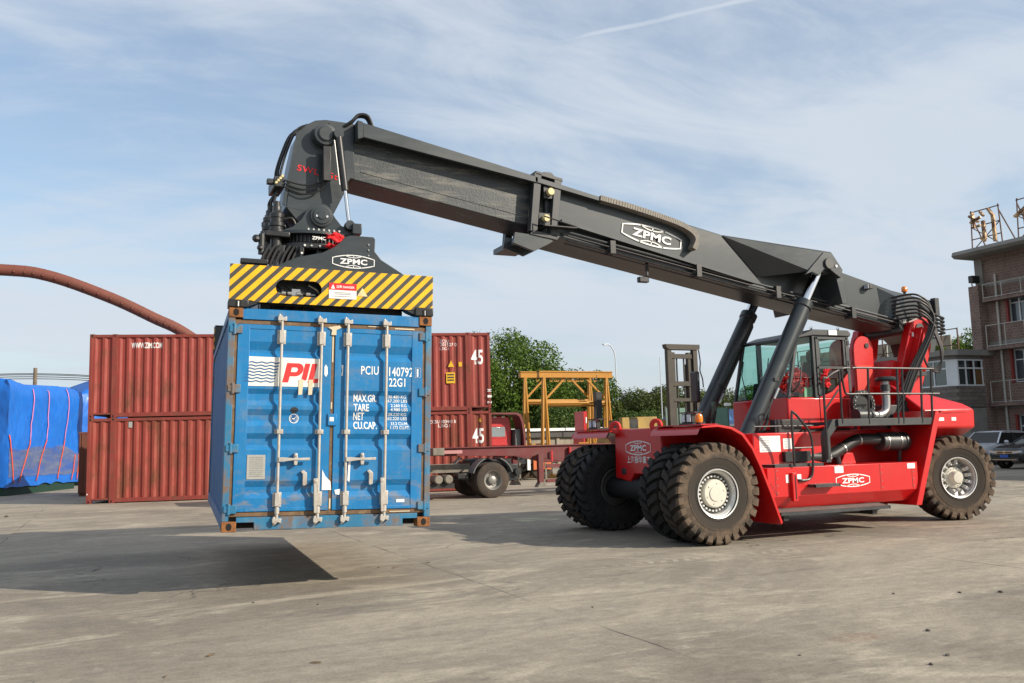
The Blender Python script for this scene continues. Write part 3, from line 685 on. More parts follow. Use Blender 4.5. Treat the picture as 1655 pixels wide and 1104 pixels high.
MB().prism([(4.80,1.75),(5.0,1.75),(5.55,3.05),(5.40,3.10)], 'y', -.62, .62).build('cross_wall', R_, ST, .01)
MB().box(5.76,5.80,-.795,-.785,3.55,3.63).build('sticker', MT['white'], ST)

# ---- boom
def top_o(x): return 6.019-.194*(x+1.783)
def bot_o(x): return 5.105-.178*(x+1.873)
HW = .47
bo = MB(); bo.prism([(-2.06,top_o(-2.06)),(4.25,top_o(4.25)),(5.65,4.52),(6.86,4.34),(6.92,4.20),(6.72,3.56),(6.45,3.52),(6.2,3.70),(4.2,bot_o(4.2)),(-2.06,bot_o(-2.06))], 'y', -HW, HW)
outer = bo.build('outer_boom', B_, ST, .02)
MB().prism([(x, bot_o(x)+dz) for x, dz in ((-2.0,.05),(6.1,.06),(6.1,.0),(-2.0,-.012))], 'y', -HW-.03, -HW-.002).build('boom_bottom_flange', B_, outer)
# flared plates to the lift-cylinder trunnions
def trunnion(sg):
    def q(x, y, z): return (x, sg*y, z)
    mb = MB()
    A, B2, C = q(1.55,HW+.002,top_o(1.55)-.02), q(2.30,HW+.002,4.62), q(1.98,HW+.002,4.44)
    D, E_, F_ = q(3.12,.98,4.68), q(3.42,.98,5.06), q(3.62,.98,5.06)
    G, H_ = q(3.86,.98,4.74), q(3.95,HW+.002,4.10)
    I_ = q(3.80,HW+.002,top_o(3.8)+.09); J = q(4.25,HW+.002,top_o(4.25)-.02); 
    K2 = q(3.12,.98,4.62); 
    mb.faces([A,B2,D,E_], [(0,1,2,3)])                     # swept outer plate
    mb.faces([A,E_,F_,I_], [(0,1,2,3)])                    # top
    mb.faces([F_,G,J,I_], [(0,1,2,3)])                     # back slope
    mb.faces([A,I_,q(1.55,HW-.1,top_o(1.55)-.1)], [(0,1,2)])
    o = mb.build('trunnion_housing', B_, outer, smooth=False)
    so = o.modifiers.new('Solidify', 'SOLIDIFY'); so.thickness = .03; so.offset = 0
    # side cheek holding the pin
    mb = MB(); mb.prism([(2.95,4.60),(3.42,5.05),(3.62,5.05),(3.86,4.74),(3.80,4.58),(3.66,4.66),(3.54,4.74),(3.40,4.72),(3.28,4.60),(3.12,4.66)], 'y', *( (-1.02,-.96) if sg<0 else (.96,1.02)))
    mb.build('trunnion_cheek', B_, outer, .008)
    MB().prism([(3.72,4.70),(3.90,4.72),(3.98,4.12),(3.86,4.10)], 'y', *((-.96,-HW) if sg<0 else (HW,.96))).build('trunnion_rib', B_, outer, .006)
    pn = MB().cyl((3.52,sg*.5,4.84),(3.52,sg*1.06,4.84),.11,n=24).build('trunnion_pin', MT['dgrey'], outer, .008)
    MB().cyl((3.70,sg*1.02,4.80),(3.70,sg*1.035,4.80),.03,n=10).build('grease_point', MT['lens'], pn)
trunnion(-1); trunnion(1)
# lift cylinders
def lift_cyl(sg):
    y = sg*.80
    a, b2 = Vector((1.50,y,1.52)), Vector((3.52,y,4.84)); d = (b2-a).normalized()
    o = MB().cyl(a, a+d*3.02, .148, n=28).build('lift_cylinder', B_, ST, .012)
    MB().cyl(a+d*2.92, a+d*3.06, .168, n=28).build('gland', B_, o, .012)
    MB().cyl(a+d*3.0, b2, .098, n=24).build('piston_rod', MT['chrome'], o)
    MB().cyl(b2+Vector((0,-.12,0)), b2+Vector((0,.12,0)), .16, n=24).build('rod_eye', B_, o)
    MB().cyl(a+Vector((0,-.16,0)), a+Vector((0,.16,0)), .17, n=24).build('base_eye', B_, o)
    n_ = Vector((d.z,0,-d.x))
    MB().tube([a+n_*.17+d*.35, a+n_*.19+d*.6, a+n_*.19+d*1.9, a+n_*.185+d*2.85, a+n_*.13+d*2.95], .024, 8).build('feed_pipe', B_, o)
    MB().box(-.05,.05,-.17,.17,-.03,.03).xf(Matrix.Translation(a+d*1.35)).build('pipe_clamp', K_, o)
    MB().tube(catmull([a+n_*.19+d*.9, a+n_*.28+d*.55, a+n_*.2+d*.2],5), .03, 8).build('hose', MT['rubber'], o)
    MB().cyl(a+n_*.10+d*1.22+Vector((0,-.17,0)), a+n_*.10+d*1.0+Vector((0,-.17,0)), .028, n=10).build('valve', MT['steel'], o)
lift_cyl(-1); lift_cyl(1)
MB().box(1.30,1.72,-1.0,-.62,1.35,1.72).box(1.30,1.72,.62,1.0,1.35,1.72).build('cylinder_mount', R_, ST, .01)
# mirror fixed by the far cylinder
MB().box(1.86,1.94,.98,1.22,2.36,2.98).build('mirror', K_, ST, .03); MB().tube([(1.9,1.1,1.86),(1.9,1.1,2.4)], .02).build('mirror_stalk', K_, ST)
# inner boom and its head
IW = .375
def top_i(x): return 6.655-.190*(x+5.17)
def bot_i(x): return 5.795-.174*(x+5.355)
ib = MB(); ib.prism([(-5.30,top_i(-5.30)),(-1.4,top_i(-1.4)),(-1.4,bot_i(-1.4)),(-5.36,bot_i(-5.36))], 'y', -IW, IW)
inner = ib.build('inner_boom', MT['boom_worn'], ST, .012)
MB().prism([(x, bot_i(x)+dz) for x, dz in ((-5.2,.16),(-2.2,.16),(-2.2,.145),(-5.2,.145))], 'y', -IW-.008, -IW-.001).build('weld_line', MT['boom_worn'], inner)
hd = MB(); hd.prism([(-5.30,top_i(-5.30)),(-5.74,6.69),(-5.90,6.66),(-6.05,6.57),(-6.14,6.46),(-6.21,6.15),(-6.29,5.72),(-6.345,5.26),(-6.18,5.06),(-6.0,4.90),(-5.80,4.88),(-5.66,5.14),(-5.46,5.55),(-5.44,5.68),(-5.36,bot_i(-5.36)),(-5.30,bot_i(-5.30))], 'y', -IW-.02, IW+.02)
head = hd.build('boom_head', B_, ST, .012)
MB().prism([(-6.345,5.262),(-5.64,5.17),(-5.64,5.18),(-6.345,5.272)], 'y', -IW-.024, -IW-.018).build('weld_line', B_, head)
MB().prism([(-6.06,6.55),(-6.19,6.42),(-6.40,5.30),(-6.36,5.27),(-6.24,5.95),(-6.12,6.47)], 'y', -IW-.045, -IW-.02).build('edge_strip', B_, head)
tx = lettering('SWL 45t', (-5.87,-IW-.026,5.84), .62, .095, MT['cloth_red'], head, FACE_NY, weight=.012, rot=radians(-9), spacing=1.15, name='load_lettering')
pv = MB().lathe([(.0,-.20),(.10,-.20),(.115,-.19),(.118,-.17),(.165,-.165),(.172,-.15),(.172,.03),(.2,.04)], 28, 'y', (-5.78,-IW-.03,6.40)).build('head_pivot', B_, head)
MB().prism([(-5.78+.19*cos(t), 6.40+.19*sin(t)) for t in [pi*.1+.25*i for i in range(0,14)]]+[(-5.70,6.62)], 'y', -IW-.06, -IW-.021).build('pivot_plate', B_, head, .006)
MB().box(-5.66,-5.54,-.66,-.37,6.36,6.46).build('cylinder_lug', B_, head, .01)
# damper cylinder down to the rotator
dt, db = Vector((-5.60,-.62,6.40)), Vector((-5.44,-.62,4.99)); dd = (db-dt).normalized()
dc = MB().cyl(dt+dd*.04, dt+dd*.88, .055, n=18).build('damper_cylinder', K_, ST, .006)
MB().cyl(dt+dd*.86, db, .028, n=14).build('piston_rod', MT['chrome'], dc)
MB().cyl(dt+Vector((0,-.05,0)), dt+Vector((0,.12,0)), .075, n=20).build('rod_eye', B_, dc)
MB().cyl(db+Vector((0,-.06,0)), db+Vector((0,.06,0)), .07, n=20).build('rod_eye', B_, dc)
MB().cyl(dt+dd*.10+Vector((-.075,0,0)), dt+dd*.80+Vector((-.075,0,0)), .014, n=8).build('feed_pipe', MT['steel'], dc)
MB().box(-5.83,-5.71,-.62,-.55,5.66,6.20).build('valve_block', K_, dc, .01)
# hoses on the head
for i, (dx, dy) in enumerate(((0,-.30),(.03,-.2),(.05,-.08),(.02,.05))):
    MB().tube(catmull([(-6.0,dy,6.61),(-6.17-dx,dy,6.50),(-6.31-dx,dy,6.18),(-6.40-dx,dy,5.85),(-6.42,dy,5.70)],6), .018, 8).build('head_hose', MT['rubber'], head)
    MB().tube(catmull([(-6.42,dy,5.58),(-6.50-dx,dy,5.35),(-6.44,dy,5.12),(-6.34,dy,4.98)],6), .02, 8).build('head_hose', MT['rubber'], head)
MB().box(-6.52,-6.36,-.42,.16,5.56,5.72).box(-6.62,-6.52,-.40,-.30,5.60,5.68).build('hose_manifold', MT['dgrey'], head, .012)
for i in range(4): MB().cyl((-6.50+.03*i,-.44,5.60+.035*i),(-6.50+.03*i,-.50,5.60+.035*i),.02,n=8).build('fitting', MT['brass'], head)
for k in range(3): MB().tube(catmull([(-6.38,-.44,5.66-.05*k),(-6.1,-.47,5.60-.07*k),(-5.85,-.5,5.66-.06*k),(-5.70,-.56,5.78)],6), .013, 6).build('valve_hose', MT['rubber'], head)
# tray along the top of the inner boom
tr = MB(); tr.prism([(-5.215,6.63),(-2.25,6.055),(-2.25,5.955),(-5.215,6.40)], 'y', -.62, -.56); 
tray = tr.build('hose_tray', B_, ST, .006)
MB().prism([(-5.30,6.66),(-5.215,6.645),(-5.215,6.39),(-5.30,6.36)], 'y', -.62, -.36).build('tray_end', B_, tray, .006)
MB().prism([(-5.215,6.63),(-2.3,6.06),(-2.3,6.02),(-5.215,6.59)], 'y', -.56, -.36).build('tray_top', B_, tray)
for k in range(3): MB().tube(catmull([(-5.02,-.5+.05*k,6.58),(-5.10,-.5+.05*k,6.78),(-5.24,-.48+.05*k,6.80),(-5.34,-.46+.05*k,6.70),(-5.45,-.40+.05*k,6.62)],6), .026, 8).build('tray_hose', MT['rubber'], tray)
MB().prism([(-2.30,6.06),(-1.05,5.81),(-1.05,5.74),(-2.30,5.97)], 'y', -.62, -.475).build('tray_rail', B_, ST, .005)
# energy chain lying on the outer boom and turning down
cp = catmull([(-1.08,-.56,5.80),(-.5,-.56,5.70),(.10,-.56,5.575),(.55,-.56,5.46),(.80,-.56,5.34),(.88,-.56,5.20),(.80,-.56,5.03)],12)
chain = MB()
for i in range(len(cp)-1):
    a_, b3 = cp[i], cp[i+1]; d = (b3-a_); ln_ = d.length; d.normalize(); mid = (a_+b3)/2
    ang_ = atan2(-d.z, d.x)
    bx = MB().box(-ln_*.42,ln_*.42,-.085,.085,-.045,.045).mesh('t', MT['steel']); bx.transform(Matrix.Translation(mid) @ Matrix.Rotation(ang_, 4, 'Y')); chain.bm.from_mesh(bx); bpy.data.meshes.remove(bx)
MT['chain'] = mat('energy_chain_plastic', (.22,.20,.17), .7, var=.35, vs=40)
chain.build('energy_chain', MT['chain'], ST)
ss = MB()
for i in range(0, len(cp)-1):
    d = (cp[i+1]-cp[i]).normalized(); n_ = Vector((-d.z,0,d.x)); 
    if n_.z < 0 and i < 40: n_ = -n_
    mid = (cp[i]+cp[i+1])/2; ss.box(-.014,.014,-.09,.09,-.012,.012) if False else None
# collar of the outer boom
co_ = MB()
for x0 in (-2.30, -1.93):
    co_.prism([(x0,top_o(x0)+.02),(x0+.13,top_o(x0)+.0),(x0+.02,bot_o(x0)-.06),(x0-.11,bot_o(x0)-.04)], 'y', -.60, -.47)
    co_.prism([(x0,top_o(x0)+.02),(x0+.13,top_o(x0)+.0),(x0+.02,bot_o(x0)-.06),(x0-.11,bot_o(x0)-.04)], 'y', .47, .60)
co_.prism([(-2.36,bot_o(-2.3)-.03),(-1.86,bot_o(-1.9)-.03),(-1.92,bot_o(-1.9)-.10),(-2.42,bot_o(-2.3)-.10)], 'y', -.60, .60)
co_.prism([(-2.28,top_o(-2.3)+.05),(-1.78,top_o(-1.9)+.04),(-1.78,top_o(-1.9)-.02),(-2.28,top_o(-2.3)-.01)], 'y', -.60, .60)
collar = co_.build('boom_collar', MT['dgrey'], ST, .006)
for y in (-.55, -.15):
    MB().prism([(-2.72,4.92),(-2.68,5.10),(-2.1,5.06),(-1.98,4.99),(-2.10,4.92),(-2.34,4.80)], 'y', y-.03, y+.03).build('collar_bracket', B_, collar, .004)
MB().box(-2.62,-2.2,-.55,.5,4.94,5.03).build('collar_beam', B_, collar)
MB().prism([(-2.20,6.10),(-2.12,6.17),(-1.98,6.17),(-1.86,6.06)], 'y', -.58, -.50).build('collar_lug', B_, collar, .004)
for (x, z) in ((-2.03,5.82), (-2.13,5.36)):
    wp = MB().cyl((x,-.66,z),(x,-.58,z),.062,n=18).build('wear_pad_plug', MT['brass'], collar, .008)
    MB().box(x-.10,x+.10,-.58,-.48,z-.10,z+.10).build('wear_pad_housing', K_, wp)
MB().box(-2.22,-1.62,-.76,-.60,5.20,5.215).build('collar_shelf', K_, collar)
MB().tube([(-2.22,-.75,5.21),(-2.22,-.75,5.36),(-1.62,-.75,5.22)], .012, 6).build('shelf_rail', K_, collar)
# rails and pipes along the near lower edge of the outer boom
for (dy, dz, r) in ((-.60,.08,.022), (-.66,.0,.014), (-.60,-.06,.018), (-.53,-.10,.014)):
    MB().tube([(-1.75,dy,bot_o(-1.75)+dz),(2.0,dy,bot_o(2.0)+dz),(6.1,dy,bot_o(6.1)+dz+.05)], r, 8).build('boom_pipe', K_ if r < .02 else B_, outer)
MB().prism([(-1.85,bot_o(-1.85)+.26),(2.10,bot_o(2.1)+.10),(2.10,bot_o(2.1)+.06),(-1.85,bot_o(-1.85)+.20)], 'y', -.66, -HW).build('pipe_cover', B_, outer)
for x in (-.9, .85, 2.6, 4.4, 5.6): MB().box(x-.05,x+.05,-.69,-HW,bot_o(x)-.10,bot_o(x)+.12).build('pipe_bracket', K_, outer)
# boom emblem, lamp, camera, beacon
emblem((.02,-HW-.014,5.235), 1.22, .33, MT['lamp_white'], ST, FACE_NY, rot=radians(-10.2), lw=.055, name='boom_emblem')
MB().box(-.22,-.02,-.40,-.30,4.42,4.52).box(-.06,.0,-.37,-.33,4.50,4.80).build('boom_camera', K_, ST, .015)
wl = MB().box(4.92,5.02,-.60,-.47,4.50,4.60).build('boom_lamp', K_, ST, .01); MB().box(4.905,4.918,-.59,-.48,4.51,4.59).build('lens', MT['lens'], wl)
bb = MB().cyl((6.18,-.30,4.40),(6.18,-.30,4.54),.03).build('boom_beacon', K_, ST); MB().lathe([(.055,0),(.06,.02),(.058,.08),(.04,.11),(0,.115)], 16, 'z', (6.18,-.30,4.54)).build('dome', MT['amber'], bb)
# faceted rear cheek on the boom tail
rc = MB(); rc.faces([(5.25,-HW,4.56),(5.95,-HW,4.44),(6.05,-HW,3.74),(5.35,-HW,3.86),(5.62,-.62,4.36),(5.86,-.62,3.80),(5.50,-.62,3.84)], [(0,1,4),(1,2,5,4),(2,3,6,5),(3,0,4,6),(4,5,6)])
rc.build('boom_tail_cheek', B_, outer, smooth=False)
MB().box(6.72,6.84,-.56,-.44,4.02,4.40).build('tail_bracket', K_, outer, .01)
MB().prism([(6.45,3.56),(6.85,3.60),(6.72,3.28),(6.55,3.26)], 'y', -.45, .45).build('tail_hook', B_, outer, .01)
# hose bundle at the tail
for k in range(7):
    z0 = 4.34-.075*k; y0 = -.86-.025*(k%3)
    MB().tube(catmull([(5.48,-.60,z0),(5.75,y0-.10,z0+.02),(6.05,y0-.16,z0-.22),(5.92+.02*k,y0-.16,3.6),(5.42+.035*k,y0-.12,2.88),(5.08+.035*k,y0-.12,2.3),(4.72+.045*k,y0-.1,1.75)],7), .021, 7).build('hydraulic_hose', MT['rubber'], ST)
for k in range(5):
    z0 = 3.98-.075*k
    MB().tube(catmull([(6.0,-.78,z0+.25),(6.3,-.70,z0+.12),(6.75,-.62,z0+.02),(6.98,-.50,z0),(7.02,-.20,z0),(6.9,.0,z0)],6), .026, 7).build('hydraulic_hose', MT['rubber'], ST)
for k in range(4):
    MB().tube(catmull([(6.15+.03*k,-.85,3.9),(6.35+.02*k,-.92,3.3),(6.30,-.90,2.85+.04*k),(6.05,-.86,2.95),(5.95,-.84,3.2)],6), .02, 7).build('hydraulic_hose', MT['rubber'], ST)
for k in range(4): MB().cyl((5.58+.075*k,-.90,2.98-.02*k),(5.53+.075*k,-.90,2.86-.02*k),.033,n=10).build('hose_fitting', MT['steel'], ST)
MB().box(5.42,5.92,-.93,-.78,2.76,2.84).build('hose_clamp_bar', K_, ST, .006)
# ---- cab
CB = [(2.55,-.80),(4.10,-.80),(4.10,.80),(2.70,.80)]
cab = MB(); cab.prism([(2.55,-.80),(4.10,-.80),(4.10,.80),(2.55,.80)], 'z', 1.78, 2.36)
cabo = cab.build('cab_body', R_, ST, .03)
MB().box(2.62,4.05,-.75,.75,1.70,1.785).build('cab_floor', K_, cabo)
MB().prism([(3.30,2.355),(4.10,2.355),(4.10,2.78),(4.02,2.80),(3.88,2.66),(3.62,2.46),(3.40,2.385)], 'y', -.80, -.765).build('cab_rear_quarter', R_, cabo)
F_m = MT['dgrey']
def post(x0, z0, x1, z1, y, w=.06, nm='cab_post'): MB().bar((x0,y,z0),(x1,y,z1), w, w).build(nm, F_m, cabo, .006)
for y in (-.77, .77):
    post(2.60,2.34,2.86,3.46,y); post(3.24,2.34,3.24,3.52,y,.08); post(4.06,2.34,4.06,3.52,y,.07)
rf = MB(); rf.prism([(2.82,3.44),(3.22,3.50),(4.12,3.50),(4.14,3.56),(4.08,3.62),(3.22,3.62),(2.84,3.49)], 'y', -.83, .83)
roof = rf.build('cab_roof', F_m, ST, .02)
MB().box(3.58,3.78,-.845,-.832,3.52,3.61).build('sticker', MT['white'], roof)
for x in (2.95, 3.3, 3.95): MB().lathe([(.03,0),(.03,.012)], 12, 'y', (x,-.7,3.66)).box(x-.006,x+.006,-.71,-.69,3.58,3.66).build('roof_eye', K_, roof)
MB().bar((2.60,-.8,2.35),(2.60,.8,2.35),.05,.05).build('windshield_sill', F_m, cabo)
# panes
def pane(vs, nm='window_pane', m_='glass'):
    mb = MB(); mb.faces(vs, [tuple(range(len(vs)))]); o = mb.build(nm, MT[m_], cabo, smooth=False)
    return o
pane([(2.61,-.76,2.37),(2.61,.76,2.37),(2.86,.76,3.45),(2.86,-.76,3.45)], 'windshield')
for y in (-.775, .775): pane([(2.62,y,2.37),(3.22,y,2.37),(3.22,y,3.48),(2.88,y,3.45)], 'side_window')
pane([(3.30,-.785,2.95),(3.98,-.785,2.95),(3.98,-.785,3.44),(3.30,-.785,3.44)], 'door_window')
pane([(3.30,-.785,2.42),(3.62,-.785,2.48),(3.86,-.785,2.68),(4.0,-.785,2.86),(3.30,-.785,2.86)], 'door_lower_window')
pane([(3.28,.775,2.42),(4.02,.775,2.42),(4.02,.775,3.46),(3.28,.775,3.46)], 'side_window')
pane([(4.07,-.72,2.55),(4.07,.72,2.55),(4.07,.72,3.45),(4.07,-.72,3.45)], 'rear_window')
dr = MB()
for a_, b3 in (((3.29,2.40),(3.29,3.48)),((4.01,2.84),(4.01,3.48)),((3.26,3.46),(4.04,3.46)),((3.26,2.905),(4.04,2.905)),((3.34,2.95),(3.34,3.44)),((3.96,2.95),(3.96,3.44))):
    dr.bar((a_[0],-.80,a_[1]),(b3[0],-.80,b3[1]),.055 if abs(a_[0]-3.34)>.01 and abs(a_[0]-3.96)>.01 else .03,.05)
door = dr.build('door_frame', F_m, cabo, .005)
MB().box(3.32,3.48,-.85,-.835,2.78,2.82).build('door_handle', K_, door)
MB().tube([(3.30,-.806,2.38),(3.30,-.806,1.86),(3.98,-.806,1.86),(3.98,-.806,2.30)], .005, 5).build('door_seam', K_, door)
for z in (3.38, 3.0): MB().box(4.02,4.07,-.84,-.80,z-.04,z+.04).build('hinge', K_, door)
# inside the cab
se = MB().box(3.35,3.85,-.25,.25,2.2,2.5).build('driver_seat', MT['seat'], cabo, .06)
MB().prism([(3.72,2.45),(3.86,2.45),(3.98,3.10),(3.86,3.12)], 'y', -.24, .24).build('backrest', MT['seat'], se, .05); MB().box(3.86,3.98,-.14,.14,3.10,3.32).build('headrest', MT['seat'], se, .05)
MB().prism([(2.72,2.3),(3.0,2.3),(2.96,2.62),(2.80,2.70)], 'y', -.35, .45).build('dashboard', MT['seat'], cabo, .03)
MB().lathe([(.17,-.012),(.185,0),(.17,.012),(.155,0)], 24, 'z', close=True).xf(Matrix.Translation((3.08,0,2.78)) @ Matrix.Rotation(radians(-35),4,'Y')).build('steering_wheel', K_, cabo)
MB().cyl((3.05,0,2.75),(2.95,0,2.4),.03).build('steering_column', K_, cabo)
MB().box(3.85,4.02,-.70,-.30,2.36,2.72).build('document_box', MT['wood'], cabo, .02)
# wipers
for y0 in (-.4, .35): MB().tube([(2.56,y0,2.36),(2.66,y0+.25,2.86),(2.74,y0+.28,3.14)], .010, 6).build('wiper', K_, cabo)
MB().tube(catmull([(2.66,-.80,2.45),(2.76,-.90,2.60),(2.88,-.86,3.0)],5), .014, 6).build('mirror_arm', K_, cabo)
# red ribbons and boxes
def ruffle(name, center, r, n, label, cat_, sq=(1,1,1), grp=None, seed=1):
    rnd = random.Random(seed); mb = MB()
    for k in range(n):
        c = Vector((rnd.uniform(-1,1)*r*.75*sq[0], rnd.uniform(-1,1)*r*.75*sq[1], rnd.uniform(-1,1)*r*.75*sq[2]))
        a = rnd.uniform(0,2*pi); ln_ = r*rnd.uniform(.35,.6)
        pts = []
        for i in range(7):
            t = i/6*2-1
            pts.append((c+Vector((cos(a)*t*ln_, sin(a)*t*ln_*.6+.02*sin(4*t), ln_*.5*sin(t*2+k)))))
        wv = Vector((rnd.uniform(-1,1), rnd.uniform(-1,1), rnd.uniform(-.4,1))).normalized()*r*.24
        vs = []
        for i, p_ in enumerate(pts): vs += [p_+wv*(1+.3*sin(i*2.1+k)), p_-wv*(1+.3*cos(i*1.7+k))]
        mb.faces(vs, [(2*i,2*i+1,2*i+3,2*i+2) for i in range(6)])
    o = mb.build(name, MT['cloth_red'], None, recalc=False); o.location = center
    so = o.modifiers.new('Solidify','SOLIDIFY'); so.thickness = .006
    return tag(o, label, cat_, grp)
ruffle('red_rosette', (2.98,-.62,2.66), .23, 60, 'red ruffled cloth rosette behind the cab side window', 'rosette', (1,.25,.95), seed=3)
ruffle('red_ribbon', (2.70,-.60,2.62), .17, 26, 'red ribbon bunch hanging in the front corner of the cab', 'ribbon', (.5,.3,1.3), seed=5)
ruffle('door_ribbon', (3.42,-.86,2.70), .13, 20, 'red ribbon tied to the cab door handle', 'ribbon', (.6,.2,1.5), seed=8)
tag(MB().box(3.04,3.30,-.70,-.55,2.365,2.55).build('cardboard_box', MT['mint'], None, .006), 'pale green box standing behind the cab side window', 'box')
# ---------------------------------------------------------------- hanging frame of reference: container and spreader
HANG = Matrix.Translation((-6.078, 0, .726)) @ Matrix.Rotation(radians(-3.857),4,'Z') @ Matrix.Rotation(radians(.41),4,'X') @ Matrix.Rotation(radians(1.468),4,'Y')
def rusty(name, col, rust_amt=.8, dlo=.60, dhi=.68, dscale=2.2, stretch=(1,1,.45), rough=.45, rust=RUST, fade=(.30,.28,.25), famt=.3):
    m_ = mat(name, col, rough, var=.12, vs=1.6, dirt=rust, damt=rust_amt, dscale=dscale, dstretch=stretch, dlo=dlo, dhi=dhi, bump=.06, bs=25)
    t = m_.node_tree; b = t.nodes['Principled BSDF']; src = b.inputs['Base Color'].links[0].from_socket
    co = t.nodes.new('ShaderNodeTexCoord').outputs['Object']
    mp_ = t.nodes.new('ShaderNodeMapping'); mp_.inputs['Scale'].default_value = (6,6,.7); t.links.new(co, mp_.inputs[0])
    n = t.nodes.new('ShaderNodeTexNoise'); n.inputs['Scale'].default_value = 1.4; n.inputs['Detail'].default_value = 8; n.inputs['Roughness'].default_value = .7; t.links.new(mp_.outputs[0], n.inputs['Vector'])
    r = t.nodes.new('ShaderNodeMapRange'); r.inputs['From Min'].default_value = .5; r.inputs['From Max'].default_value = .8; r.inputs['To Max'].default_value = famt; t.links.new(n.outputs[0], r.inputs['Value'])
    x = t.nodes.new('ShaderNodeMix'); x.data_type = 'RGBA'; x.inputs[7].default_value = (*fade, 1); t.links.new(r.outputs[0], x.inputs[0]); t.links.new(src, x.inputs[6]); t.links.new(x.outputs[2], b.inputs['Base Color'])
    return m_
MT['blue'] = rusty('blue_container_paint', (.004, .165, .40), .7, .545, .70, 1.7, (1,1,1.3), .42, (.15,.16,.16), (.12,.30,.50), .35)
def scuff(m_):
    # grey-brown scrapes across the lower third of the doors
    t = m_.node_tree; b = t.nodes['Principled BSDF']; src = b.inputs['Base Color'].links[0].from_socket
    co = t.nodes.new('ShaderNodeTexCoord').outputs['Object']; sp = t.nodes.new('ShaderNodeSeparateXYZ'); t.links.new(co, sp.inputs[0])
    mp_ = t.nodes.new('ShaderNodeMapping'); mp_.inputs['Scale'].default_value = (2.2,1,7); t.links.new(co, mp_.inputs[0])
    n = t.nodes.new('ShaderNodeTexNoise'); n.inputs['Scale'].default_value = 1.3; n.inputs['Detail'].default_value = 9; n.inputs['Roughness'].default_value = .68; t.links.new(mp_.outputs[0], n.inputs['Vector'])
    r = t.nodes.new('ShaderNodeMapRange'); r.inputs['From Min'].default_value = .50; r.inputs['From Max'].default_value = .62; r.inputs['To Max'].default_value = .7; t.links.new(n.outputs[0], r.inputs['Value'])
    z = t.nodes.new('ShaderNodeMapRange'); z.inputs['From Min'].default_value = .45; z.inputs['From Max'].default_value = .75; z.inputs['To Min'].default_value = 1; z.inputs['To Max'].default_value = .12; t.links.new(sp.outputs[2], z.inputs['Value'])
    k = t.nodes.new('ShaderNodeMath'); k.operation = 'MULTIPLY'; t.links.new(r.outputs[0], k.inputs[0]); t.links.new(z.outputs[0], k.inputs[1])
    x = t.nodes.new('ShaderNodeMix'); x.data_type = 'RGBA'; x.inputs[7].default_value = (.20,.19,.18,1); t.links.new(k.outputs[0], x.inputs[0]); t.links.new(src, x.inputs[6]); t.links.new(x.outputs[2], b.inputs['Base Color'])
scuff(MT['blue'])
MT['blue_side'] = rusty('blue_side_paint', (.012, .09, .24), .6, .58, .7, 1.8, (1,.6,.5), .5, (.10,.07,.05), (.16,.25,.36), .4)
MT['blue_rail'] = rusty('rusty_blue_rail', (.02, .16, .30), .9, .46, .60, 3.2, (1,1,1), .5, (.17,.105,.06), (.15,.30,.38), .5)
MT['gasket'] = mat('brown_door_gasket', (.15,.088,.045), .7, var=.35, vs=9, dirt=(.30,.21,.12), damt=.7, dscale=6, dlo=.52, dhi=.66)
MT['rustcast'] = mat('rusty_casting', (.21,.082,.025), .8, var=.4, vs=14, dirt=(.40,.155,.04), damt=.8, dscale=9, bump=.3, bs=40)
MT['galv'] = mat('galvanised_rod', (.50,.47,.42), .45, metal=.35, var=.14, vs=14, dirt=(.24,.15,.09), damt=.5, dscale=8, dlo=.5, dhi=.7)
MT['hole'] = mat('casting_hole', (.01,.009,.008), .9)
MT['plate'] = mat('aluminium_plate', (.42,.41,.37), .5, metal=.3, var=.2, vs=60)
MT['logo_white'] = mat('logo_cream_ground', (.80,.78,.70), .5, var=.05)
MT['logo_red'] = mat('logo_red', (.70,.03,.03), .5, var=.05)
MT['logo_blue'] = mat('logo_navy', (.015,.10,.26), .5, var=.05)
MT['tape'] = mat('old_tape', (.62,.52,.36), .6, var=.15)
MT['paper'] = mat('torn_paper', (.82,.82,.80), .7, var=.05)
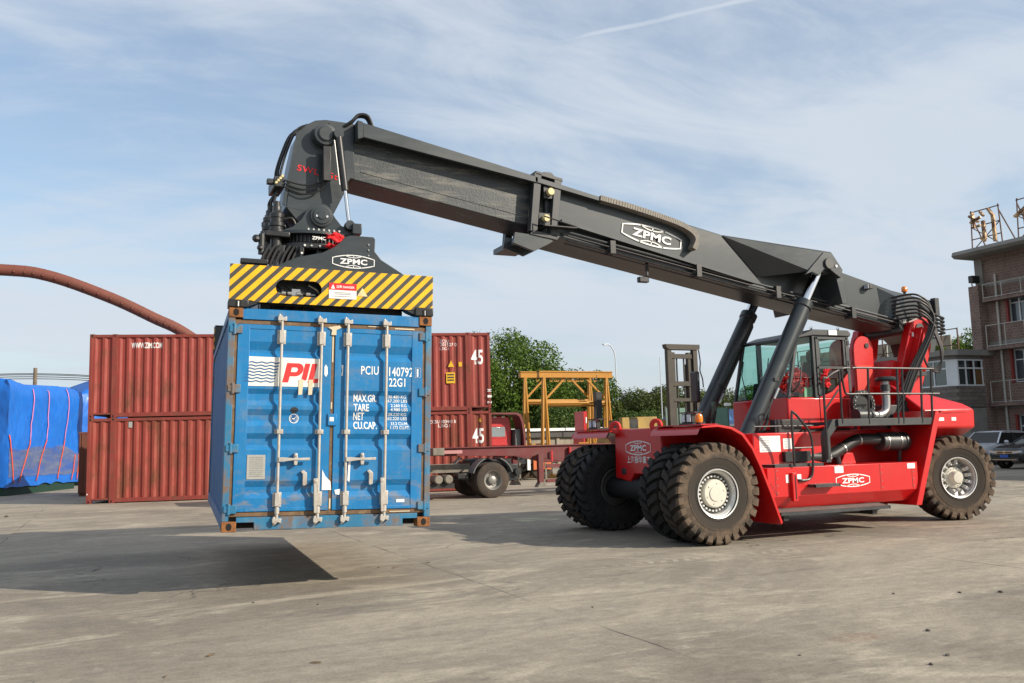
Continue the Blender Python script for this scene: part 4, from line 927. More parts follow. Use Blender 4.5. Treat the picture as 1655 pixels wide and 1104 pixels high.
# door panel profile: (z, inset)
PROF = [(2.36,0),(2.20,0),(2.10,.036),(2.07,.036),(2.01,0),(1.645,0),(1.585,.036),(1.51,.036),(1.45,0),(1.405,0),(1.335,.036),(1.27,.036),(1.21,0),(1.125,0),(1.06,.036),(.99,.036),(.93,0),(.575,0),(.505,.036),(.44,.036),(.375,0),(.255,0)]
YD = -3.005
def door_depth(z):
    for (a, da), (b, db) in zip(PROF, PROF[1:]):
        if b <= z <= a: return YD+da+(db-da)*(a-z)/(a-b)
    return YD
ZF = [z for z, d in PROF]
def blue_container():
    T = thing('shipping_container', 'blue twenty foot shipping container hanging under the striped spreader', 'container', HANG)
    CW, CH, CL = 1.219, 2.591, 3.029
    R = MT['blue_rail']; B = MT['blue']
    # sides with vertical corrugation
    for sg in (-1, 1):
        mb = MB(); y = -2.85; xs = sg*(CW-.02); xi = sg*(CW-.056); pts = []
        while y < 2.85:
            for dy, xx in ((0,xs),(.07,xs),(.138,xi),(.208,xi)): pts.append((min(y+dy,2.9), xx))
            y += .276
        vs = [(x_, y_, .16) for y_, x_ in pts]+[(x_, y_, 2.48) for y_, x_ in pts]; n = len(pts)
        mb.faces(vs, [(i,i+1,i+1+n,i+n) for i in range(n-1)])
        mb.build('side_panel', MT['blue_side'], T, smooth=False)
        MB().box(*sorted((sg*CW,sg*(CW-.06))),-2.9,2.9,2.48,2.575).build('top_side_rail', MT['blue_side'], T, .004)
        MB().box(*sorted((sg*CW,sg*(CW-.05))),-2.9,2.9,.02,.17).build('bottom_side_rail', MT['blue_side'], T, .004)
    rf = MB(); pts = []
    y = -2.9
    while y < 2.85:
        for dy, z in ((0,2.555),(.1,2.555),(.13,2.535),(.19,2.535)): pts.append((y+dy, z))
        y += .22
    n = len(pts); rf.faces([(-1.16,a,b) for a,b in pts]+[(1.16,a,b) for a,b in pts], [(i,i+1,i+1+n,i+n) for i in range(n-1)])
    rf.build('roof_panel', B, T, smooth=False)
    MB().box(-1.16,1.16,-2.9,2.96,.12,.16).build('floor', MT['dgrey'], T)
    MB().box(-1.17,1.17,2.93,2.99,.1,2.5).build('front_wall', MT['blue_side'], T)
    for sy in (-1, 1):
        for sx in (-1, 1):
            x0, x1 = sorted((sx*CW, sx*(CW-.075))); y0, y1 = sorted((sy*CL*.996, sy*(CL-.12)))
            MB().box(x0,x1,y0,y1,.118,2.475).build('corner_post', R, T, .006)
            for z0 in (0, CH-.118):
                xx0, xx1 = sorted((sx*CW, sx*(CW-.162))); yy0, yy1 = sorted((sy*CL, sy*(CL-.178)))
                c = MB().box(xx0,xx1,yy0,yy1,z0,z0+.118).build('corner_casting', MT['rustcast'], T, .008)
                if sy < 0:
                    cx = (xx0+xx1)/2; n = 14
                    MB().prism([(cx+.033*cos(2*pi*i/n), z0+.059+.042*sin(2*pi*i/n)) for i in range(n)], 'y', -CL-.0015, -CL+.02).build('hole', MT['hole'], c)
                    MB().prism([(0,0)]*0 or [(yy0+.089+.05*cos(2*pi*i/n), z0+.059+.034*sin(2*pi*i/n)) for i in range(n)], 'x', *sorted((sx*(CW+.0015), sx*(CW-.02)))).build('hole', MT['hole'], c)
    # door end: header, sill with fork pockets
    hd_ = MB(); hd_.prism([(-1.06,2.585),(1.06,2.585),(1.06,2.455),(-1.06,2.455)], 'y', -3.015, -2.9); hd_.build('door_header', MT['blue'], T, .005)
    si = MB(); si.prism([(-1.06,.165),(1.06,.165),(1.06,.105),(.88,.105),(.88,.02),(-.86,.02),(-.86,.105),(-1.06,.105)], 'y', -3.02, -2.86); si.build('door_sill', R, T, .004)
    MB().box(-1.15,1.15,-2.86,-2.84,.03,.12).build('sill_back', MT['hole'], T)
    g = MB()
    for x in (-1.130, .0, 1.130): g.box(x-.022,x+.022,-3.0,-2.95,.17,2.45)
    g.box(-1.12,1.12,-2.998,-2.95,2.40,2.452); g.box(-1.12,1.12,-2.998,-2.95,.168,.222)
    g.build('door_gasket', MT['gasket'], T, .006)
    for sx in (-1, 1):
        x0, x1 = (-1.108,-.022) if sx < 0 else (.022,1.108)
        d = MB(); fx0, fx1 = (x0+.135, x1-.125) if sx < 0 else (x0+.125, x1-.135)
        # pressed centre panel
        vs = []
        for z, dep in PROF: vs += [(fx0+ (0 if dep == 0 else .0), YD+dep, z), (fx1, YD+dep, z)]
        d.faces(vs, [(2*i,2*i+1,2*i+3,2*i+2) for i in range(len(PROF)-1)])
        # cheeks closing the presses at their ends, slightly sloped
        door_ = d.build('door', B, T, smooth=False)
        door_['label'] = 'left door leaf with the logo plate' if sx < 0 else 'right door leaf with the stencilled numbers'
        fr_ = MB()
        fr_.box(x0,fx0,-3.012,-2.955,.225,2.40); fr_.box(fx1,x1,-3.012,-2.955,.225,2.40); fr_.box(fx0,fx1,-3.012,-2.97,2.345,2.40); fr_.box(fx0,fx1,-3.012,-2.97,.225,.265)
        fr_.build('frame', B, door_, .004)
        # hinges
        for z in (2.335, 1.64, .95, .256):
            hx = sx*1.135
            MB().box(*sorted((hx-sx*.075,hx+sx*.01)),-3.032,-3.006,z-.05,z+.05).cyl((hx+sx*.012,-3.02,z-.065),(hx+sx*.012,-3.02,z+.065),.02,n=10).box(*sorted((hx+sx*.01,hx+sx*.07)),-3.028,-2.99,z-.04,z+.04).build('hinge', MT['blue_rail'], door_, .008)
        # locking rods
        rods = (-.613,-.147) if sx < 0 else (.169,.644)
        for x in rods:
            rd = MB().cyl((x,-3.052,.13),(x,-3.052,2.475),.0175,n=14).build('locking_rod', MT['galv'], door_)
            for z in (.36, 1.145, 2.26):
                kb = MB(); h_ = .028 if z == 1.145 else .085
                kb.box(x-.05,x+.05,-3.028,-3.008,z-h_,z+h_); kb.box(x-.028,x+.028,-3.078,-3.028,z-h_*.9,z+h_*.9)
                for q in (-.036,.036):
                    for zz in ((z,) if z == 1.145 else (z-.05,z+.05)): kb.cyl((x+q,-3.028,zz),(x+q,-3.036,zz),.009,n=6)
                kb.build('rod_bracket', MT['galv'], rd, .004)
            for z, s_ in ((.125,-1),(2.47,1)):
                kk = MB(); kk.prism([(x-.05,z-.02*s_),(x+.055,z-.02*s_),(x+.05,z+.035*s_),(x+.012,z+.02*s_),(x-.012,z+.05*s_),(x-.05,z+.03*s_)], 'y', -3.075, -3.025); kk.cyl((x-.03,-3.05,z-.04*s_),(x-.03,-3.05,z+.06*s_),.016,n=8)
                kk.build('cam_keeper', MT['galv'], rd, .004)
            MB().cyl((x,-3.052,.20),(x,-3.052,.27),.028,n=12).build('rod_collar', MT['galv'], rd)
        # handles
        xa, xb = rods
        hz = .825
        hn = MB(); hn.prism([(xa,hz+.022),(xa+.05,hz+.022),(xa+.17,hz+.012),(xa+.36,hz+.018),(xa+.36,hz-.014),(xa+.17,hz-.014),(xa+.05,hz-.03),(xa,hz-.03)], 'y', -3.086, -3.066)
        hn.build('rod_handle', MT['galv'], door_, .004)
        MB().prism([(xa+.18,hz+.07),(xa+.215,hz+.07),(xa+.225,hz),(xa+.215,hz-.07),(xa+.18,hz-.07),(xa+.172,hz)], 'y', -3.075, -3.008).cyl((xa+.197,-3.1,hz+.045),(xa+.197,-3.0,hz+.045),.017,n=8).build('handle_catch', MT['galv'], door_, .005)
        MB().prism([(xa+.26,.68),(xa+.29,.70),(xa+.335,.66),(xa+.335,.53),(xa+.30,.51),(xa+.285,.53),(xa+.285,.65)], 'y', -3.05, -3.006).build('handle_retainer', MT['galv'], door_, .005)
        h2 = MB(); x2 = xb-.035
        h2.prism([(x2-.025,.60),(x2+.025,.60),(x2+.022,.50),(x2+.018,.20),(x2-.012,.20),(x2-.02,.5)], 'y', -3.092, -3.070); h2.cyl((x2,-3.098,.565),(x2,-3.0,.565),.020,n=10)
        h2.build('rod_handle', MT['galv'], door_, .004)
    MB().box(-.05,.055,-3.035,-3.0,1.22,1.36).build('lock_box', B, T, .006)
    MB().box(-.03,.02,-3.0385,-3.0355,1.27,1.32).build('paint_chip', MT['paper'], T, .01)
    MB().prism([(-.07,2.40),(.07,2.43),(.09,2.40),(.03,2.37),(.03,2.31),(-.03,2.31),(-.02,2.37)], 'y', -3.03, -2.99).build('torn_seal', MT['tape'], T)
    for (x0, x1, z0, z1) in ((-.012,.004,1.98,2.32),(-.01,.008,.24,.36),(-.014,0,1.42,1.50),(.75,1.0,2.415,2.43),(.42,.55,2.43,2.44),(.72,.97,.185,.196)):
        MB().box(x0,x1,-3.006,-2.999,z0,z1).build('peeling_seal', MT['tape'], T)
    # logo plate
    lp = MB(); lp.prism([(-1.035,2.022),(-.131,2.014),(-.137,1.676),(-1.04,1.676)], 'y', YD-.005, YD-.0015); lo = lp.build('logo_plate', MT['logo_white'], T, smooth=False)
    wv = MB()
    for k in range(7):
        z = 1.952-.037*k; xoff = -.968-.010*k
        pts = [(xoff+.345*i/24, z+.0065*sin(i/24*2*pi*3.1)) for i in range(25)]
        vs = []
        for x, zz in pts: vs += [(x,YD-.008,zz+.007),(x,YD-.008,zz-.007)]
        wv.faces(vs, [(2*i,2*i+1,2*i+3,2*i+2) for i in range(24)])
    wv.build('logo_waves', MT['logo_blue'], lo, smooth=False, recalc=False)
    # slanted block letters P I L
    sh = .22
    def bl(polys, nm='logo_letter'):
        b = MB()
        for pl in polys:
            b.faces([(x+sh*(z-1.72), YD-.008, z) for x, z in pl], [tuple(range(len(pl)))])
        b.build(nm, MT['logo_red'], lo, smooth=False)
    z0, z1 = 1.725, 1.955
    def P_():
        xo = -.590; outer_ = [(xo,z0),(xo+.068,z0),(xo+.068,z0+.075),(xo+.12,z0+.075)]+[(xo+.13+.078*cos(t), z0+.152+.078*sin(t)) for t in [-pi/2+.39*i for i in range(9)]]+[(xo+.13,z1),(xo,z1)]
        inner_ = [(xo+.068,z0+.125)]+[(xo+.118+.028*cos(t), z0+.153+.028*sin(t)) for t in [-pi/2+.5*i for i in range(7)]]+[(xo+.068,z0+.18)]
        # split P into stem + bowl quads
        ring = []
        N_ = 10
        bo = [(xo+.13+.078*cos(t), z0+.152+.078*sin(t)) for t in [-pi/2+pi*i/N_ for i in range(N_+1)]]
        bi = [(xo+.118+.026*cos(t), z0+.152+.028*sin(t)) for t in [-pi/2+pi*i/N_ for i in range(N_+1)]]
        bo = [(xo+.068,z0+.074)]+bo+[(xo+.068,z0+.23)]; bi = [(xo+.068,z0+.124)]+bi+[(xo+.068,z0+.18)]
        polys = [[(xo,z0),(xo+.068,z0),(xo+.068,z1),(xo,z1)]]
        for i in range(len(bo)-1): polys.append([bo[i],bo[i+1],bi[i+1],bi[i]])
        bl(polys)
    P_()
    bl([[(-.378,z0+.03),(-.318,z0+.03),(-.318,z1),(-.378,z1)]]); bl([[(-.297,z0),(-.178,z0),(-.178,z0+.05),(-.237,z0+.05),(-.237,z1),(-.297,z1)]])
    for x in (-.40,-.285): MB().prism([(x,1.76),(x+.055,1.765),(x+.045,1.585),(x+.0,1.58)], 'y', YD-.011, YD-.0085).build('tape_strip', MT['tape'], T)
    # plates and stickers
    pl_ = MB().box(-.96,-.755,YD-.006,YD+.002,.595,.875).build('data_plate', MT['plate'], T)
    q = MB()
    for i in range(11): q.box(-.935,-.78,YD-.0075,YD-.0065,.845-.022*i,.852-.022*i)
    q.build('print_lines', MT['steel'], pl_)
    n = 28; ds = MB().lathe([(.0,0),(.048,0)], n, 'y', (-.44,0,1.30))
    for v in ds.bm.verts: v.co.y = door_depth(v.co.z)-.003
    ds.build('round_badge', MT['logo_blue'], T, smooth=False)
    ri = MB().lathe([(.048,0),(.056,0)], n, 'y', (-.44,0,1.30)); ri.lathe([(.036,0),(.040,0)], n, 'y', (-.44,0,1.30)); ri.faces([(-.465,0,1.30),(-.44,0,1.285),(-.41,0,1.325),(-.435,0,1.305)],[(0,1,2,3)])
    for v in ri.bm.verts: v.co.y = door_depth(v.co.z)-.0045
    ri.build('badge_ring', MT['white'], T, smooth=False)
    sm = MB().lathe([(.0,0),(.045,0)], 20, 'y', (-.44,0,1.40))
    for v in sm.bm.verts: v.co.z = 1.40+(v.co.z-1.40)*.8; v.co.y = door_depth(v.co.z)-.003
    sm.build('worn_badge', MT['dgrey'], T, smooth=False)
    MB().box(.80,.90,YD-.005,YD,.30,.335).build('small_label', MT['white'], T)
    for pts in ([(-.10,.70),(-.06,.62),(.0,.56),(.01,.46),(-.10,.46)], [(.05,.46),(.12,.47),(.11,.40),(.06,.41)], [(.21,.80),(.235,.80),(.225,.55),(.20,.57)]):
        MB().prism(pts, 'y', -3.022, -3.0165).build('torn_paper', MT['paper'], T)
    for pts in ([(-.10,1.92),(-.085,1.95),(-.065,1.92),(-.06,1.84),(-.08,1.80),(-.10,1.83)], [(.10,1.95),(.125,1.95),(.12,1.82),(.10,1.82),(.11,1.88)]):
        MB().prism(pts, 'y', -3.0145, -3.0125).build('paint_patch', MT['paper'], T)
    W_ = MT['lamp_white']; cut = ('z', ZF, door_depth)
    def LT(t, x, z, w, h, **k): return lettering(t, (x,YD,z), w, h, W_, T, cut=cut, **k)
    LT('PCIU', .45, 1.895, .215, .105, weight=.012, spacing=1.1); LT('140792', .838, 1.885, .30, .115, weight=.012, spacing=1.05); LT('22G1', .790, 1.755, .205, .105, weight=.012)
    lettering('1', (1.045,-3.012-.003,1.88), .02, .095, W_, T, weight=.02)
    bx = MB()
    for a_, b_ in (((1.012,1.82),(1.012,1.94)),((1.078,1.82),(1.078,1.94)),((1.012,1.82),(1.078,1.82)),((1.012,1.94),(1.078,1.94))): bx.bar((a_[0],-3.0145,a_[1]),(b_[0],-3.0145,b_[1]),.006,.002)
    bx.build('check_digit_box', W_, T)
    for t, z, w in (('MAX.GR.',1.555,.285),('TARE',1.44,.185),('NET',1.335,.13),('CU.CAP.',1.225,.285)): LT(t, .262+w/2, z, w, .09, weight=.02)
    rows = (('30.480 KG',1.578,.225,.80),('67.200 LBS',1.528,.245,.805),('2.260 KG',1.470,.195,.815),('4.980 LBS',1.420,.215,.82),('28.220 KG',1.362,.225,.80),('62.220 LBS',1.312,.24,.805),('33.2 CU.M.',1.250,.215,.83),('1.173 CU.FT.',1.200,.24,.835))
    for t, z, w, x in rows: LT(t, x, z, w, .038, weight=.008)
    return T
blue_container()

# ---------------------------------------------------------------- spreader
def stripes():
    m_ = bpy.data.materials.new('hazard_stripes'); m_.use_nodes = True; t = m_.node_tree; b = t.nodes['Principled BSDF']
    co = t.nodes.new('ShaderNodeTexCoord').outputs['Object']; sp = t.nodes.new('ShaderNodeSeparateXYZ'); t.links.new(co, sp.inputs[0])
    def mth(op, a, c):
        n = t.nodes.new('ShaderNodeMath'); n.operation = op
        for i, v in enumerate((a, c)):
            if isinstance(v, (int, float)): n.inputs[i].default_value = v
            else: t.links.new(v, n.inputs[i])
        return n.outputs[0]
    k = mth('LESS_THAN', mth('MODULO', mth('ADD', mth('SUBTRACT', sp.outputs[0], mth('MULTIPLY', sp.outputs[2], .98)), 50.055), .1455), .080)
    n = t.nodes.new('ShaderNodeTexNoise'); n.inputs['Scale'].default_value = 6; n.inputs['Detail'].default_value = 8; t.links.new(co, n.inputs['Vector'])
    r = t.nodes.new('ShaderNodeMapRange'); r.inputs['From Min'].default_value = .3; r.inputs['From Max'].default_value = .7; r.inputs['To Min'].default_value = .88; r.inputs['To Max'].default_value = 1.08; t.links.new(n.outputs[0], r.inputs['Value'])
    x = t.nodes.new('ShaderNodeMix'); x.data_type = 'RGBA'; x.inputs[6].default_value = (.062,.058,.048,1); x.inputs[7].default_value = (.80,.445,.006,1); t.links.new(k, x.inputs[0])
    y = t.nodes.new('ShaderNodeMix'); y.data_type = 'RGBA'; y.blend_type = 'MULTIPLY'; y.inputs[0].default_value = 1; t.links.new(x.outputs[2], y.inputs[6]); t.links.new(r.outputs[0], y.inputs[7])
    t.links.new(y.outputs[2], b.inputs['Base Color']); b.inputs['Roughness'].default_value = .42
    return m_
MT['stripes'] = stripes()
SP = thing('container_spreader', 'dark grey container spreader with yellow and black striped end beam', 'spreader', HANG)
Bm = MT['boom']
def end_beam(sg):
    y0, y1 = (-3.03,-2.72) if sg < 0 else (2.72,3.03)
    hw = 1.225
    # front plate with an oval opening, built from strips round the hole
    face_y = y0 if sg < 0 else y1
    mb = MB()
    oc = [(-.43+.27*0, 0)]
    n = 12; cx0, cx1, cz, r = -.60, -.255, 2.852, .098
    hole = [(cx1+r*cos(t), cz+r*sin(t)) for t in [-pi/2+pi*i/n for i in range(n+1)]]+[(cx0+r*cos(t), cz+r*sin(t)) for t in [pi/2+pi*i/n for i in range(n+1)]]
    outl = [(-hw,2.68),(-.97,2.68),(-.93,2.665),(.98,2.665),(1.02,2.70),(hw,2.70),(hw,3.105),(-hw,3.105)]
    b = mb.bm
    def loop(pts, y):
        v = [b.verts.new((p[0], y, p[1])) for p in pts]; return v
    ya, yb = (face_y, face_y+.03) if sg < 0 else (face_y-.03, face_y)
    for y in (ya, yb):
        vo, vh = loop(outl, y), loop(hole, y); es = []
        for L_ in (vo, vh):
            for i in range(len(L_)): es.append(b.edges.new((L_[i], L_[(i+1)%len(L_)])))
        bmesh.ops.triangle_fill(b, use_beauty=True, edges=es)
        if y == ya: A_ = (vo, vh)
        else: B2_ = (vo, vh)
    for L1, L2 in zip(A_, B2_):
        for i in range(len(L1)): b.faces.new((L1[i], L1[(i+1)%len(L1)], L2[(i+1)%len(L2)], L2[i]))
    pl = mb.build('end_plate', MT['stripes'], SP, smooth=False)
    ib_, ia_ = (y1, yb) if sg < 0 else (y0, ya)
    MB().box(-hw+.01,hw-.01,*sorted((ib_, ib_-.03*(-sg))),2.70,3.09).build('back_plate', Bm, SP)
    MB().box(-hw+.01,hw-.01,*sorted((ia_, ib_)),3.07,3.095).build('top_plate', Bm, SP); MB().box(-hw+.02,hw-.02,*sorted((ia_, ib_)),2.69,2.71).build('bottom_plate', Bm, SP)
    for x in (-.75, .05, .85): MB().box(x-.015,x+.015,*sorted((ia_, ib_)),2.70,3.07).build('web_plate', Bm, SP)
    # twistlock housings on the corner castings
    for sx in (-1, 1):
        x0, x1 = sorted((sx*1.232, sx*1.0)); yy0, yy1 = (-3.045,-2.80) if sg < 0 else (2.80,3.045)
        h = MB().box(x0,x1,yy0,yy1,2.592,2.682 if sx<0 else 2.70).build('twistlock_housing', MT['black'], SP, .012)
        if sg < 0:
            MB().box(sx*1.12-.03,sx*1.12+.03,yy0-.004,yy0+.02,2.60,2.665).build('lock_slot', MT['hole'], h); MB().cyl((sx*1.12,yy0-.002,2.60),(sx*1.12,yy0-.002,2.66),.012,n=8).build('lock_pin', MT['steel'], h)
            MB().prism([(sx*1.0,2.68),(sx*1.0,2.61),(sx*.92,2.64),(sx*.86,2.68)], 'y', -3.02,-2.84).build('housing_gusset', MT['black'], h)
    return pl
end_beam(-1); end_beam(1)
# machinery behind the oval opening
mq = MB()
for x in (-.62,-.55,-.44,-.33): mq.cyl((x,-2.92,2.80),(x+.05,-2.92,2.80),.03,n=10)
mq.cyl((-.66,-2.90,2.80),(-.22,-2.90,2.80),.018); mq.box(-.50,-.40,-2.93,-2.86,2.78,2.86); mq.tube(catmull([(-.3,-2.9,2.92),(-.2,-2.92,2.86),(-.15,-2.9,2.78)],5),.012)
mq.build('valve_gear', MT['steel'], SP)
for k in range(3): MB().tube(catmull([(-.68+.1*k,-2.88,2.9),(-.5+.1*k,-2.92,2.77),(-.3+.06*k,-2.9,2.78)],6),.014,6).build('valve_hose', MT['rubber'], SP)
# danger sign and triangle
sg_ = MB().box(-.071,.262,-3.036,-3.0315,2.755,2.945).build('danger_sign', MT['white'], SP)
MB().box(-.071,.262,-3.0375,-3.0365,2.862,2.945).build('sign_band', MT['cloth_red'], sg_)
lettering('注意 DANGER', (.125,-3.0385,2.903), .22, .036, MT['lamp_white'], SP, weight=.02, name='sign_lettering')
MB().prism([(-.05,2.875),(.0,2.875),(-.025,2.93)], 'y', -3.039, -3.038).build('sign_triangle', MT['lamp_white'], sg_)
q = MB()
for z, w in ((2.83,.2),(2.812,.2),(2.785,.24)): q.box(.095-w/2,.095+w/2,-3.0375,-3.0365,z-.004,z+.004)
q.build('print_lines', MT['steel'], sg_)
MB().prism([(.27,2.80),(.40,2.80),(.335,2.905)], 'y', -3.034, -3.0312).build('warning_triangle', MT['brass'], SP)
# telescoping main beams
for x0, x1 in ((-.62,-.22), (.22,.62)): MB().box(x0,x1,-2.74,2.74,2.74,3.04).build('telescopic_beam', Bm, SP, .01)
MB().box(-.80,.80,-1.6,1.6,2.72,3.12).build('main_frame', Bm, SP, .015)
for k in range(4): MB().cyl((-.72+.12*k,-2.78,2.64),(-.50+.12*k,-2.70,2.64),.03,n=8).build('floating_roller', MT['black'], SP)
MB().box(-.85,.9,-2.75,-2.62,2.62,2.70).build('slide_block', MT['black'], SP, .01)
# bracket plates with the emblem (one each side)
gp = [(-.95,3.02),(-.72,3.39),(-.25,3.628),(.10,3.72),(.266,3.81),(.37,3.91),(.42,3.975),(.50,4.0),(.83,4.0),(.855,3.97),(.85,3.79),(.95,3.67),(1.267,3.487),(1.267,3.02)]
gp = [(x, z) for x, z in gp]
for y in (-1.12, 1.08):
    MB().prism(gp, 'y', y, y+.05).build('side_bracket', Bm, SP, .006)
emblem((.545,-1.128,3.615), .60, .185, MT['lamp_white'], SP, FACE_NY, lw=.05, name='bracket_emblem')
MB().box(.40,.80,-1.07,1.08,3.70,3.96).build('bracket_bridge', Bm, SP, .01)
bl_ = MB()
for z in (3.72,3.80,3.88): bl_.cyl((.76,-1.12,z),(.76,-1.135,z),.014,n=6)
bl_.build('bolt_row', MT['steel'], SP)
# slewing ring and rotator
RX = .08
MB().lathe([(.0,0),(.70,0),(.70,.05),(.0,.05)], 40, 'z', (RX,0,4.09)).build('rotator_plate', Bm, SP, .004)
gear = MB(); n = 64
for k in range(n):
    t0 = 2*pi*k/n; t1 = t0+2*pi/n*.5
    pts = [(RX+r*cos(t), r*sin(t)) for r, t in ((.56,t0),(.61,t0+.01),(.61,t1-.01),(.56,t1))]
    gear.prism(pts, 'z', 3.98, 4.08)
gear.lathe([(.0,3.96),(.57,3.96),(.57,4.09),(.0,4.09)], 40, 'z', (RX,0,0)); gear.build('ring_gear', MT['black'], SP)
MB().lathe([(.64,3.86),(.64,3.96),(.0,3.96)], 36, 'z', (RX,0,0)).build('lower_ring', MT['black'], SP)
for x in (-.42,-.18,.12,.36): MB().box(x-.04,x+.04,-.60,.60,3.1,3.9).build('rotator_frame_web', MT['black'], SP, .006)
wf = MB()
for a_, b_ in (((-.14,3.5),(-.14,3.90)),((-.14,3.90),(.42,3.90)),((.36,3.9),(.36,3.6))): wf.bar((a_[0],-.66,a_[1]),(b_[0],-.66,b_[1]),.05,.06)
wf.build('guard_frame', MT['black'], SP, .005)
bw = MB()
for x in (-.10,.0,.12,.25,.34): bw.cyl((x,-.69,3.90),(x,-.705,3.90),.017,n=6)
for z in (3.78,3.68): bw.cyl((-.14,-.69,z),(-.14,-.705,z),.017,n=6)
for x in [-.05+.075*i for i in range(7)]: bw.cyl((x,-.70*cos(.1),4.145),(x,-.64,4.165),.014,n=6)
bw.build('bolt_row', MT['white'], SP)
lettering('ZPMC', (.10,-.70,4.02), .20, .05, MT['lamp_white'], SP, weight=.03, name='rotator_lettering')
# trunnion cradle hugging the boom head
tp = [(-.60,4.14),(-.40,4.15),(-.26,4.21),(-.14,4.33),(-.06,4.48),(.03,4.57)]+[(.155+.16*cos(t), 4.44+.16*sin(t)) for t in [2.2-.3*i for i in range(0,6)]]+[(.36,4.40),(.46,4.28),(.56,4.26),(.66,4.30),(.72,4.24),(.72,4.14)]
for y in (-.50, .44):
    MB().prism(tp, 'y', y, y+.06).build('cradle_plate', Bm, SP, .006)
pn = MB().lathe([(0,-.10),(.06,-.10),(.065,-.085),(.125,-.08),(.13,-.06),(.165,-.055),(.165,.0)], 32, 'y', (.155,-.50,4.40)).build('cradle_pin', Bm, SP)
for x in (-.075,.075): MB().cyl((.155+x,-.58,4.385),(.155+x,-.592,4.385),.018,n=8).build('pin_bolt', MT['lens'], pn)
MB().cyl((.155,-.5,4.40),(.155,.5,4.40),.10,n=20).build('cradle_shaft', MT['dgrey'], SP)
MB().box(.60,.74,-.66,-.46,4.14,4.30).build('damper_lug', Bm, SP, .01)
# slewing motors
for (x, y, h) in ((-.49,-.46,.46),(-.56,-.16,.46),(-.56,.16,.46),(-.49,.46,.46)):
    MB().lathe([(.0,-.30),(.085,-.30),(.085,-.02),(.125,-.02),(.125,.02),(.10,.03),(.10,.07),(.118,.08),(.118,.13),(.095,.14),(.095,.20),(.105,.21),(.105,.27),(.08,.29),(.06,.33),(.06,h-.07),(.045,h-.07),(.045,h),(0,h)], 18, 'z', (x,y,4.12)).build('slew_motor', MT['black'], SP)
    MB().tube(catmull([(x+.1,y,4.32),(x+.22,y,4.34),(x+.28,y,4.2),(x+.2,y,4.1)],5),.02,7).build('motor_hose', MT['rubber'], SP)
MB().box(-.66,-.30,-.60,.60,4.02,4.11).build('motor_base', MT['black'], SP, .02)
MB().sphere((-.78,-.55,3.98),.06,8).sphere((-.72,-.58,3.84),.05,8).cyl((-.7,-.55,3.75),(-.7,-.55,4.05),.05,n=10).build('pump', MT['black'], SP)
for k in range(7):
    x0 = -.58+.07*k
    MB().tube(catmull([(x0,-.55,3.9),(x0-.10,-.66,3.7),(x0-.16,-.70,3.45),(x0-.06,-.7,3.15)],6),.022,7).build('spreader_hose', MT['rubber'], SP)
mn = MB().box(-1.0,-.62,-.80,-.66,3.56,3.63).build('hose_manifold', MT['black'], SP, .01)
for x in (-.97,-.86,-.80,-.74): MB().tube([(x,-.73,3.57),(x+.01,-.74,3.3),(x+.02,-.74,3.08)],.018,7).build('manifold_hose', MT['rubber'], SP)
MB().tube(catmull([(-.66,-.73,3.58),(-.55,-.72,3.46),(-.35,-.72,3.44),(-.25,-.7,3.6)],6),.025,7).build('manifold_hose', MT['rubber'], SP)
MB().box(-.9,-.6,-.70,.70,3.05,3.14).build('hose_tray', MT['black'], SP)
rib = ruffle('red_cloth', HANG @ Vector((.36,-.92,3.93)), .17, 34, 'red cloth knotted on the spreader rotator below the boom head', 'cloth', (1,.5,.8), seed=11)

# ---------------------------------------------------------------- forty-five foot containers
MT['crimson'] = rusty('brick_red_container_paint', (.265, .036, .025), .85, .50, .68, 1.3, (1,1,.45), .6, (.12,.045,.025), (.38,.12,.08), .45)
MT['crimson_b'] = rusty('dark_red_container_paint', (.255, .035, .022), .9, .47, .66, 1.5, (1,1,.45), .62, (.12,.045,.02), (.38,.13,.085), .5)
MT['crim_rail'] = rusty('red_rail_paint', (.22,.034,.024), .8, .50, .66, 3, (1,1,1), .6, (.13,.05,.025), (.40,.16,.10), .4)
MT['yel'] = mat('yellow_marking', (.72,.42,.02), .6, var=.2, vs=20)
A45 = Vector((-9.45,20.36,0)); dir45 = Vector((13.44,-3.33,0)).normalized(); ang45 = atan2(dir45.y, dir45.x)
CORR = .29
def corr_pts(x0, x1):
    pts = []; n = max(1, round((x1-x0)/CORR)); p_ = (x1-x0)/n; x = x0
    for i in range(n):
        for f_, d in ((0,.0),(.26,.0),(.5,.042),(.76,.042)): pts.append((x+p_*f_, d))
        x += p_
    pts.append((x1,0)); return pts
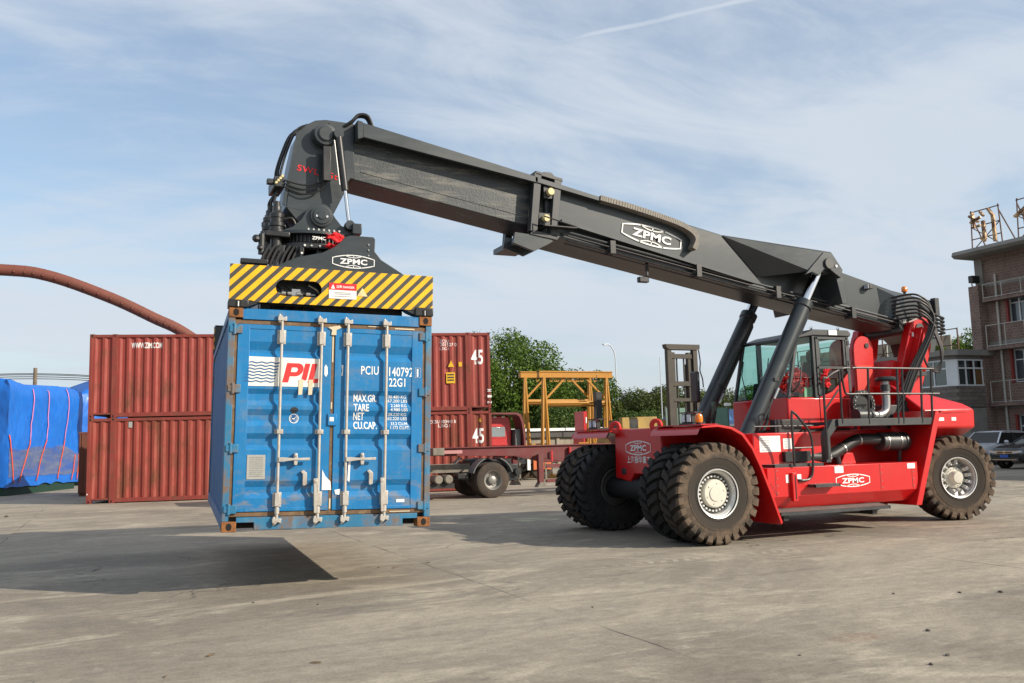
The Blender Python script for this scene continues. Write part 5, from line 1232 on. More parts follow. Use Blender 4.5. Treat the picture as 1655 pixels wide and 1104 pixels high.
def red_container(z, m_, label, items):
    T = thing('shipping_container', label, 'container', Matrix.Translation(A45+Vector((0,0,z))) @ Matrix.Rotation(ang45,4,'Z') @ Matrix.Diagonal((1.0165,1,1,1)))
    Ln, H, D = 13.716, 2.895, 2.438; R = MT['crim_rail']
    segs = [(.10,.72),(.90,12.83),(13.0,13.62)]; all_ = []
    for x0, x1 in segs:
        pts = corr_pts(x0, x1); all_ += [(x, .02+d) for x, d in pts]; n = len(pts)
        for y_, sgn in ((.02,1),(D-.02,-1)):
            mb = MB(); mb.faces([(x,y_+sgn*d,.16) for x, d in pts]+[(x,y_+sgn*d,2.78) for x, d in pts], [(i,i+1,i+1+n,i+n) for i in range(n-1)])
            mb.build('side_panel', MT[m_], T, smooth=False)
    for y0, y1 in ((0,.06),(D-.06,D)):
        MB().box(.1,13.616,y0+.003,y1-.003,2.78,2.88).build('top_side_rail', R, T, .004)
        MB().box(.9,12.83,y0+.003,y1-.003,.03,.17).build('bottom_side_rail', R, T, .004)
        for x0, x1 in ((.06,.7),(13.02,13.66)): MB().box(x0,x1,y0+.004,y1-.004,.12,.175).build('bottom_end_rail', R, T)
        for x0, w in ((0,.1),(.72,.18),(12.82,.18),(13.616,.1)):
            MB().box(x0,x0+w,y0,y1+ (.04 if y0==0 else -.0),.118,2.78).build('corner_post', R, T, .006)
            for zz in (0, H-.118):
                c = MB().box(x0,x0+max(w,.162) if x0 < 1 else x0+w,y0-.002,y1+.1 if y0==0 else y1+.002,zz,zz+.118).build('corner_casting', R, T, .008)
                if y0 == 0:
                    cx = x0+.08; MB().prism([(cx+.03*cos(2*pi*i/10), zz+.059+.04*sin(2*pi*i/10)) for i in range(10)], 'y', -.004, .02).build('hole', MT['hole'], c)
    MB().box(.02,13.69,.05,D-.05,2.80,2.85).build('roof_panel', MT[m_], T)
    MB().box(.05,13.66,.05,D-.05,.1,.16).build('floor', MT['dgrey'], T)
    for x0, x1 in ((.015,.06),(13.656,13.70)): MB().box(x0,x1,.1,D-.1,.15,2.8).build('end_wall', MT[m_], T)
    folds = [x for x, d in all_]
    def dep(x):
        for (a, da), (b, db) in zip(all_, all_[1:]):
            if a <= x <= b and b > a: return da+(db-da)*(x-a)/(b-a)
        return 0
    for txt, x, zz, w, h, mm, wt in items:
        lettering(txt, (x,0,zz), w, h, MT[mm], T, cut=('x', folds, dep), weight=wt)
    return T
lowC = red_container(0, 'crimson_b', 'rusty dark red container at the bottom of the stack behind the blue one', [
    ('45', 13.22, 1.98, .42, .55, 'lamp_white', .02), ('ZCSU 803441 8', 11.95, 2.52, .95, .12, 'lamp_white', .0), ('L5G1', 12.0, 2.37, .42, .11, 'lamp_white', .0), ('6', 13.30, 2.55, .09, .14, 'yel', .03)])
upC = red_container(2.895, 'crimson', 'brick red container on top of the stack, marked with a web address', [
    ('WWW.ZIM.COM', 1.83, 2.50, 1.00, .20, 'lamp_white', .02), ('45', 13.24, 1.98, .44, .55, 'lamp_white', .02), ('ZCSU', 12.05, 2.58, .34, .11, 'lamp_white', .0), ('201527 0', 12.2, 2.45, .60, .12, 'lamp_white', .0), ('L5G1', 12.05, 2.30, .32, .10, 'lamp_white', .0)])
def on45(mb, nm, m_, T): return mb.build(nm, MT[m_], T)
on45(MB().prism([(12.17,1.62),(12.40,1.62),(12.285,1.86)], 'y', .0, .004), 'warning_triangle', 'yel', upC)
on45(MB().box(12.56,12.68,0,.004,1.63,1.80), 'yellow_label', 'yel', upC); on45(MB().box(12.10,12.42,0,.004,1.02,1.42), 'yellow_label', 'yel', upC)
for z in (1.34,1.24,1.14): MB().box(12.14,12.38,-.003,0,z-.03,z+.02).build('print_lines', MT['dgrey'], upC)
lettering('Z I M', (13.60,-.012,.45), .09, .62, MT['lamp_white'], upC, weight=.0, rot=0) if False else None
for k, ch_ in enumerate('ZIM'): lettering(ch_, (13.665,-.004,.30+.22*k), .09, .15, MT['lamp_white'], upC, weight=.01, rot=radians(90))
MB().box(.02,.06,-.003,0,.3,.34).build('small_label', MT['white'], lowC)
MB().box(1.3,1.42,.008,.012,2.55,2.75).build('data_plate', MT['plate'], lowC)
# ---------------------------------------------------------------- tarpaulin loads on the left
MT['tarp'] = mat('blue_tarpaulin', (.004,.125,.52), .45, var=.10, vs=1.2, dirt=(.02,.22,.66), damt=.4, dscale=2.2, dlo=.5, dhi=.75, coat=.1)
MT['sheet'] = mat('grey_clear_sheet', (.10,.145,.26), .30, var=.15, vs=1.5, dirt=(.012,.11,.46), damt=.85, dscale=1.5, dstretch=(.5,.5,2.5), dlo=.42, dhi=.62)

def film(name):
    m_ = bpy.data.materials.new(name); m_.use_nodes = True; t = m_.node_tree; b = t.nodes['Principled BSDF']; b.inputs['Base Color'].default_value = (.17,.20,.28,1); b.inputs['Roughness'].default_value = .25
    tr = t.nodes.new('ShaderNodeBsdfTransparent'); tr.inputs[0].default_value = (.8,.85,.95,1); ms = t.nodes.new('ShaderNodeMixShader')
    n = t.nodes.new('ShaderNodeTexNoise'); n.inputs['Scale'].default_value = 1.2; n.inputs['Detail'].default_value = 7; co = t.nodes.new('ShaderNodeTexCoord'); mp_ = t.nodes.new('ShaderNodeMapping'); mp_.inputs['Scale'].default_value = (.5,.5,2.2); t.links.new(co.outputs['Object'], mp_.inputs[0]); t.links.new(mp_.outputs[0], n.inputs['Vector'])
    r = t.nodes.new('ShaderNodeMapRange'); r.inputs['From Min'].default_value = .35; r.inputs['From Max'].default_value = .65; r.inputs['To Min'].default_value = .25; r.inputs['To Max'].default_value = .75; t.links.new(n.outputs[0], r.inputs['Value'])
    t.links.new(r.outputs[0], ms.inputs[0]); t.links.new(tr.outputs[0], ms.inputs[1]); t.links.new(b.outputs[0], ms.inputs[2]); t.links.new(ms.outputs[0], t.nodes['Material Output'].inputs[0]); return m_
MT['sheet'] = film('clear_plastic_film')
MT['strap_pink'] = mat('pink_strap', (.62,.22,.46), .6); MT['strap_red'] = mat('orange_red_strap', (.72,.09,.04), .6)
MT['green_net'] = mat('dark_green_base', (.006,.035,.022), .7, var=.3, vs=4)
MT['brown'] = mat('rust_brown_steel', (.13,.040,.022), .75, var=.25, vs=2)
def tarp_block(base, ux, length, depth, height, label, seed, sheet=True, ridge=0, skirt=.45):
    # base: near corner; ux: direction of the lit long face; depth goes to its left
    u = Vector((ux[0],ux[1],0)).normalized(); w = Vector((-u.y,u.x,0)); rnd = random.Random(seed)
    T = thing('covered_load', label, 'covered load', Matrix.Translation(base))
    from mathutils import noise
    def fold(s_, h, o):
        return .12*noise.noise((s_*.45+seed, h*.5, o))+.030*noise.noise((s_*2.2+h*.8, h*.9, o+5))+.022*(1-abs(noise.noise((s_*1.5+h*1.1, h*.45-s_*.3, o+9))))**6+.018*noise.noise((s_*5-h*2, h*1.6, o+2))
    ring = []
    N1, N2 = 110, 60
    for i in range(N1+1): ring.append(('l', i/N1*length, 0))
    for i in range(1, N2+1): ring.append(('e', length, i/N2*depth))
    for i in range(1, 30): ring.append(('b', length-i/30*length, depth))
    for i in range(0, N2): ring.append(('n', 0, depth-i/N2*depth))
    M_ = len(ring); rows = 60
    mb = MB(); vs = []
    for r in range(rows+1):
        h = r/rows
        for k, s_, d in ring:
            zz = skirt*(.75+.5*abs(noise.noise((s_*.7, d*.7, seed))))+(height-skirt)*h
            taper = .0 if h < .86 else ((h-.86)/.14)**2*.16
            bulge = fold(s_+d*1.3, zz, 0)
            nx = {'l': -w, 'e': u, 'b': w, 'n': -u}[k]
            p = u*s_+w*d+nx*(bulge*(.5+1.0*(1-abs(2*h-1)))-taper)
            top = height+.10*sin(s_*.9+seed)+.06*noise.noise((s_*1.4, d, 2)) - (.30 if k == 'e' and False else 0)
            zz = zz*(top/height) if h > .6 else zz
            p.z = zz; vs.append(p)
    fs = [(r*M_+i, r*M_+(i+1)%M_, (r+1)*M_+(i+1)%M_, (r+1)*M_+i) for r in range(rows) for i in range(M_)]
    cidx = len(vs); vs.append(u*length/2+w*depth/2+Vector((0,0,height+.12+ridge)))
    fs += [(rows*M_+i, rows*M_+(i+1)%M_, cidx) for i in range(M_)]
    mb.faces(vs, fs)
    from mathutils.bvhtree import BVHTree
    bvh = BVHTree.FromBMesh(mb.bm)
    def skin(s_, z_, off):        # point on the lit face of the tarpaulin
        o_ = u*s_-w*3+Vector((0,0,z_)); h_ = bvh.ray_cast(o_, w)[0]
        if h_ is None: h_ = u*s_+Vector((0,0,z_))
        return h_-w*off
    mb.build('tarpaulin', MT['tarp'], T, ang=60)
    q = MB(); a = [u*.1+w*.1, u*(length-.1)+w*.1, u*(length-.1)+w*(depth-.1), u*.1+w*(depth-.1)]
    q.prism([(p.x,p.y) for p in a], 'z', .0, skirt+.35); q.build('cradle_base', MT['green_net'], T)
    if sheet:
        q = MB(); vs = []; n = 90; m_ = 22
        for j in range(m_+1):
            for i in range(n+1):
                s_ = .05+i/n*(length-.12); lo = .78+.16*noise.noise((s_*.6,4,seed)); hi = 2.05+.35*noise.noise((s_*.5,1,seed))
                zz = lo+(hi-lo)*j/m_
                vs.append(skin(s_, zz, .03+.02*noise.noise((s_*1.2,zz*7,3))+.012*noise.noise((s_*3,zz*16,5))))
        q.faces(vs, [(j*(n+1)+i,j*(n+1)+i+1,(j+1)*(n+1)+i+1,(j+1)*(n+1)+i) for j in range(m_) for i in range(n)]); q.build('clear_sheet', MT['sheet'], T, ang=60)
        def strap(pts, m2):
            P = [skin(s_, z_, .055) for s_, z_ in pts]; q = MB(); vs = []
            for p in P: vs += [p-u*.04, p+u*.04]
            q.faces(vs, [(2*i,2*i+1,2*i+3,2*i+2) for i in range(len(P)-1)]); o = q.build('strap', MT[m2], T); o.modifiers.new('S','SOLIDIFY').thickness = .008
        for s_, s2 in ((length*.30,length*.14),(length*.52,length*.36),(length*.80,length*.68)):
            strap([(s_-(s_-s2)*.25*(i/10)**2, height*.985-(height-2.4)*i/10) for i in range(11)], 'strap_pink')
            strap([(s_-(s_-s2)*(.25+.75*i/8), 2.4-1.85*i/8) for i in range(9)], 'strap_red')
        for s_, d_ in ((.05,.45),(length*.93,-.35),(length*.99,-.2)): strap([(s_+d_*i/8, (2.6 if s_ < 1 else 1.7)-(2.1 if s_ < 1 else 1.25)*i/8) for i in range(9)], 'strap_red')
    return T
tarp_block((-12.75,30.3,0), (2.4,6.6), 7.3, 5.0, 5.0, 'large load under a bright blue tarpaulin tied with pink and orange straps', 2)
tarp_block((-10.2,41.0,0), (.9,.45), 6.0, 5.0, 5.2, 'second blue tarpaulin load showing between the big one and the red stack', 6, sheet=False, ridge=1.2)
bb_ = thing('steel_box', 'rust brown steel box between the blue tarpaulins and the red stack', 'steel box', (-9.9,26.9,0))
MB().box(0,1.4,0,2.4,.10,2.55).build('body', MT['brown'], bb_, .02); MB().box(-.02,1.42,-.02,2.42,2.50,2.58).build('rim', MT['brown'], bb_); MB().box(.05,.3,.05,2.3,0,.11).box(1.1,1.35,.05,2.3,0,.11).build('skid', MT['brown'], bb_)
for k in range(5): MB().box(.1+.28*k,.16+.28*k,-.03,0,.15,2.5).build('rib', MT['brown'], bb_)
# ---------------------------------------------------------------- big arched pipe
MT['pipe'] = mat('rusty_pipe', (.17,.048,.030), .7, var=.2, vs=.8, dirt=(.09,.045,.035), damt=.6, dscale=.8, dlo=.45, dhi=.7)
pp = [(-36,45,-1),(-33.5,45,5.5),(-28,45,10.2),(-21,45,12.3),(-14.9,45,12.41),(-12.3,45,12.17),(-8.95,45,11.0),(-6.5,45,9.85),(-4.7,45,8.95),(-1.5,45,6.6),(1.0,45,3.6),(2.6,45,-1)]
pth = catmull(pp, 9)
pipe = thing('arched_pipe', 'huge rust red steel pipe arching over the yard behind the containers', 'pipe', (0,45,0))
MB().tube([Vector((p.x,0,p.z)) for p in pth], .335, 22).build('pipe_wall', MT['pipe'], pipe)
for k in range(4, len(pth)-4, 2):
    d = (pth[k+1]-pth[k-1]).normalized(); p = Vector((pth[k].x,0,pth[k].z)); MB().cyl(p-d*.02, p+d*.02, .345, n=22).build('weld_ring', MT['pipe'], pipe)
    if k % 2 == 0:
        nrm = Vector((0,-1,0)); q = p+nrm*.34; MB().box(-.05,.05,-.03,.02,-.10,.02).xf(Matrix.Translation(q-Vector((0,0,.05)))).build('lug', MT['pipe'], pipe)
# pole with cables
MT['timber'] = mat('weathered_pole', (.17,.13,.09), .9, var=.3, vs=6); MT['wire'] = mat('cable_black', (.02,.02,.02), .6)
po = thing('utility_pole', 'short weathered pole carrying black cables behind the big tarpaulin', 'pole', (-12.78,44,0))
MB().cyl((0,0,0),(0,0,6.65),.13,.10,n=12).build('post', MT['timber'], po)
for k, (dz, sag) in enumerate(((0,.5),(.12,.35),(-.10,.6),(.2,.25))):
    P = [(-9+18*i/16, .1*k, 6.15+dz-sag*(1-((i-8)/8)**2)*-.0-((i-8)/8)**2*.9) for i in range(17)]
    MB().tube(P, .022, 5).build('cable', MT['wire'], po)
# ---------------------------------------------------------------- road tractor with skeletal trailer
MT['trailer'] = mat('dark_red_trailer_paint', (.13,.016,.018), .5, var=.25, vs=2, dirt=(.12,.08,.06), damt=.5, dscale=3)
MT['mudgrey'] = mat('muddy_grey_steel', (.20,.18,.145), .7, var=.25, vs=5, dirt=(.08,.06,.045), damt=.6, dscale=4)
MT['fenderpl'] = mat('grey_plastic_fender', (.12,.13,.13), .5, var=.2)
def truck_wheel(parent, x, y, z=.55, flip=False):
    w = bpy.data.objects.new('wheel', None); COL.objects.link(w); w.parent = parent
    w.matrix_local = Matrix.Translation((x,y,z)) @ (Matrix.Rotation(pi,4,'Z') if flip else Matrix.Identity(4))
    link('tyre', TT, w); link('rim', TRm, w)
mb = MB(); mb.lathe([(.28,-.13),(.30,-.148),(.40,-.155),(.49,-.15),(.535,-.13),(.55,-.09),(.552,0),(.55,.09),(.535,.13),(.49,.15),(.40,.155),(.30,.148),(.28,.13)], 48, 'y')
for k in range(44):
    t = 2*pi*k/44
    for yy in (-.12,-.045,.045,.12): mb.box(-.028,.028,yy-.03,yy+.03,.542,.560) if False else None
TT = mb.mesh('tyre', mat('road_tyre_rubber', (.045,.034,.026), .85, var=.25, vs=5, dirt=(.11,.075,.05), damt=.8, dscale=3, bump=.2, bs=30))
mb = MB(); mb.lathe([(.285,-.14),(.30,-.15),(.285,-.12),(.26,-.10),(.24,-.02),(.13,.0),(.13,-.09),(.10,-.11),(0,-.115)], 36, 'y')
for k in range(10): t = 2*pi*k/10; mb.cyl((.165*cos(t),.0,.165*sin(t)),(.165*cos(t),-.04,.165*sin(t)),.014,n=6)
TRm = mb.mesh('rim', mat('truck_rim_steel', (.26,.25,.23), .45, metal=.4, var=.2, vs=9))
trk = thing('road_tractor', 'muddy grey road tractor chassis coupled under the dark red trailer', 'truck', (2.18,12.55,0))
for y in (-.02, 2.0): truck_wheel(trk, 0, y, flip=y>1)
for y in (.32, 1.66): truck_wheel(trk, 0, y, flip=y>1)
MB().box(-4.6,.9,.52,.64,.80,1.06).box(-4.6,.9,1.34,1.46,.80,1.06).build('frame_rail', MT['mudgrey'], trk, .01)
MB().box(-4.6,.85,.64,1.34,.85,.92).build('frame_plate', MT['mudgrey'], trk)
for y in (-.02, 2.0):
    pts = [(.70*cos(t), .70*sin(t)) for t in [.30+(pi-.6)*i/20 for i in range(21)]]
    for nm, sl in (('fender', pts[:8]), ('fender', pts[13:])):
        q = MB(); prof = [(a, b+.58) for a, b in sl]+[(a*.955, b*.955+.58) for a, b in reversed(sl)]
        q.prism(prof, 'y', y-.18, y+.30 if y < 1 else y+.18); q.build(nm, MT['fenderpl'], trk)
MB().box(.55,.95,.0,1.9,.50,1.02).build('tail_beam', MT['black'], trk, .02)
MB().cyl((.88,-.15,.78),(.88,.1,.78),.11,n=14).cyl((.70,.1,1.02),(.70,1.8,1.02),.06,n=10).build('tail_lamp_tube', MT['black'], trk)
MB().lathe([(0,-.06),(.48,-.06),(.50,0),(.45,.05),(0,.06)], 24, 'z', (-.05,1.0,1.16)).build('fifth_wheel', MT['black'], trk)
MB().box(-.5,.5,.5,1.5,1.0,1.12).build('fifth_wheel_mount', MT['black'], trk, .02)
MB().box(-1.1,-.75,.0,1.9,.62,.78).build('axle_cradle', MT['black'], trk, .02); MB().cyl((0,.2,.55),(0,1.8,.55),.11).build('drive_axle', MT['black'], trk)
for x in (-1.75,-1.42): MB().cyl((x,-.1,.62),(x,.45,.62),.135,n=18).build('air_tank', MT['mudgrey'], trk, .03)
MB().bar((-1.6,.3,.7),(-.3,.3,.55),.07,.09).build('torque_rod', MT['black'], trk); MB().box(-2.2,-1.2,.05,.5,.35,.50).build('under_tray', MT['black'], trk)
# tractor cab (stands behind the hanging container)
MT['cabred'] = mat('red_truck_paint', (.50,.018,.022), .35, var=.08, vs=2, dirt=(.25,.12,.09), damt=.35, dscale=2, coat=.2)
MT['dglass'] = mat('dark_window', (.012,.015,.017), .12, spec=.35)
def truck_cab(parent, x0, x1, y0, y1, z0, z1):
    L_ = x1-x0
    c = MB().prism([(x0,z0),(x1,z0),(x1,z1-.1),(x1-.1,z1),(x0+.35,z1),(x0+.12,z1-.5),(x0,z0+1.0)], 'y', y0, y1).build('cab', MT['cabred'], parent, .04)
    for y in (y0-.004, y1+.004): MB().prism([(x0+.28,z0+1.0),(x0+1.25,z0+1.0),(x0+1.25,z0+1.65),(x0+.40,z0+1.65)], 'y', y-.004, y+.004).build('side_window', MT['dglass'], c)
    MB().prism([(y0+.15,z0+1.02),(y1-.15,z0+1.02),(y1-.2,z0+1.7),(y0+.2,z0+1.7)], 'x', x0-.012+.05, x0+.10).build('windshield', MT['dglass'], c)
    return c
truck_cab(trk, -5.6, -3.6, -.15, 2.15, .75, 2.75)
for y in (-.05, 2.05): truck_wheel(trk, -4.5, y, flip=y>1)
trl = thing('skeletal_trailer', 'dark red skeletal container trailer with raised landing legs', 'trailer', (0,12.4,0))
for y in (.15, 1.85):
    MB().prism([(.52,1.56),(12.6,1.56),(12.6,1.02),(4.7,1.02),(3.7,1.24),(2.0,1.30),(.52,1.33)], 'y', y-.05, y+.05).build('main_beam', MT['trailer'], trl, .006)
    MB().box(.5,12.6,y-.12,y+.12,1.56,1.585).build('top_flange', MT['trailer'], trl); MB().box(4.7,12.6,y-.11,y+.11,.995,1.02).build('bottom_flange', MT['trailer'], trl)
for x in (.62, 2.5, 4.9, 7.0, 9.0, 12.4):
    q = MB().box(x-.08,x+.08,.2,1.8,1.34,1.52); q.build('cross_member', MT['trailer'], trl)
for x in (.35, 12.5):
    for y in (-.12, 2.12): MB().box(x-.18,x+.18,y-.10,y+.10,1.36,1.58).build('twistlock_bolster', MT['mudgrey'], trl, .01)
    MB().box(x-.10,x+.10,-.05,2.05,1.36,1.54).build('bolster_beam', MT['trailer'], trl)
MB().box(.30,1.15,-.10,.0,1.40,1.50).build('bumper_bar', mat('pinkish_faded_paint', (.42,.20,.19), .6), trl)
for y in (-.02, 2.0):
    lg = MB().box(3.72,3.90,y-.08,y+.08,.34,1.30).build('landing_leg', MT['trailer'], trl, .01)
    MB().prism([(3.64,.27),(3.98,.27),(3.88,.42),(3.74,.42)], 'y', y-.14, y+.14).build('foot', MT['mudgrey'], lg)
    MB().bar((3.9,y,.5),(4.05,y,.42),.05,.05).bar((4.0,y,.42),(4.0,y,1.02),.05,.06).build('leg_brace', MT['mudgrey'], lg)
MB().box(4.0,6.4,-.06,.0,.86,.98).box(4.0,6.4,-.06,.0,.40,.50).box(5.3,5.42,-.05,.0,.45,1.02).box(6.2,6.3,-.05,.0,.45,1.02).build('side_guard', MT['trailer'], trl, .006)
MB().bar((5.6,.02,1.05),(5.9,.02,1.45),.06,.06).bar((5.5,.02,1.38),(6.0,.02,1.38),.06,.06).bar((4.9,.02,1.5),(4.9,.02,1.05),.1,.05).bar((4.25,.02,1.05),(4.25,.02,1.4),.05,.05).build('beam_gusset', MT['cabred'], trl)
for x in (9.0, 10.3):
    for y in (-.02,.32,1.66,2.0): truck_wheel(trl, x, y, flip=y>1)
    MB().cyl((x,.1,.55),(x,1.9,.55),.08).box(x-.1,x+.1,.2,1.8,.6,1.02).build('axle', MT['black'], trl)
# ---------------------------------------------------------------- red truck further back (seen from behind, wind deflector at its side)
rt_ = thing('red_truck', 'bright red lorry cab with side deflectors showing past the red stack', 'truck', (5.9,24.0,0))
c = MB().prism([(.0,1.0),(2.0,1.0),(2.05,2.2),(1.98,2.85),(1.85,2.92),(.1,2.92),(.0,2.8)], 'y', 0, 1.9).build('cab', MT['cabred'], rt_, .05)
MB().box(.2,1.72,-.012,.02,1.98,2.42).build('rear_window', mat('grey_window', (.22,.26,.27), .15, coat=.5), c, .01)
MB().box(.15,1.78,-.02,-.004,1.93,1.97).box(.15,1.78,-.02,-.004,2.43,2.47).box(.1,1.85,-.03,-.004,1.60,1.66).box(.0,2.0,-.02,0,2.60,2.63).build('trim', MT['cabred'], c, .004)
lm = MB()
for x in (.3,.72,1.14,1.55): lm.box(x,x+.16,-.03,0,2.84,2.90)
lm.build('marker_lamps', MT['white'], c)
MB().box(.1,1.75,-.22,-.03,1.10,1.46).cyl((.3,-.25,1.30),(1.5,-.25,1.30),.14,n=14).build('air_intake', MT['black'], rt_, .02)
dp = [(1.9+.0,3.05),(2.10,3.05),(2.30,2.95),(2.42,2.6),(2.48,2.0),(2.50,1.05),(2.42,1.05),(2.38,2.0),(2.30,2.6),(2.2,2.85),(2.05,2.95),(.0,2.99),(.0,3.06)]
MB().prism(dp, 'y', -.55, .3).build('wind_deflector', MT['trailer'], rt_, .01); MB().box(2.08,2.36,-.3,.9,1.1,2.3).build('side_screen', MT['fenderpl'], rt_, .02)
MB().box(-.3,4.2,-.35,1.95,.72,1.0).build('chassis', MT['black'], rt_, .02)
MB().box(2.9,3.8,-.42,-.36,.45,1.0).build('rear_plate_panel', mat('orange_panel', (.55,.13,.03), .5, var=.2), rt_, .01); MB().box(2.6,2.75,-.42,-.36,.45,1.05).build('tail_lamp', MT['white'], rt_)
for x in (.6, 3.4):
    for y in (-.15, 1.75): truck_wheel(rt_, x, y, flip=y>1)
# ---------------------------------------------------------------- yellow A-frame gantries
MT['gantry'] = mat('yellow_gantry_paint', (.46,.205,.008), .5, var=.25, vs=3, dirt=(.20,.08,.02), damt=.55, dscale=3)
def gantry(x0, x1, y, H, label, dx):
    T = thing('gantry_frame', label, 'gantry', ((x0+x1)/2, y, 0), 'yellow lifting frames')
    h = (x1-x0)/2
    MB().box(-h-.05,h+.05,-.13,.13,H-.30,H).build('top_beam', MT['gantry'], T, .015)
    MB().box(-h-.05,h+.05,-.17,.17,H-.05,H+.004).box(-h-.05,h+.05,-.17,.17,H-.32,H-.275).build('beam_flange', MT['gantry'], T)
    for k in range(7): MB().lathe([(.05,-.02),(.09,-.02),(.09,.02),(.05,.02)], 10, 'y', (-h*.55+h*1.1*k/6,0,H-.44), True).build('hook', MT['gantry'], T)
    for sx in (-1, 1):
        xb = sx*(h-.25)
        for ddx, ddy in ((-.62,-.9),(-.20,-1.0),(.20,1.0),(.62,.9),(.0,-.3)):
            MB().cyl((xb+ddx*1.0,ddy,0),(xb+ddx*.10,ddy*.12,H-.28),.060,n=10).build('leg', MT['gantry'], T)
        MB().bar((xb-.5,-.75,.9),(xb+.5,-.75,.9),.07,.07).bar((xb-.42,.7,1.6),(xb+.42,.7,1.6),.07,.07).build('leg_tie', MT['gantry'], T)
        MB().bar((xb-sx*.1,0,H-1.35),(xb-sx*1.15,0,H-.35),.09,.09).build('knee_brace', MT['gantry'], T)
        MB().box(xb-.75,xb+.75,-1.1,1.1,0,.12).build('foot_plate', MT['gantry'], T)
    for dz, yy in ((1.58,-.25),(1.50,.25),(1.70,.0)): MB().cyl((-h+.2,yy,H-dz),(h-.2,yy,H-dz),.055,n=8).build('tie_rod', MT['gantry'], T)
    return T
gantry(10.35, 14.35, 26.0, 5.15, 'yellow A frame gantry with the black hoist hanging from it', 0)
gantry(10.85, 15.2, 29.3, 5.40, 'yellow A frame gantry standing closer to the low wall', 0)
tag(MB().box(-.16,.16,-.16,.16,0,1.35).cyl((0,0,1.3),(0,0,2.2),.02,n=6).build('hoist', MT['black'], None, .05), 'black hoist unit hanging from a yellow gantry', 'hoist').location = (13.35,25.6,2.75)
rb_ = thing('red_machine', 'small red machine standing behind the yellow gantries', 'machine', Matrix.Translation((20.2,40,0)) @ Matrix.Diagonal((.52,1,1,1)))
MB().box(0,2.6,0,1.5,.5,2.2).build('body', MT['cabred'], rb_, .04); MB().box(.3,1.6,-.03,0,2.25-.7,2.1).build('window', MT['dglass'], rb_); MB().box(.2,2.4,.1,1.4,2.2,3.7).build('cabin', MT['cabred'], rb_, .04); MB().box(.1,2.5,.1,1.4,0,.5).build('base', MT['black'], rb_)
for x in (.5,1.2): MB().box(x,x+.35,.07,.1,2.9,3.3).build('white_panel', MT['white'], rb_)
# ---------------------------------------------------------------- low wall
MT['wall'] = mat('stained_render', (.34,.30,.235), .85, var=.2, vs=.9, dirt=(.16,.14,.11), damt=.7, dscale=.7, dstretch=(2,1,.6), dlo=.45, dhi=.65, world_co=True)
MT['roofing'] = mat('dark_shed_roof', (.07,.065,.06), .7, var=.2)
wl_ = thing('boundary_wall', 'long stained concrete wall with a white coping below the trees', 'wall', (0,0,0))
for k in range(14):
    x = -14+k*5; MB().box(x,x+4.96,45.5,45.8,0,2.0).build('wall_panel', MT['wall'], wl_); MB().box(x-.12,x+.12,45.4,45.9,0,2.05).build('pier', MT['wall'], wl_)
MB().box(-14,56,45.25,46.2,2.05,2.5).build('shed_roof', MT['roofing'], wl_); MB().box(-14,56,45.1,45.35,2.501,2.70).build('coping', MT['white'], wl_)
# ---------------------------------------------------------------- forklift with tall mast
MT['mast'] = mat('brown_black_mast', (.040,.033,.024), .6, var=.3, vs=3, dirt=(.12,.095,.065), damt=.45, dscale=3)
MT['ochre'] = mat('ochre_machine_paint', (.34,.22,.05), .55, var=.2, dirt=(.12,.08,.04), damt=.5)
fk = thing('forklift', 'heavy ochre forklift truck with a tall brown mast', 'forklift', (15.1,22.0,0))
for x in (.0, 1.45):
    MB().box(x,x+.24,-.12,.12,.2,6.0).build('outer_mast_rail', MT['mast'], fk, .01); MB().box(x+(.28 if x < 1 else -.24),x+(.48 if x < 1 else -.04),-.02,.2,.2,5.75).build('inner_mast_rail', MT['mast'], fk, .01)
    MB().cyl((x+.12+(.36 if x<1 else -.36),.2,.3),(x+.12+(.36 if x<1 else -.36),.2,5.2),.06,n=12).build('lift_cylinder', MT['mast'], fk)
MB().prism([(-.10,6.12),(1.82,6.12),(1.82,5.92),(1.65,5.86),(.08,5.86),(-.06,5.95)], 'y', -.16,.16).build('mast_top', MT['mast'], fk, .01)
for z in (5.45, 4.15, 3.42, 2.1, .9): MB().box(.24,1.46,-.06,.06,z,z+.22 if z > 3.5 else z+.16).build('mast_crossbar', MT['mast'], fk, .008)
for x in (.62, 1.02): MB().box(x-.03,x+.03,.04,.1,.5,5.6).build('lift_chain', MT['black'], fk)
MB().tube(catmull([(1.85,.0,5.9),(1.92,.0,5.3),(1.88,.0,4.9),(2.0,0,4.5),(2.1,.1,4.1)],5),.03,6).build('mast_hose', MT['wire'], fk)
MB().prism([(-2.6,.6),(-.2,.6),(-.2,1.6),(-.8,2.2),(-2.4,2.2),(-2.6,1.6)], 'y', .2, 2.4).build('body', MT['ochre'], fk, .05)
MB().box(-2.35,-1.95,.3,.6,2.1,2.72).box(-1.55,-.45,.3,.9,2.1,2.74).box(-.4,.0,.25,.4,1.9,2.6).build('engine_cowl', MT['ochre'], fk, .03); MB().box(-1.95,-1.5,.3,2.2,2.15,2.64).build('radiator', MT['black'], fk)
for x in (-2.0, .3):
    for y in (.25, 2.35): truck_wheel(fk, x, y, flip=y>1)
MB().box(.0,1.7,-.5,-.12,.5,1.4).build('carriage', MT['mast'], fk, .01)
for x in (.3,1.3): MB().box(x,x+.18,-1.9,-.45,.42,.52).build('fork', MT['mast'], fk)
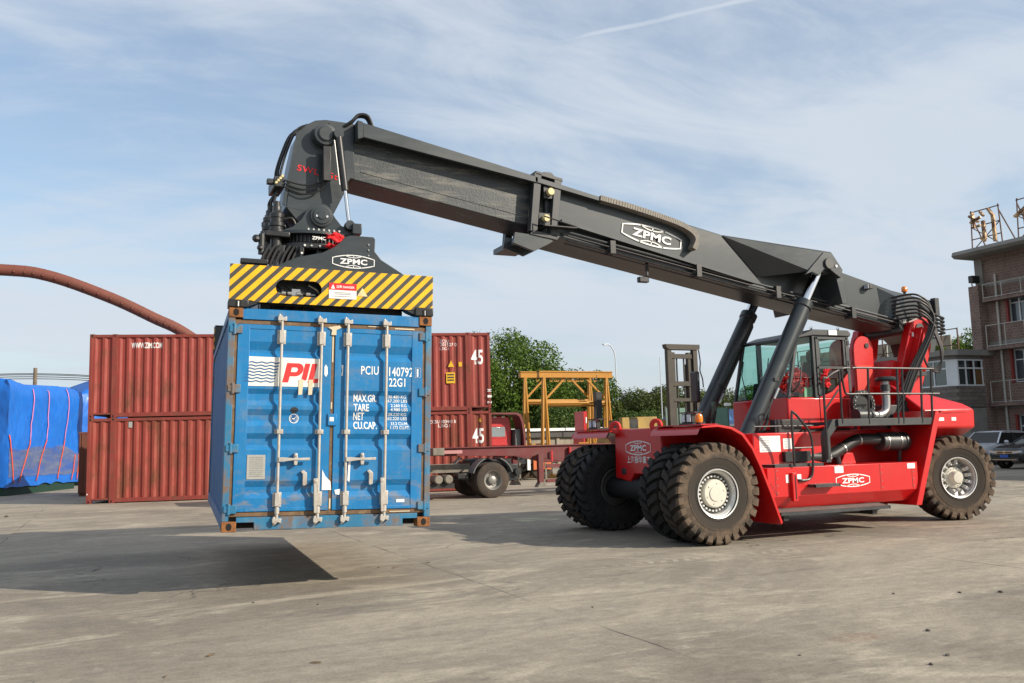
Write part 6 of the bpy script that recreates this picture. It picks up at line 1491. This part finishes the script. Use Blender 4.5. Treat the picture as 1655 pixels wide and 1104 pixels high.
# ---------------------------------------------------------------- site fence, blue shed
MT['net'] = mat('pale_green_mesh_panel', (.12,.22,.17), .6, var=.15, vs=3); MT['blueroof'] = mat('blue_sheet_roof', (.04,.13,.30), .5, var=.15)
fn = thing('mesh_fence', 'pale green sheet hoarding standing behind the lift cylinders', 'fence', (20.2,30,0))
for k in range(3): MB().box(.02+1.45*k,1.42+1.45*k,-.02,.02,.1,3.45-.1*(k%2)).build('panel', MT['net'], fn)
for k in range(4): MB().box(-.03+1.45*k,.03+1.45*k,-.05,.05,0,3.55).build('post', MT['fenderpl'], fn)
MB().box(4.15,4.5,-.1,.1,3.55,3.72).build('floodlight', MT['white'], fn)
sh_ = thing('blue_shed', 'low shed with a blue sheet roof beyond the fence', 'shed', (25.5,34,0))
MB().box(0,9,0,5,0,2.4).build('wall', MT['wall'], sh_); MB().prism([(-.3,2.4),(9.3,2.4),(9.3,2.55),(-.3,2.55)], 'y', -.4, 5.4).build('eaves', MT['white'], sh_); MB().prism([(-.4,2.55),(5.4,2.55),(2.5,3.6)], 'x', -.3, 9.3).build('roof', MT['blueroof'], sh_)
for k in range(3): MB().box(1+2.8*k,2+2.8*k,-.03,0,1.0,1.9).build('window', MT['dglass'], sh_)
tag(MB().cyl((0,0,0),(0,0,3.9),.07,n=10).box(-.09,.09,-.09,.09,3.9,3.98).build('rusty_post', MT['brown'], None), 'thin rusty post in front of the blue roofed shed', 'post').location = (24.9,29.2,0)
# lamp post, slim mast, wires
MT['lpole'] = mat('pale_grey_pole', (.55,.57,.60), .5, var=.05)
lp_ = thing('street_lamp', 'tall pale street lamp with a curved arm above the trees', 'lamp', (40.5,70,0))
MB().tube(catmull([(0,0,0),(0,0,6),(-.02,0,9.8),(-.10,0,11.0),(-.5,0,11.75),(-.95,0,12.0)],5), .065, 8).build('pole', MT['lpole'], lp_); MB().prism([(-1.5,12.0),(-.85,12.05),(-.85,11.92),(-1.45,11.84)], 'y', -.16,.16).build('lantern', MT['lpole'], lp_, .02)
tag(MB().cyl((0,0,0),(0,0,7.4),.04,.03,n=8).box(-.03,.03,-.03,.03,7.38,7.46).build('slim_pole', MT['lpole'], None), 'slim pale pole beside the forklift mast', 'pole').location = (26.5,40,0)
pw = thing('wire_pole', 'distant wooden wire pole standing among the far trees', 'pole', (20,64,0))
MB().cyl((0,0,0),(0,0,6.2),.12,.1,n=8).build('post', MT['timber'], pw)
for dz in (0, .25): MB().tube([(i*4.0, 0, 6.0+dz+.9*((i-8)/8)**2-.1) for i in range(0,17)], .02, 5).build('wire', MT['wire'], pw)

# ---------------------------------------------------------------- trees
def leafmat(name, c1, c2):
    m_ = bpy.data.materials.new(name); m_.use_nodes = True; t = m_.node_tree; b = t.nodes['Principled BSDF']
    at_ = t.nodes.new('ShaderNodeAttribute'); at_.attribute_name = 'shade'
    x = t.nodes.new('ShaderNodeMix'); x.data_type = 'RGBA'; x.inputs[6].default_value = (*c1,1); x.inputs[7].default_value = (*c2,1); t.links.new(at_.outputs['Fac'], x.inputs[0])
    t.links.new(x.outputs[2], b.inputs['Base Color']); b.inputs['Roughness'].default_value = .55; b.inputs['Specular IOR Level'].default_value = .3
    tr = t.nodes.new('ShaderNodeBsdfTranslucent'); t.links.new(x.outputs[2], tr.inputs[0]); ms = t.nodes.new('ShaderNodeMixShader'); ms.inputs[0].default_value = .28
    t.links.new(b.outputs[0], ms.inputs[1]); t.links.new(tr.outputs[0], ms.inputs[2]); t.links.new(ms.outputs[0], t.nodes['Material Output'].inputs[0]); return m_
LEAF = [leafmat('foliage_fresh', (.045,.095,.012), (.17,.25,.03)), leafmat('foliage_olive', (.05,.075,.018), (.135,.155,.038)), leafmat('foliage_deep', (.035,.07,.014), (.11,.165,.030))]
MT['bark'] = mat('bark', (.09,.07,.05), .9, var=.3, vs=5)
def tree(x, y, H, rx, label, lm=0, seed=0, n=5200, leaf=.26, low=.18, cl=26, ry=None, top=1.0):
    rnd = random.Random(seed); T = thing('tree', label, 'tree', (x,y,0), 'trees beyond the wall')
    ry = ry or rx; z0 = H*low
    mb = MB(); mb.tube([(0,0,0),(.1,.05,H*.2),(.0,.1,H*.45),(.15,.1,H*.75)], [rx*.075,rx*.06,rx*.045,rx*.02], 9)
    for k in range(7):
        a = rnd.uniform(0,2*pi); h0 = H*rnd.uniform(.2,.55); e = Vector((cos(a)*rx*.6, sin(a)*ry*.6, h0+H*rnd.uniform(.12,.32)))
        mb.tube([(0.05,.05,h0),(e.x*.5,e.y*.5,(h0+e.z)/2+.2),e], [rx*.035,rx*.025,rx*.01], 6)
    mb.build('trunk', MT['bark'], T)
    cz = (H+z0)/2; rz = (H-z0)/2; clumps = []
    for k in range(cl):
        while True:
            p = Vector((rnd.uniform(-1,1), rnd.uniform(-1,1), rnd.uniform(-1,1)))
            if .35 < p.length < 1: break
        s_ = rnd.uniform(.20,.38)
        p = p.normalized()*(1-s_*.8) if rnd.random() < .75 else p*.6
        clumps.append((p, s_, rnd.uniform(.0,.55)))
    vs, fs, sh2 = [], [], []
    for k in range(n):
        p, s_, tone = clumps[rnd.randrange(cl)]
        d = Vector((rnd.gauss(0,1), rnd.gauss(0,1), rnd.gauss(0,1))).normalized()*s_*rnd.uniform(.55,1.06)
        q = p+d; c = Vector((q.x*rx, q.y*ry, cz+q.z*rz))
        if c.z < .05: continue
        nrm = (d+Vector((rnd.uniform(-.6,.6), rnd.uniform(-.6,.6), rnd.uniform(-.2,.9)))).normalized()
        u_ = nrm.cross(Vector((rnd.uniform(-1,1), rnd.uniform(-1,1), rnd.uniform(-1,1)))).normalized(); w_ = nrm.cross(u_)
        l = leaf*rnd.uniform(.6,1.3); b0 = len(vs)
        vs += [c-u_*l*.5, c+w_*l*.32, c+u_*l*.5, c-w_*l*.32]; fs.append((b0,b0+1,b0+2,b0+3)); sh2.append(min(1,max(0,tone+rnd.uniform(-.1,.45))))
    me = bpy.data.meshes.new('crown'); me.from_pydata(vs, [], fs); me.materials.append(LEAF[lm])
    at_ = me.attributes.new('shade', 'FLOAT', 'FACE'); at_.data.foreach_set('value', sh2)
    link('crown', me, T); return T
tree(23.2,60,11.9,6.2,'big fresh green tree rising behind the end of the red stack marked 45',0,1,62000,.24,.0,75)
tree(29.4,62,8.8,4.8,'rounded green tree growing behind the yellow gantries',2,2,34000,.23,.0,56)
tree(17.0,63,9.0,4.5,'green tree mostly hidden by the red container stack',0,12,9000,.26,.0,34)
tree(33.3,62,8.4,3.0,'small bright green tree below the curved street lamp',0,3,20000,.21,.0,40)
tree(36.9,61,6.6,3.9,'low olive tree between the lamp and the forklift',1,4,28000,.21,.0,54)
tree(41.2,60,7.1,4.2,'olive bushy tree directly behind the forklift mast',1,5,30000,.21,.0,56)
tree(45.6,60,6.7,4.0,'olive tree showing between the two lift cylinders',1,6,28000,.21,.0,54)
tree(50.0,58,6.9,4.0,'bright green tree between the far lift cylinder and the cab',0,7,24000,.21,.0,48)
tree(24.5,52,4.8,3.2,'dark shrubby tree close behind the low wall',2,8,20000,.20,.0,46)
tree(30.5,50,4.3,3.0,'low leafy shrub tree behind the wall coping',2,9,18000,.20,.0,44)
tree(56.5,62,6.2,4.0,'far olive tree hidden mostly by the cab',1,10,4500,.32,.0,26)
tree(-10.5,66,7.0,3.2,'green tree top showing above the second tarpaulin',0,13,4000,.3,.1,24)
hs_ = thing('far_shed', 'pale far shed roof beyond the tarpaulin loads', 'shed', (-16,62,0))
MB().box(0,8,0,6,0,5.8).build('wall', MT['white'], hs_); MB().prism([(-.3,5.8),(6.3,5.8),(3,6.9)], 'x', -.3, 8.3).build('roof', MT['white'], hs_)
# ---------------------------------------------------------------- brick office block on the right
def brickmat(name, c1, c2, mortar, bw=.24, bh=.075, axis='x'):
    m_ = bpy.data.materials.new(name); m_.use_nodes = True; t = m_.node_tree; b = t.nodes['Principled BSDF']
    pos = t.nodes.new('ShaderNodeNewGeometry').outputs['Position']; sp = t.nodes.new('ShaderNodeSeparateXYZ'); t.links.new(pos, sp.inputs[0])
    cb = t.nodes.new('ShaderNodeCombineXYZ'); ad = t.nodes.new('ShaderNodeMath'); ad.operation = 'ADD'; t.links.new(sp.outputs[0], ad.inputs[0]); t.links.new(sp.outputs[1], ad.inputs[1])
    t.links.new(ad.outputs[0], cb.inputs[0]); t.links.new(sp.outputs[2], cb.inputs[1])
    br = t.nodes.new('ShaderNodeTexBrick'); br.inputs['Color1'].default_value = (*c1,1); br.inputs['Color2'].default_value = (*c2,1); br.inputs['Mortar'].default_value = (*mortar,1)
    br.inputs['Scale'].default_value = 1; br.inputs['Brick Width'].default_value = bw; br.inputs['Row Height'].default_value = bh; br.inputs['Mortar Size'].default_value = .012; t.links.new(cb.outputs[0], br.inputs['Vector'])
    n = t.nodes.new('ShaderNodeTexNoise'); n.inputs['Scale'].default_value = .8; n.inputs['Detail'].default_value = 8; n.inputs['Roughness'].default_value = .7; t.links.new(pos, n.inputs['Vector'])
    r = t.nodes.new('ShaderNodeMapRange'); r.inputs['From Min'].default_value = .3; r.inputs['From Max'].default_value = .7; r.inputs['To Min'].default_value = .7; r.inputs['To Max'].default_value = 1.2; t.links.new(n.outputs[0], r.inputs['Value'])
    x = t.nodes.new('ShaderNodeMix'); x.data_type = 'RGBA'; x.blend_type = 'MULTIPLY'; x.inputs[0].default_value = 1; t.links.new(br.outputs[0], x.inputs[6]); t.links.new(r.outputs[0], x.inputs[7]); t.links.new(x.outputs[2], b.inputs['Base Color']); b.inputs['Roughness'].default_value = .85
    bp = t.nodes.new('ShaderNodeBump'); bp.inputs['Strength'].default_value = .6; bp.inputs['Distance'].default_value = .01; t.links.new(br.outputs['Fac'], bp.inputs['Height']); bp.invert = True; t.links.new(bp.outputs[0], b.inputs['Normal'])
    return m_
MT['brick'] = brickmat('brown_brick', (.21,.135,.105), (.165,.105,.085), (.25,.22,.19), .25, .16)
MT['block'] = brickmat('grey_brown_block', (.20,.165,.145), (.14,.115,.10), (.08,.07,.06), .42, .21)
MT['conc'] = mat('weathered_concrete', (.22,.21,.19), .85, var=.2, vs=1.5, world_co=True)
MT['alu'] = mat('pale_window_frame', (.66,.69,.70), .45, var=.08); MT['redtrim'] = mat('red_window_trim', (.22,.03,.025), .6, var=.15)
MT['rail'] = mat('galvanised_railing', (.42,.40,.36), .5, metal=.3, var=.15); MT['pane'] = mat('grey_blue_pane', (.06,.075,.085), .06, var=.2, vs=.8, coat=.9)
MT['curtain'] = mat('pale_curtain', (.24,.23,.21), .9); MT['dkin'] = mat('dark_interior', (.02,.02,.022), .9); MT['brownc'] = mat('brown_curtain', (.13,.06,.02), .9)
BX = 36.0
OB = thing('office_building', 'three storey brown brick office block with flat overhanging roof and balconies', 'building', (BX,15,0))
y1 = 21.3-15; y0 = -27.0
ZS = [(0,3.05),(3.05,6.55),(6.55,9.9)]
# facade: piers, spandrels, recessed windows
bays = []
yy = y1-.55
while yy > y0+3: bays.append((yy-3.0, yy)); yy -= 3.6
bays = bays[:6]
win_y = [(-15+20.25-2.6+15-15+.0, 0)]
MB().box(.55,9,y0,y1,0,11.2).build('core_wall', MT['brick'], OB)
# corner pier
MB().box(-.65,.0,y1-.05,y1+.55,0,9.75).build('corner_pier', MT['brick'], OB, .01)
MB().box(-.1,.56,y1+.0,y1+.50,0,11.35).build('corner_column', MT['conc'], OB, .01)
W0, W1 = 18.2-15, 20.1-15     # first window bay seen
def facade_bay(w0, w1, p0, p1):
    # wall pieces round three windows; p0..p1 is the bay extent
    zw = [(.6,2.5),(4.25,6.05),(7.50,9.10)]
    MB().box(0,.56,p0,w0,0,11.2).build('brick_pier', MT['brick'], OB); MB().box(0,.56,w1,p1,0,11.2).build('brick_pier', MT['brick'], OB)
    zprev = 0
    for (a, b) in zw: MB().box(.003,.557,w0,w1,zprev,a).build('spandrel', MT['brick'], OB); zprev = b
    MB().box(.003,.557,w0,w1,zprev,11.2).build('spandrel', MT['brick'], OB)
    for i, (a, b) in enumerate(zw):
        w = MB().box(.30,.34,w0,w1,a,b).build('window', MT['pane'], OB)
        f_ = MB()
        for yy_ in (w0, (w0*2+w1)/3, (w0+2*w1)/3, w1): f_.box(.24,.30,yy_-.035,yy_+.035,a,b)
        for zz in (a+.03, a+(b-a)*.68, b-.03): f_.box(.243,.297,w0,w1,zz-.03,zz+.03)
        f_.build('frame', MT['alu'], w)
        for yy_ in (w0, w1): MB().box(-.03,.1,yy_-.06,yy_+.06,a-.05,b+.05).build('red_trim', MT['redtrim'], w)
        if i == 2 or i == 1: MB().box(.36,.38,w0,w0+(w1-w0)*.6,a,b).build('curtain', MT['curtain'], w)
facade_bay(18.35-15, 20.05-15, 17.0-15, y1)
p1 = 17.0-15
while p1 > y0+1:
    facade_bay(p1-2.9, p1-.9, p1-3.7, p1); p1 -= 3.7
# floor bands, balconies
for z in (3.0, 6.45, 9.75): MB().box(-.03,.002,y0,y1,z-.10,z+.14).build('floor_band', MT['conc'], OB)
def balcony(z, za):
    MB().box(-.62,.0,y0,y1-.25,z-.28,z-.12).build('balcony_slab', MT['brick'], OB)
    r = MB(); P0, P1 = y0, y1-.28
    for zz in (z-.05, za): r.tube([(-.55,P0,zz),(-.55,P1,zz),(-.02,P1,zz)], .028, 6)
    r.build('railing_rail', MT['rail'], OB)
    k = 0
    while P1-k*1.15 > P0: MB().cyl((-.55,P1-k*1.15,z-.2),(-.55,P1-k*1.15,za),.024,n=6).build('railing_post', MT['rail'], OB); k += 1
balcony(3.28, 4.35); balcony(6.35, 7.45); balcony(9.05, 9.75)
for yy_, r in ((20.55-15,.07),(17.15-15,.06)): MB().cyl((-.09,yy_,.1),(-.09,yy_,10.3),r,n=10).build('drain_pipe', MT['rail'], OB)
# roof slab and lettering frames above
MB().prism([(-1.55,11.50),(-1.35,11.35),(9.3,11.35),(9.3,11.72),(-1.45,11.72)], 'y', y0, 22.05-15).build('roof_slab', MT['conc'], OB, .02)
MB().box(-.2,.6,y0,y1,11.2,11.35).build('roof_band', MT['brick'], OB)
fl = thing('floodlight', 'black floodlight fixed on top of the brick corner pier', 'floodlight', (BX-.35,21.65,9.75))
MB().box(-.32,.30,-.14,.14,.22,.62).build('housing', MT['black'], fl, .02); MB().bar((-.2,0,0),(-.25,0,.3),.05,.05).bar((.2,0,0),(.25,0,.3),.05,.05).build('bracket', MT['rail'], fl)
MT['bulb'] = mat('gold_sign_letter', (.50,.33,.17), .4, metal=.3, var=.4, vs=5, dirt=(.13,.06,.035), damt=.95, dscale=3.5, dlo=.42, dhi=.56)
MT['signrust'] = mat('rusty_angle_iron', (.10,.05,.03), .8, var=.3)
def roof_letter(y, strokes, label):
    # strokes in (across, up) of a character that faces the yard (-X)
    T = thing('roof_sign_letter', label, 'sign', (BX-.9,y,11.72), 'letters of the rooftop sign')
    for (a, b), (c, d), w in strokes:
        dd_ = Vector((0,c-a,d-b)).normalized(); 
        MB().bar((0,a,b),(0,c,d), .18, w*.8).build('letter_stroke', MT['bulb'], T, .01)
    fr_ = MB()
    for a in (-.95, .95): fr_.bar((.3,a,0),(.3,a*.9,2.3),.05,.05); fr_.bar((1.6,a,0),(.3,a*.9,2.0),.05,.05)
    for z in (.65, 1.35, 2.2): fr_.bar((.3,-.92,z),(.3,.92,z),.05,.05)
    fr_.bar((.3,-.95,0),(.3,.9,1.35),.04,.04); fr_.bar((.3,.95,0),(.3,-.9,1.35),.04,.04); fr_.bar((.3,.95,.0),(.3,2.0,.0),.04,.04)
    fr_.build('letter_frame', MT['signrust'], T)
    return T
roof_letter(20.45, [((.75,1.95),(.2,1.5),.16),((.70,1.55),(.05,1.75),.14),((.55,2.1),(.45,1.2),.12),((.05,2.05),(-.15,1.75),.12),((-.1,1.5),(-.12,.35),.18),((-.12,.35),(.12,.6),.16),((-.45,2.1),(-.75,1.6),.16),((-.72,1.7),(-.75,.2),.16),((.3,1.25),(.1,1.3),.12)], 'gold rooftop sign character at the far end of the office roof')
roof_letter(17.6, [((.85,1.25),(.2,1.6),.16),((.2,1.6),(-.4,2.0),.18),((.25,1.4),(.2,.2),.16),((-.3,1.3),(-.35,.2),.16),((.3,.9),(-.4,.95),.14),((.3,.25),(-.6,.25),.14)], 'gold rooftop sign character second from the far end of the office roof')
# ---------------------------------------------------------------- annex with glazed bay
AN = thing('annex_building', 'low block annex with a white framed glazed bay on its upper floor', 'building', (33,21.3,0))
AL = 13.0
MB().box(1.0,8,.0,AL,0,3.0).build('ground_floor_wall', MT['conc'], AN)
MB().box(.96,1.0,.6,3.0,0,2.7).build('recess_shade', MT['dkin'], AN)  # dark sheet painted as the shade of the recess under the bay
MB().box(2.3,3.0,-.06,.0,0,3.0).build('entrance_pier', MT['brick'], AN)
pl = MB(); pl.prism([(.0,.35),(.30,.0),(3.0,.0),(3.0,AL),(.0,AL)], 'z', 2.95, 4.15); pl.build('bay_parapet', MT['block'], AN)
MB().prism([(.08,.42),(.36,.08),(3.0,.08),(3.0,AL),(.08,AL)], 'z', 2.75, 2.951).build('bay_soffit', MT['conc'], AN)
MB().prism([(.05,.38),(.33,.05),(8,.05),(8,AL),(.05,AL)], 'z', 5.60, 5.80).build('bay_lintel', MT['conc'], AN); 
MB().prism([(-.35,.2),(.1,-.3),(8,-.3),(8,AL),(-.35,AL)], 'z', 5.80, 6.12).build('roof_slab', MT['conc'], AN, .01)
MB().box(1.0,8,.3,AL,4.15,5.6).build('inner_wall', MT['curtain'], AN)
def glazed(p0, p1, n):
    p0, p1 = Vector(p0), Vector(p1); d = (p1-p0)/n
    for i in range(n):
        a, b = p0+d*i, p0+d*(i+1)
        for z0_, z1_ in ((4.15,5.12),(5.12,5.60)):
            mb = MB(); mb.faces([(a.x,a.y,z0_),(b.x,b.y,z0_),(b.x,b.y,z1_),(a.x,a.y,z1_)], [(0,1,2,3)]); mb.build('window_pane', MT['glass_dark'], AN)
        if i in (2,): 
            MB().bar((a.x+.12,a.y,4.6),(b.x+.12,b.y,4.6),.02,.9).build('curtain', MT['brownc'], AN)
    for i in range(n+1):
        a = p0+d*i; MB().bar((a.x,a.y,4.148),(a.x,a.y,5.602),.09 if i in (0,n) else .06,.094).build('mullion', MT['alu'], AN)
    for z in (4.18, 5.12, 5.57): MB().bar((p0.x,p0.y,z),(p1.x,p1.y,z),.08,.08).build('transom', MT['alu'], AN)
glazed((.05,.42), (.05,8.2), 9); glazed((.37,.05), (2.9,.05), 4)
MB().prism([(.0,.46),(.0,.40),(.36,.0),(.42,.0),(.42,.09),(.09,.46)], 'z', 4.152, 5.598).build('corner_mullion', MT['alu'], AN)
# ---------------------------------------------------------------- far wing and its old sign frame
FW = thing('far_wing', 'grey far wing with flat roof behind the stacker tail', 'building', (44,33,0))
MB().box(0,8,0,14,0,5.5).build('wall', MT['conc'], FW); MB().box(-.5,8.5,-.5,14.5,5.5,6.0).build('roof_slab', MT['conc'], FW, .02)
for k in range(5):
    w = MB().box(-.03,.02,.8+2.6*k,2.6+2.6*k,3.2,4.9).build('window', MT['pane'], FW); MB().box(-.06,-.03,1.66+2.6*k,1.74+2.6*k,3.2,4.9).build('frame', MT['alu'], w)
MB().box(-.62,-.5,-.5,14.5,5.7,6.1).build('white_gutter', MT['white'], FW)
SG = thing('billboard_frame', 'rusty lattice billboard frame with beige panels on the far wing roof', 'billboard', (44.5,30,6.0))
MT['beige'] = mat('beige_panel', (.38,.33,.25), .8, var=.15, world_co=True)
for k in range(8): MB().box(.0,.05,1.0+1.9*k,2.82+1.9*k,.5,2.4).build('panel', MT['beige'], SG)
fr_ = MB()
for k in range(13):
    y_ = k*1.32; fr_.bar((-.5,y_,-.3),(-.5,y_,2.75),.07,.07); fr_.bar((-.5,y_,.4),(-.5,y_+1.32,1.6),.05,.05); fr_.bar((-.5,y_+1.32,.4),(-.5,y_,1.6),.05,.05); fr_.bar((-.5,y_,1.6),(-.02,y_,2.4),.04,.04)
for z in (.4,1.2,1.6,2.7): fr_.bar((-.5,0,z),(-.5,17.2,z),.06,.06)
fr_.build('lattice', MT['signrust'], SG)
MB().box(-.8,1.5,-.2,17.5,-.5,-.28).build('frame_base', MT['conc'], SG)
tree(47.5,31.4,9.3,2.6,'yellow green tree crown rising behind the annex roof',0,21,15000,.20,.2,40)
tree(43.0,31.2,7.6,1.5,'small bush top showing over the annex roof edge',0,22,3500,.18,.5,18)
# ---------------------------------------------------------------- parked cars
MT['carsilver'] = mat('silver_blue_car_paint', (.62,.64,.67), .3, metal=.1, var=.04, coat=.7); MT['carblack'] = mat('black_car_paint', (.012,.013,.016), .25, var=.1, coat=.8)
MT['plateb'] = mat('blue_number_plate', (.02,.09,.42), .5, var=.05); MT['headl'] = mat('headlamp_glass', (.5,.53,.56), .12, coat=.9)
def car(name, label, loc, rz, paint, L_=4.6, W_=1.84, H_=1.66, front_only=False):
    # car pointing along local -X; near side is -Y
    T = thing(name, label, 'car', Matrix.Translation(loc) @ Matrix.Rotation(rz,4,'Z'), 'cars parked below the office block')
    h = W_/2
    sec = [(.0,.55,.78,.80),(.06,.38,.90,.88),(.5,.28,1.0,.97),(1.25,.26,1.08,1.0),(1.6,.26,1.10,1.0),(3.6,.26,1.12,1.0),(4.3,.28,1.10,.97),(4.55,.38,1.0,.90),(4.6,.55,.85,.82)]
    sec = [(x*L_/4.6, a, b, c) for x, a, b, c in sec]
    mb = MB(); rings = []
    for x, zb, zt, wf in sec:
        w = h*wf; pts = [(-w*.92,zb),(-w,zb+.12),(-w*1.0,(zb+zt)/2+.05),(-w*.95,zt-.10),(-w*.80,zt),(w*.80,zt),(w*.95,zt-.10),(w,(zb+zt)/2+.05),(w,zb+.12),(w*.92,zb)]
        rings.append([mb.bm.verts.new((x,p[0],p[1])) for p in pts])
    for a, b in zip(rings, rings[1:]):
        for i in range(10): mb.bm.faces.new((a[i],a[(i+1)%10],b[(i+1)%10],b[i]))
    mb.bm.faces.new(rings[0]); mb.bm.faces.new(rings[-1][::-1])
    body = mb.build('body', MT[paint], T, .01, ang=40)
    # greenhouse
    gx = [(1.25,1.05),(1.95,H_-.06),(2.3,H_),(3.6,H_-.02),(4.2,H_-.16),(4.5,1.05)]
    gx = [(x*L_/4.6, z) for x, z in gx]
    mb = MB(); vs = []
    for s_ in (-1, 1):
        for x, z in gx: vs.append((x, s_*(h*.93 if z < 1.2 else h*.72), z))
    n = 6; mb.faces(vs, [tuple(range(n)), tuple(range(2*n-1,n-1,-1))]+[(i,i+n,i+1+n,i+1) for i in range(n-1)]); gh = mb.build('cabin_glass', MT['dglass'], T, ang=20)
    rf_ = MB(); vs = []
    for x, z in gx[1:5]: vs += [(x,-h*.73,z+.012),(x,h*.73,z+.012)]
    rf_.faces(vs, [(2*i,2*i+1,2*i+3,2*i+2) for i in range(3)]); ro = rf_.build('roof', MT[paint], T); ro.modifiers.new('S','SOLIDIFY').thickness = .04
    for s_ in (-1, 1):
        for a, b in ((0,1),(4,5)):
            MB().bar((gx[a][0],s_*h*.94,gx[a][1]),(gx[b][0],s_*h*.74,gx[b][1]),.07,.05).build('pillar', MT[paint], T)
        xm = 2.75*L_/4.6; MB().bar((xm,s_*h*.945,1.07),(xm+.06,s_*h*.745,H_-.04),.08,.02).build('pillar', MT['black'], T)
        MB().bar((gx[1][0],s_*h*.745,gx[1][1]),(gx[4][0],s_*h*.745,gx[4][1]+.06),.05,.05).build('roof_rail', MT[paint], T)
        mr = MB().sphere((1.72*L_/4.6,s_*(h+.12),1.12),.11,10,(.8,1.1,.75)).build('mirror', MT[paint], T); MB().bar((1.72*L_/4.6,s_*h*.9,1.06),(1.72*L_/4.6,s_*(h+.08),1.10),.05,.04).build('stalk', MT['black'], mr)
        for xx in (.88, 3.72):
            x = xx*L_/4.6; w = bpy.data.objects.new('wheel', None); COL.objects.link(w); w.parent = T; w.location = (x, s_*(h-.11), .35)
            link('tyre', CT, w, mat=Matrix.Rotation(0 if s_ < 0 else pi,4,'Z')); link('rim', CR, w, mat=Matrix.Rotation(0 if s_ < 0 else pi,4,'Z'))
            MB().lathe([(.0,0),(.42,0)], 24, 'y', (x,s_*(h*1.0+.004),.37)).build('wheel_arch', MT['black'], T)
        for xd in (1.75, 2.75): MB().box(xd*L_/4.6-.004,xd*L_/4.6+.004,s_*h*1.0-.003,s_*h*1.0+.003,.45,1.0).build('door_gap', MT['black'], T)
        MB().box(2.35*L_/4.6,2.55*L_/4.6,s_*h*1.0-.012,s_*h*1.0+.012,.86,.89).build('door_handle', MT[paint], T)
        MB().prism([(s_*h*.42,.76),(s_*h*.90,.80),(s_*h*.90,.70),(s_*h*.45,.66)], 'x', -.03,.10).build('headlight', MT['headl'], T, .01)
        MB().box(*sorted((s_*h*.75,s_*h*.5)),0,0,0,0).bm.free()
    gr_ = MB().box(-.028,.02,-h*.42,h*.42,.64,.78).build('grille', MT['black'], T); 
    MB().box(-.04,-.028,-h*.85,h*.85,.755,.775).box(-.04,-.028,-h*.55,h*.55,.68,.695).build('chrome_bar', MT['chrome'], gr_)
    MB().lathe([(.055,-.045),(.07,-.045),(.07,-.03),(.055,-.03)], 20, 'x', (0,0,.725), True).prism([(-.045,.775),(-.03,.775),(0,.70),(.03,.775),(.045,.775),(.005,.675),(-.005,.675)], 'x', -.044,-.034).build('badge', MT['chrome'], gr_)
    MB().box(-.035,.02,-h*.8,h*.8,.36,.52).build('lower_grille', MT['black'], T); MB().box(-.045,-.033,-h*.7,h*.7,.40,.42).build('bumper_trim', MT['chrome'], T)
    MB().box(-.05,-.036,-.22,.22,.50,.62).build('number_plate', MT['plateb'], T)
    return T
mb = MB(); mb.lathe([(.22,-.10),(.30,-.11),(.34,-.09),(.35,0),(.34,.09),(.30,.10),(.22,.10)], 32, 'y'); CT = mb.mesh('tyre', MT['tyre_dark'])
mb = MB(); mb.lathe([(.22,-.105),(.23,-.11),(.21,-.09),(.20,-.03),(.0,-.03)], 28, 'y')
for k in range(5): t = 2*pi*k/5; mb.bar((0,-.07,0),(.21*cos(t),-.08,.21*sin(t)),.05,.04)
CR = mb.mesh('rim', MT['silver'])
car('silver_suv', 'silver sport utility car parked nose out behind the black car', (29.9,18.3,0), radians(8), 'carsilver', 4.6, 1.86, 1.66)
car('black_car', 'black car with chrome grille and blue number plate', (26.75,13.75,0), radians(-6), 'carblack', 4.7, 1.84, 1.50)
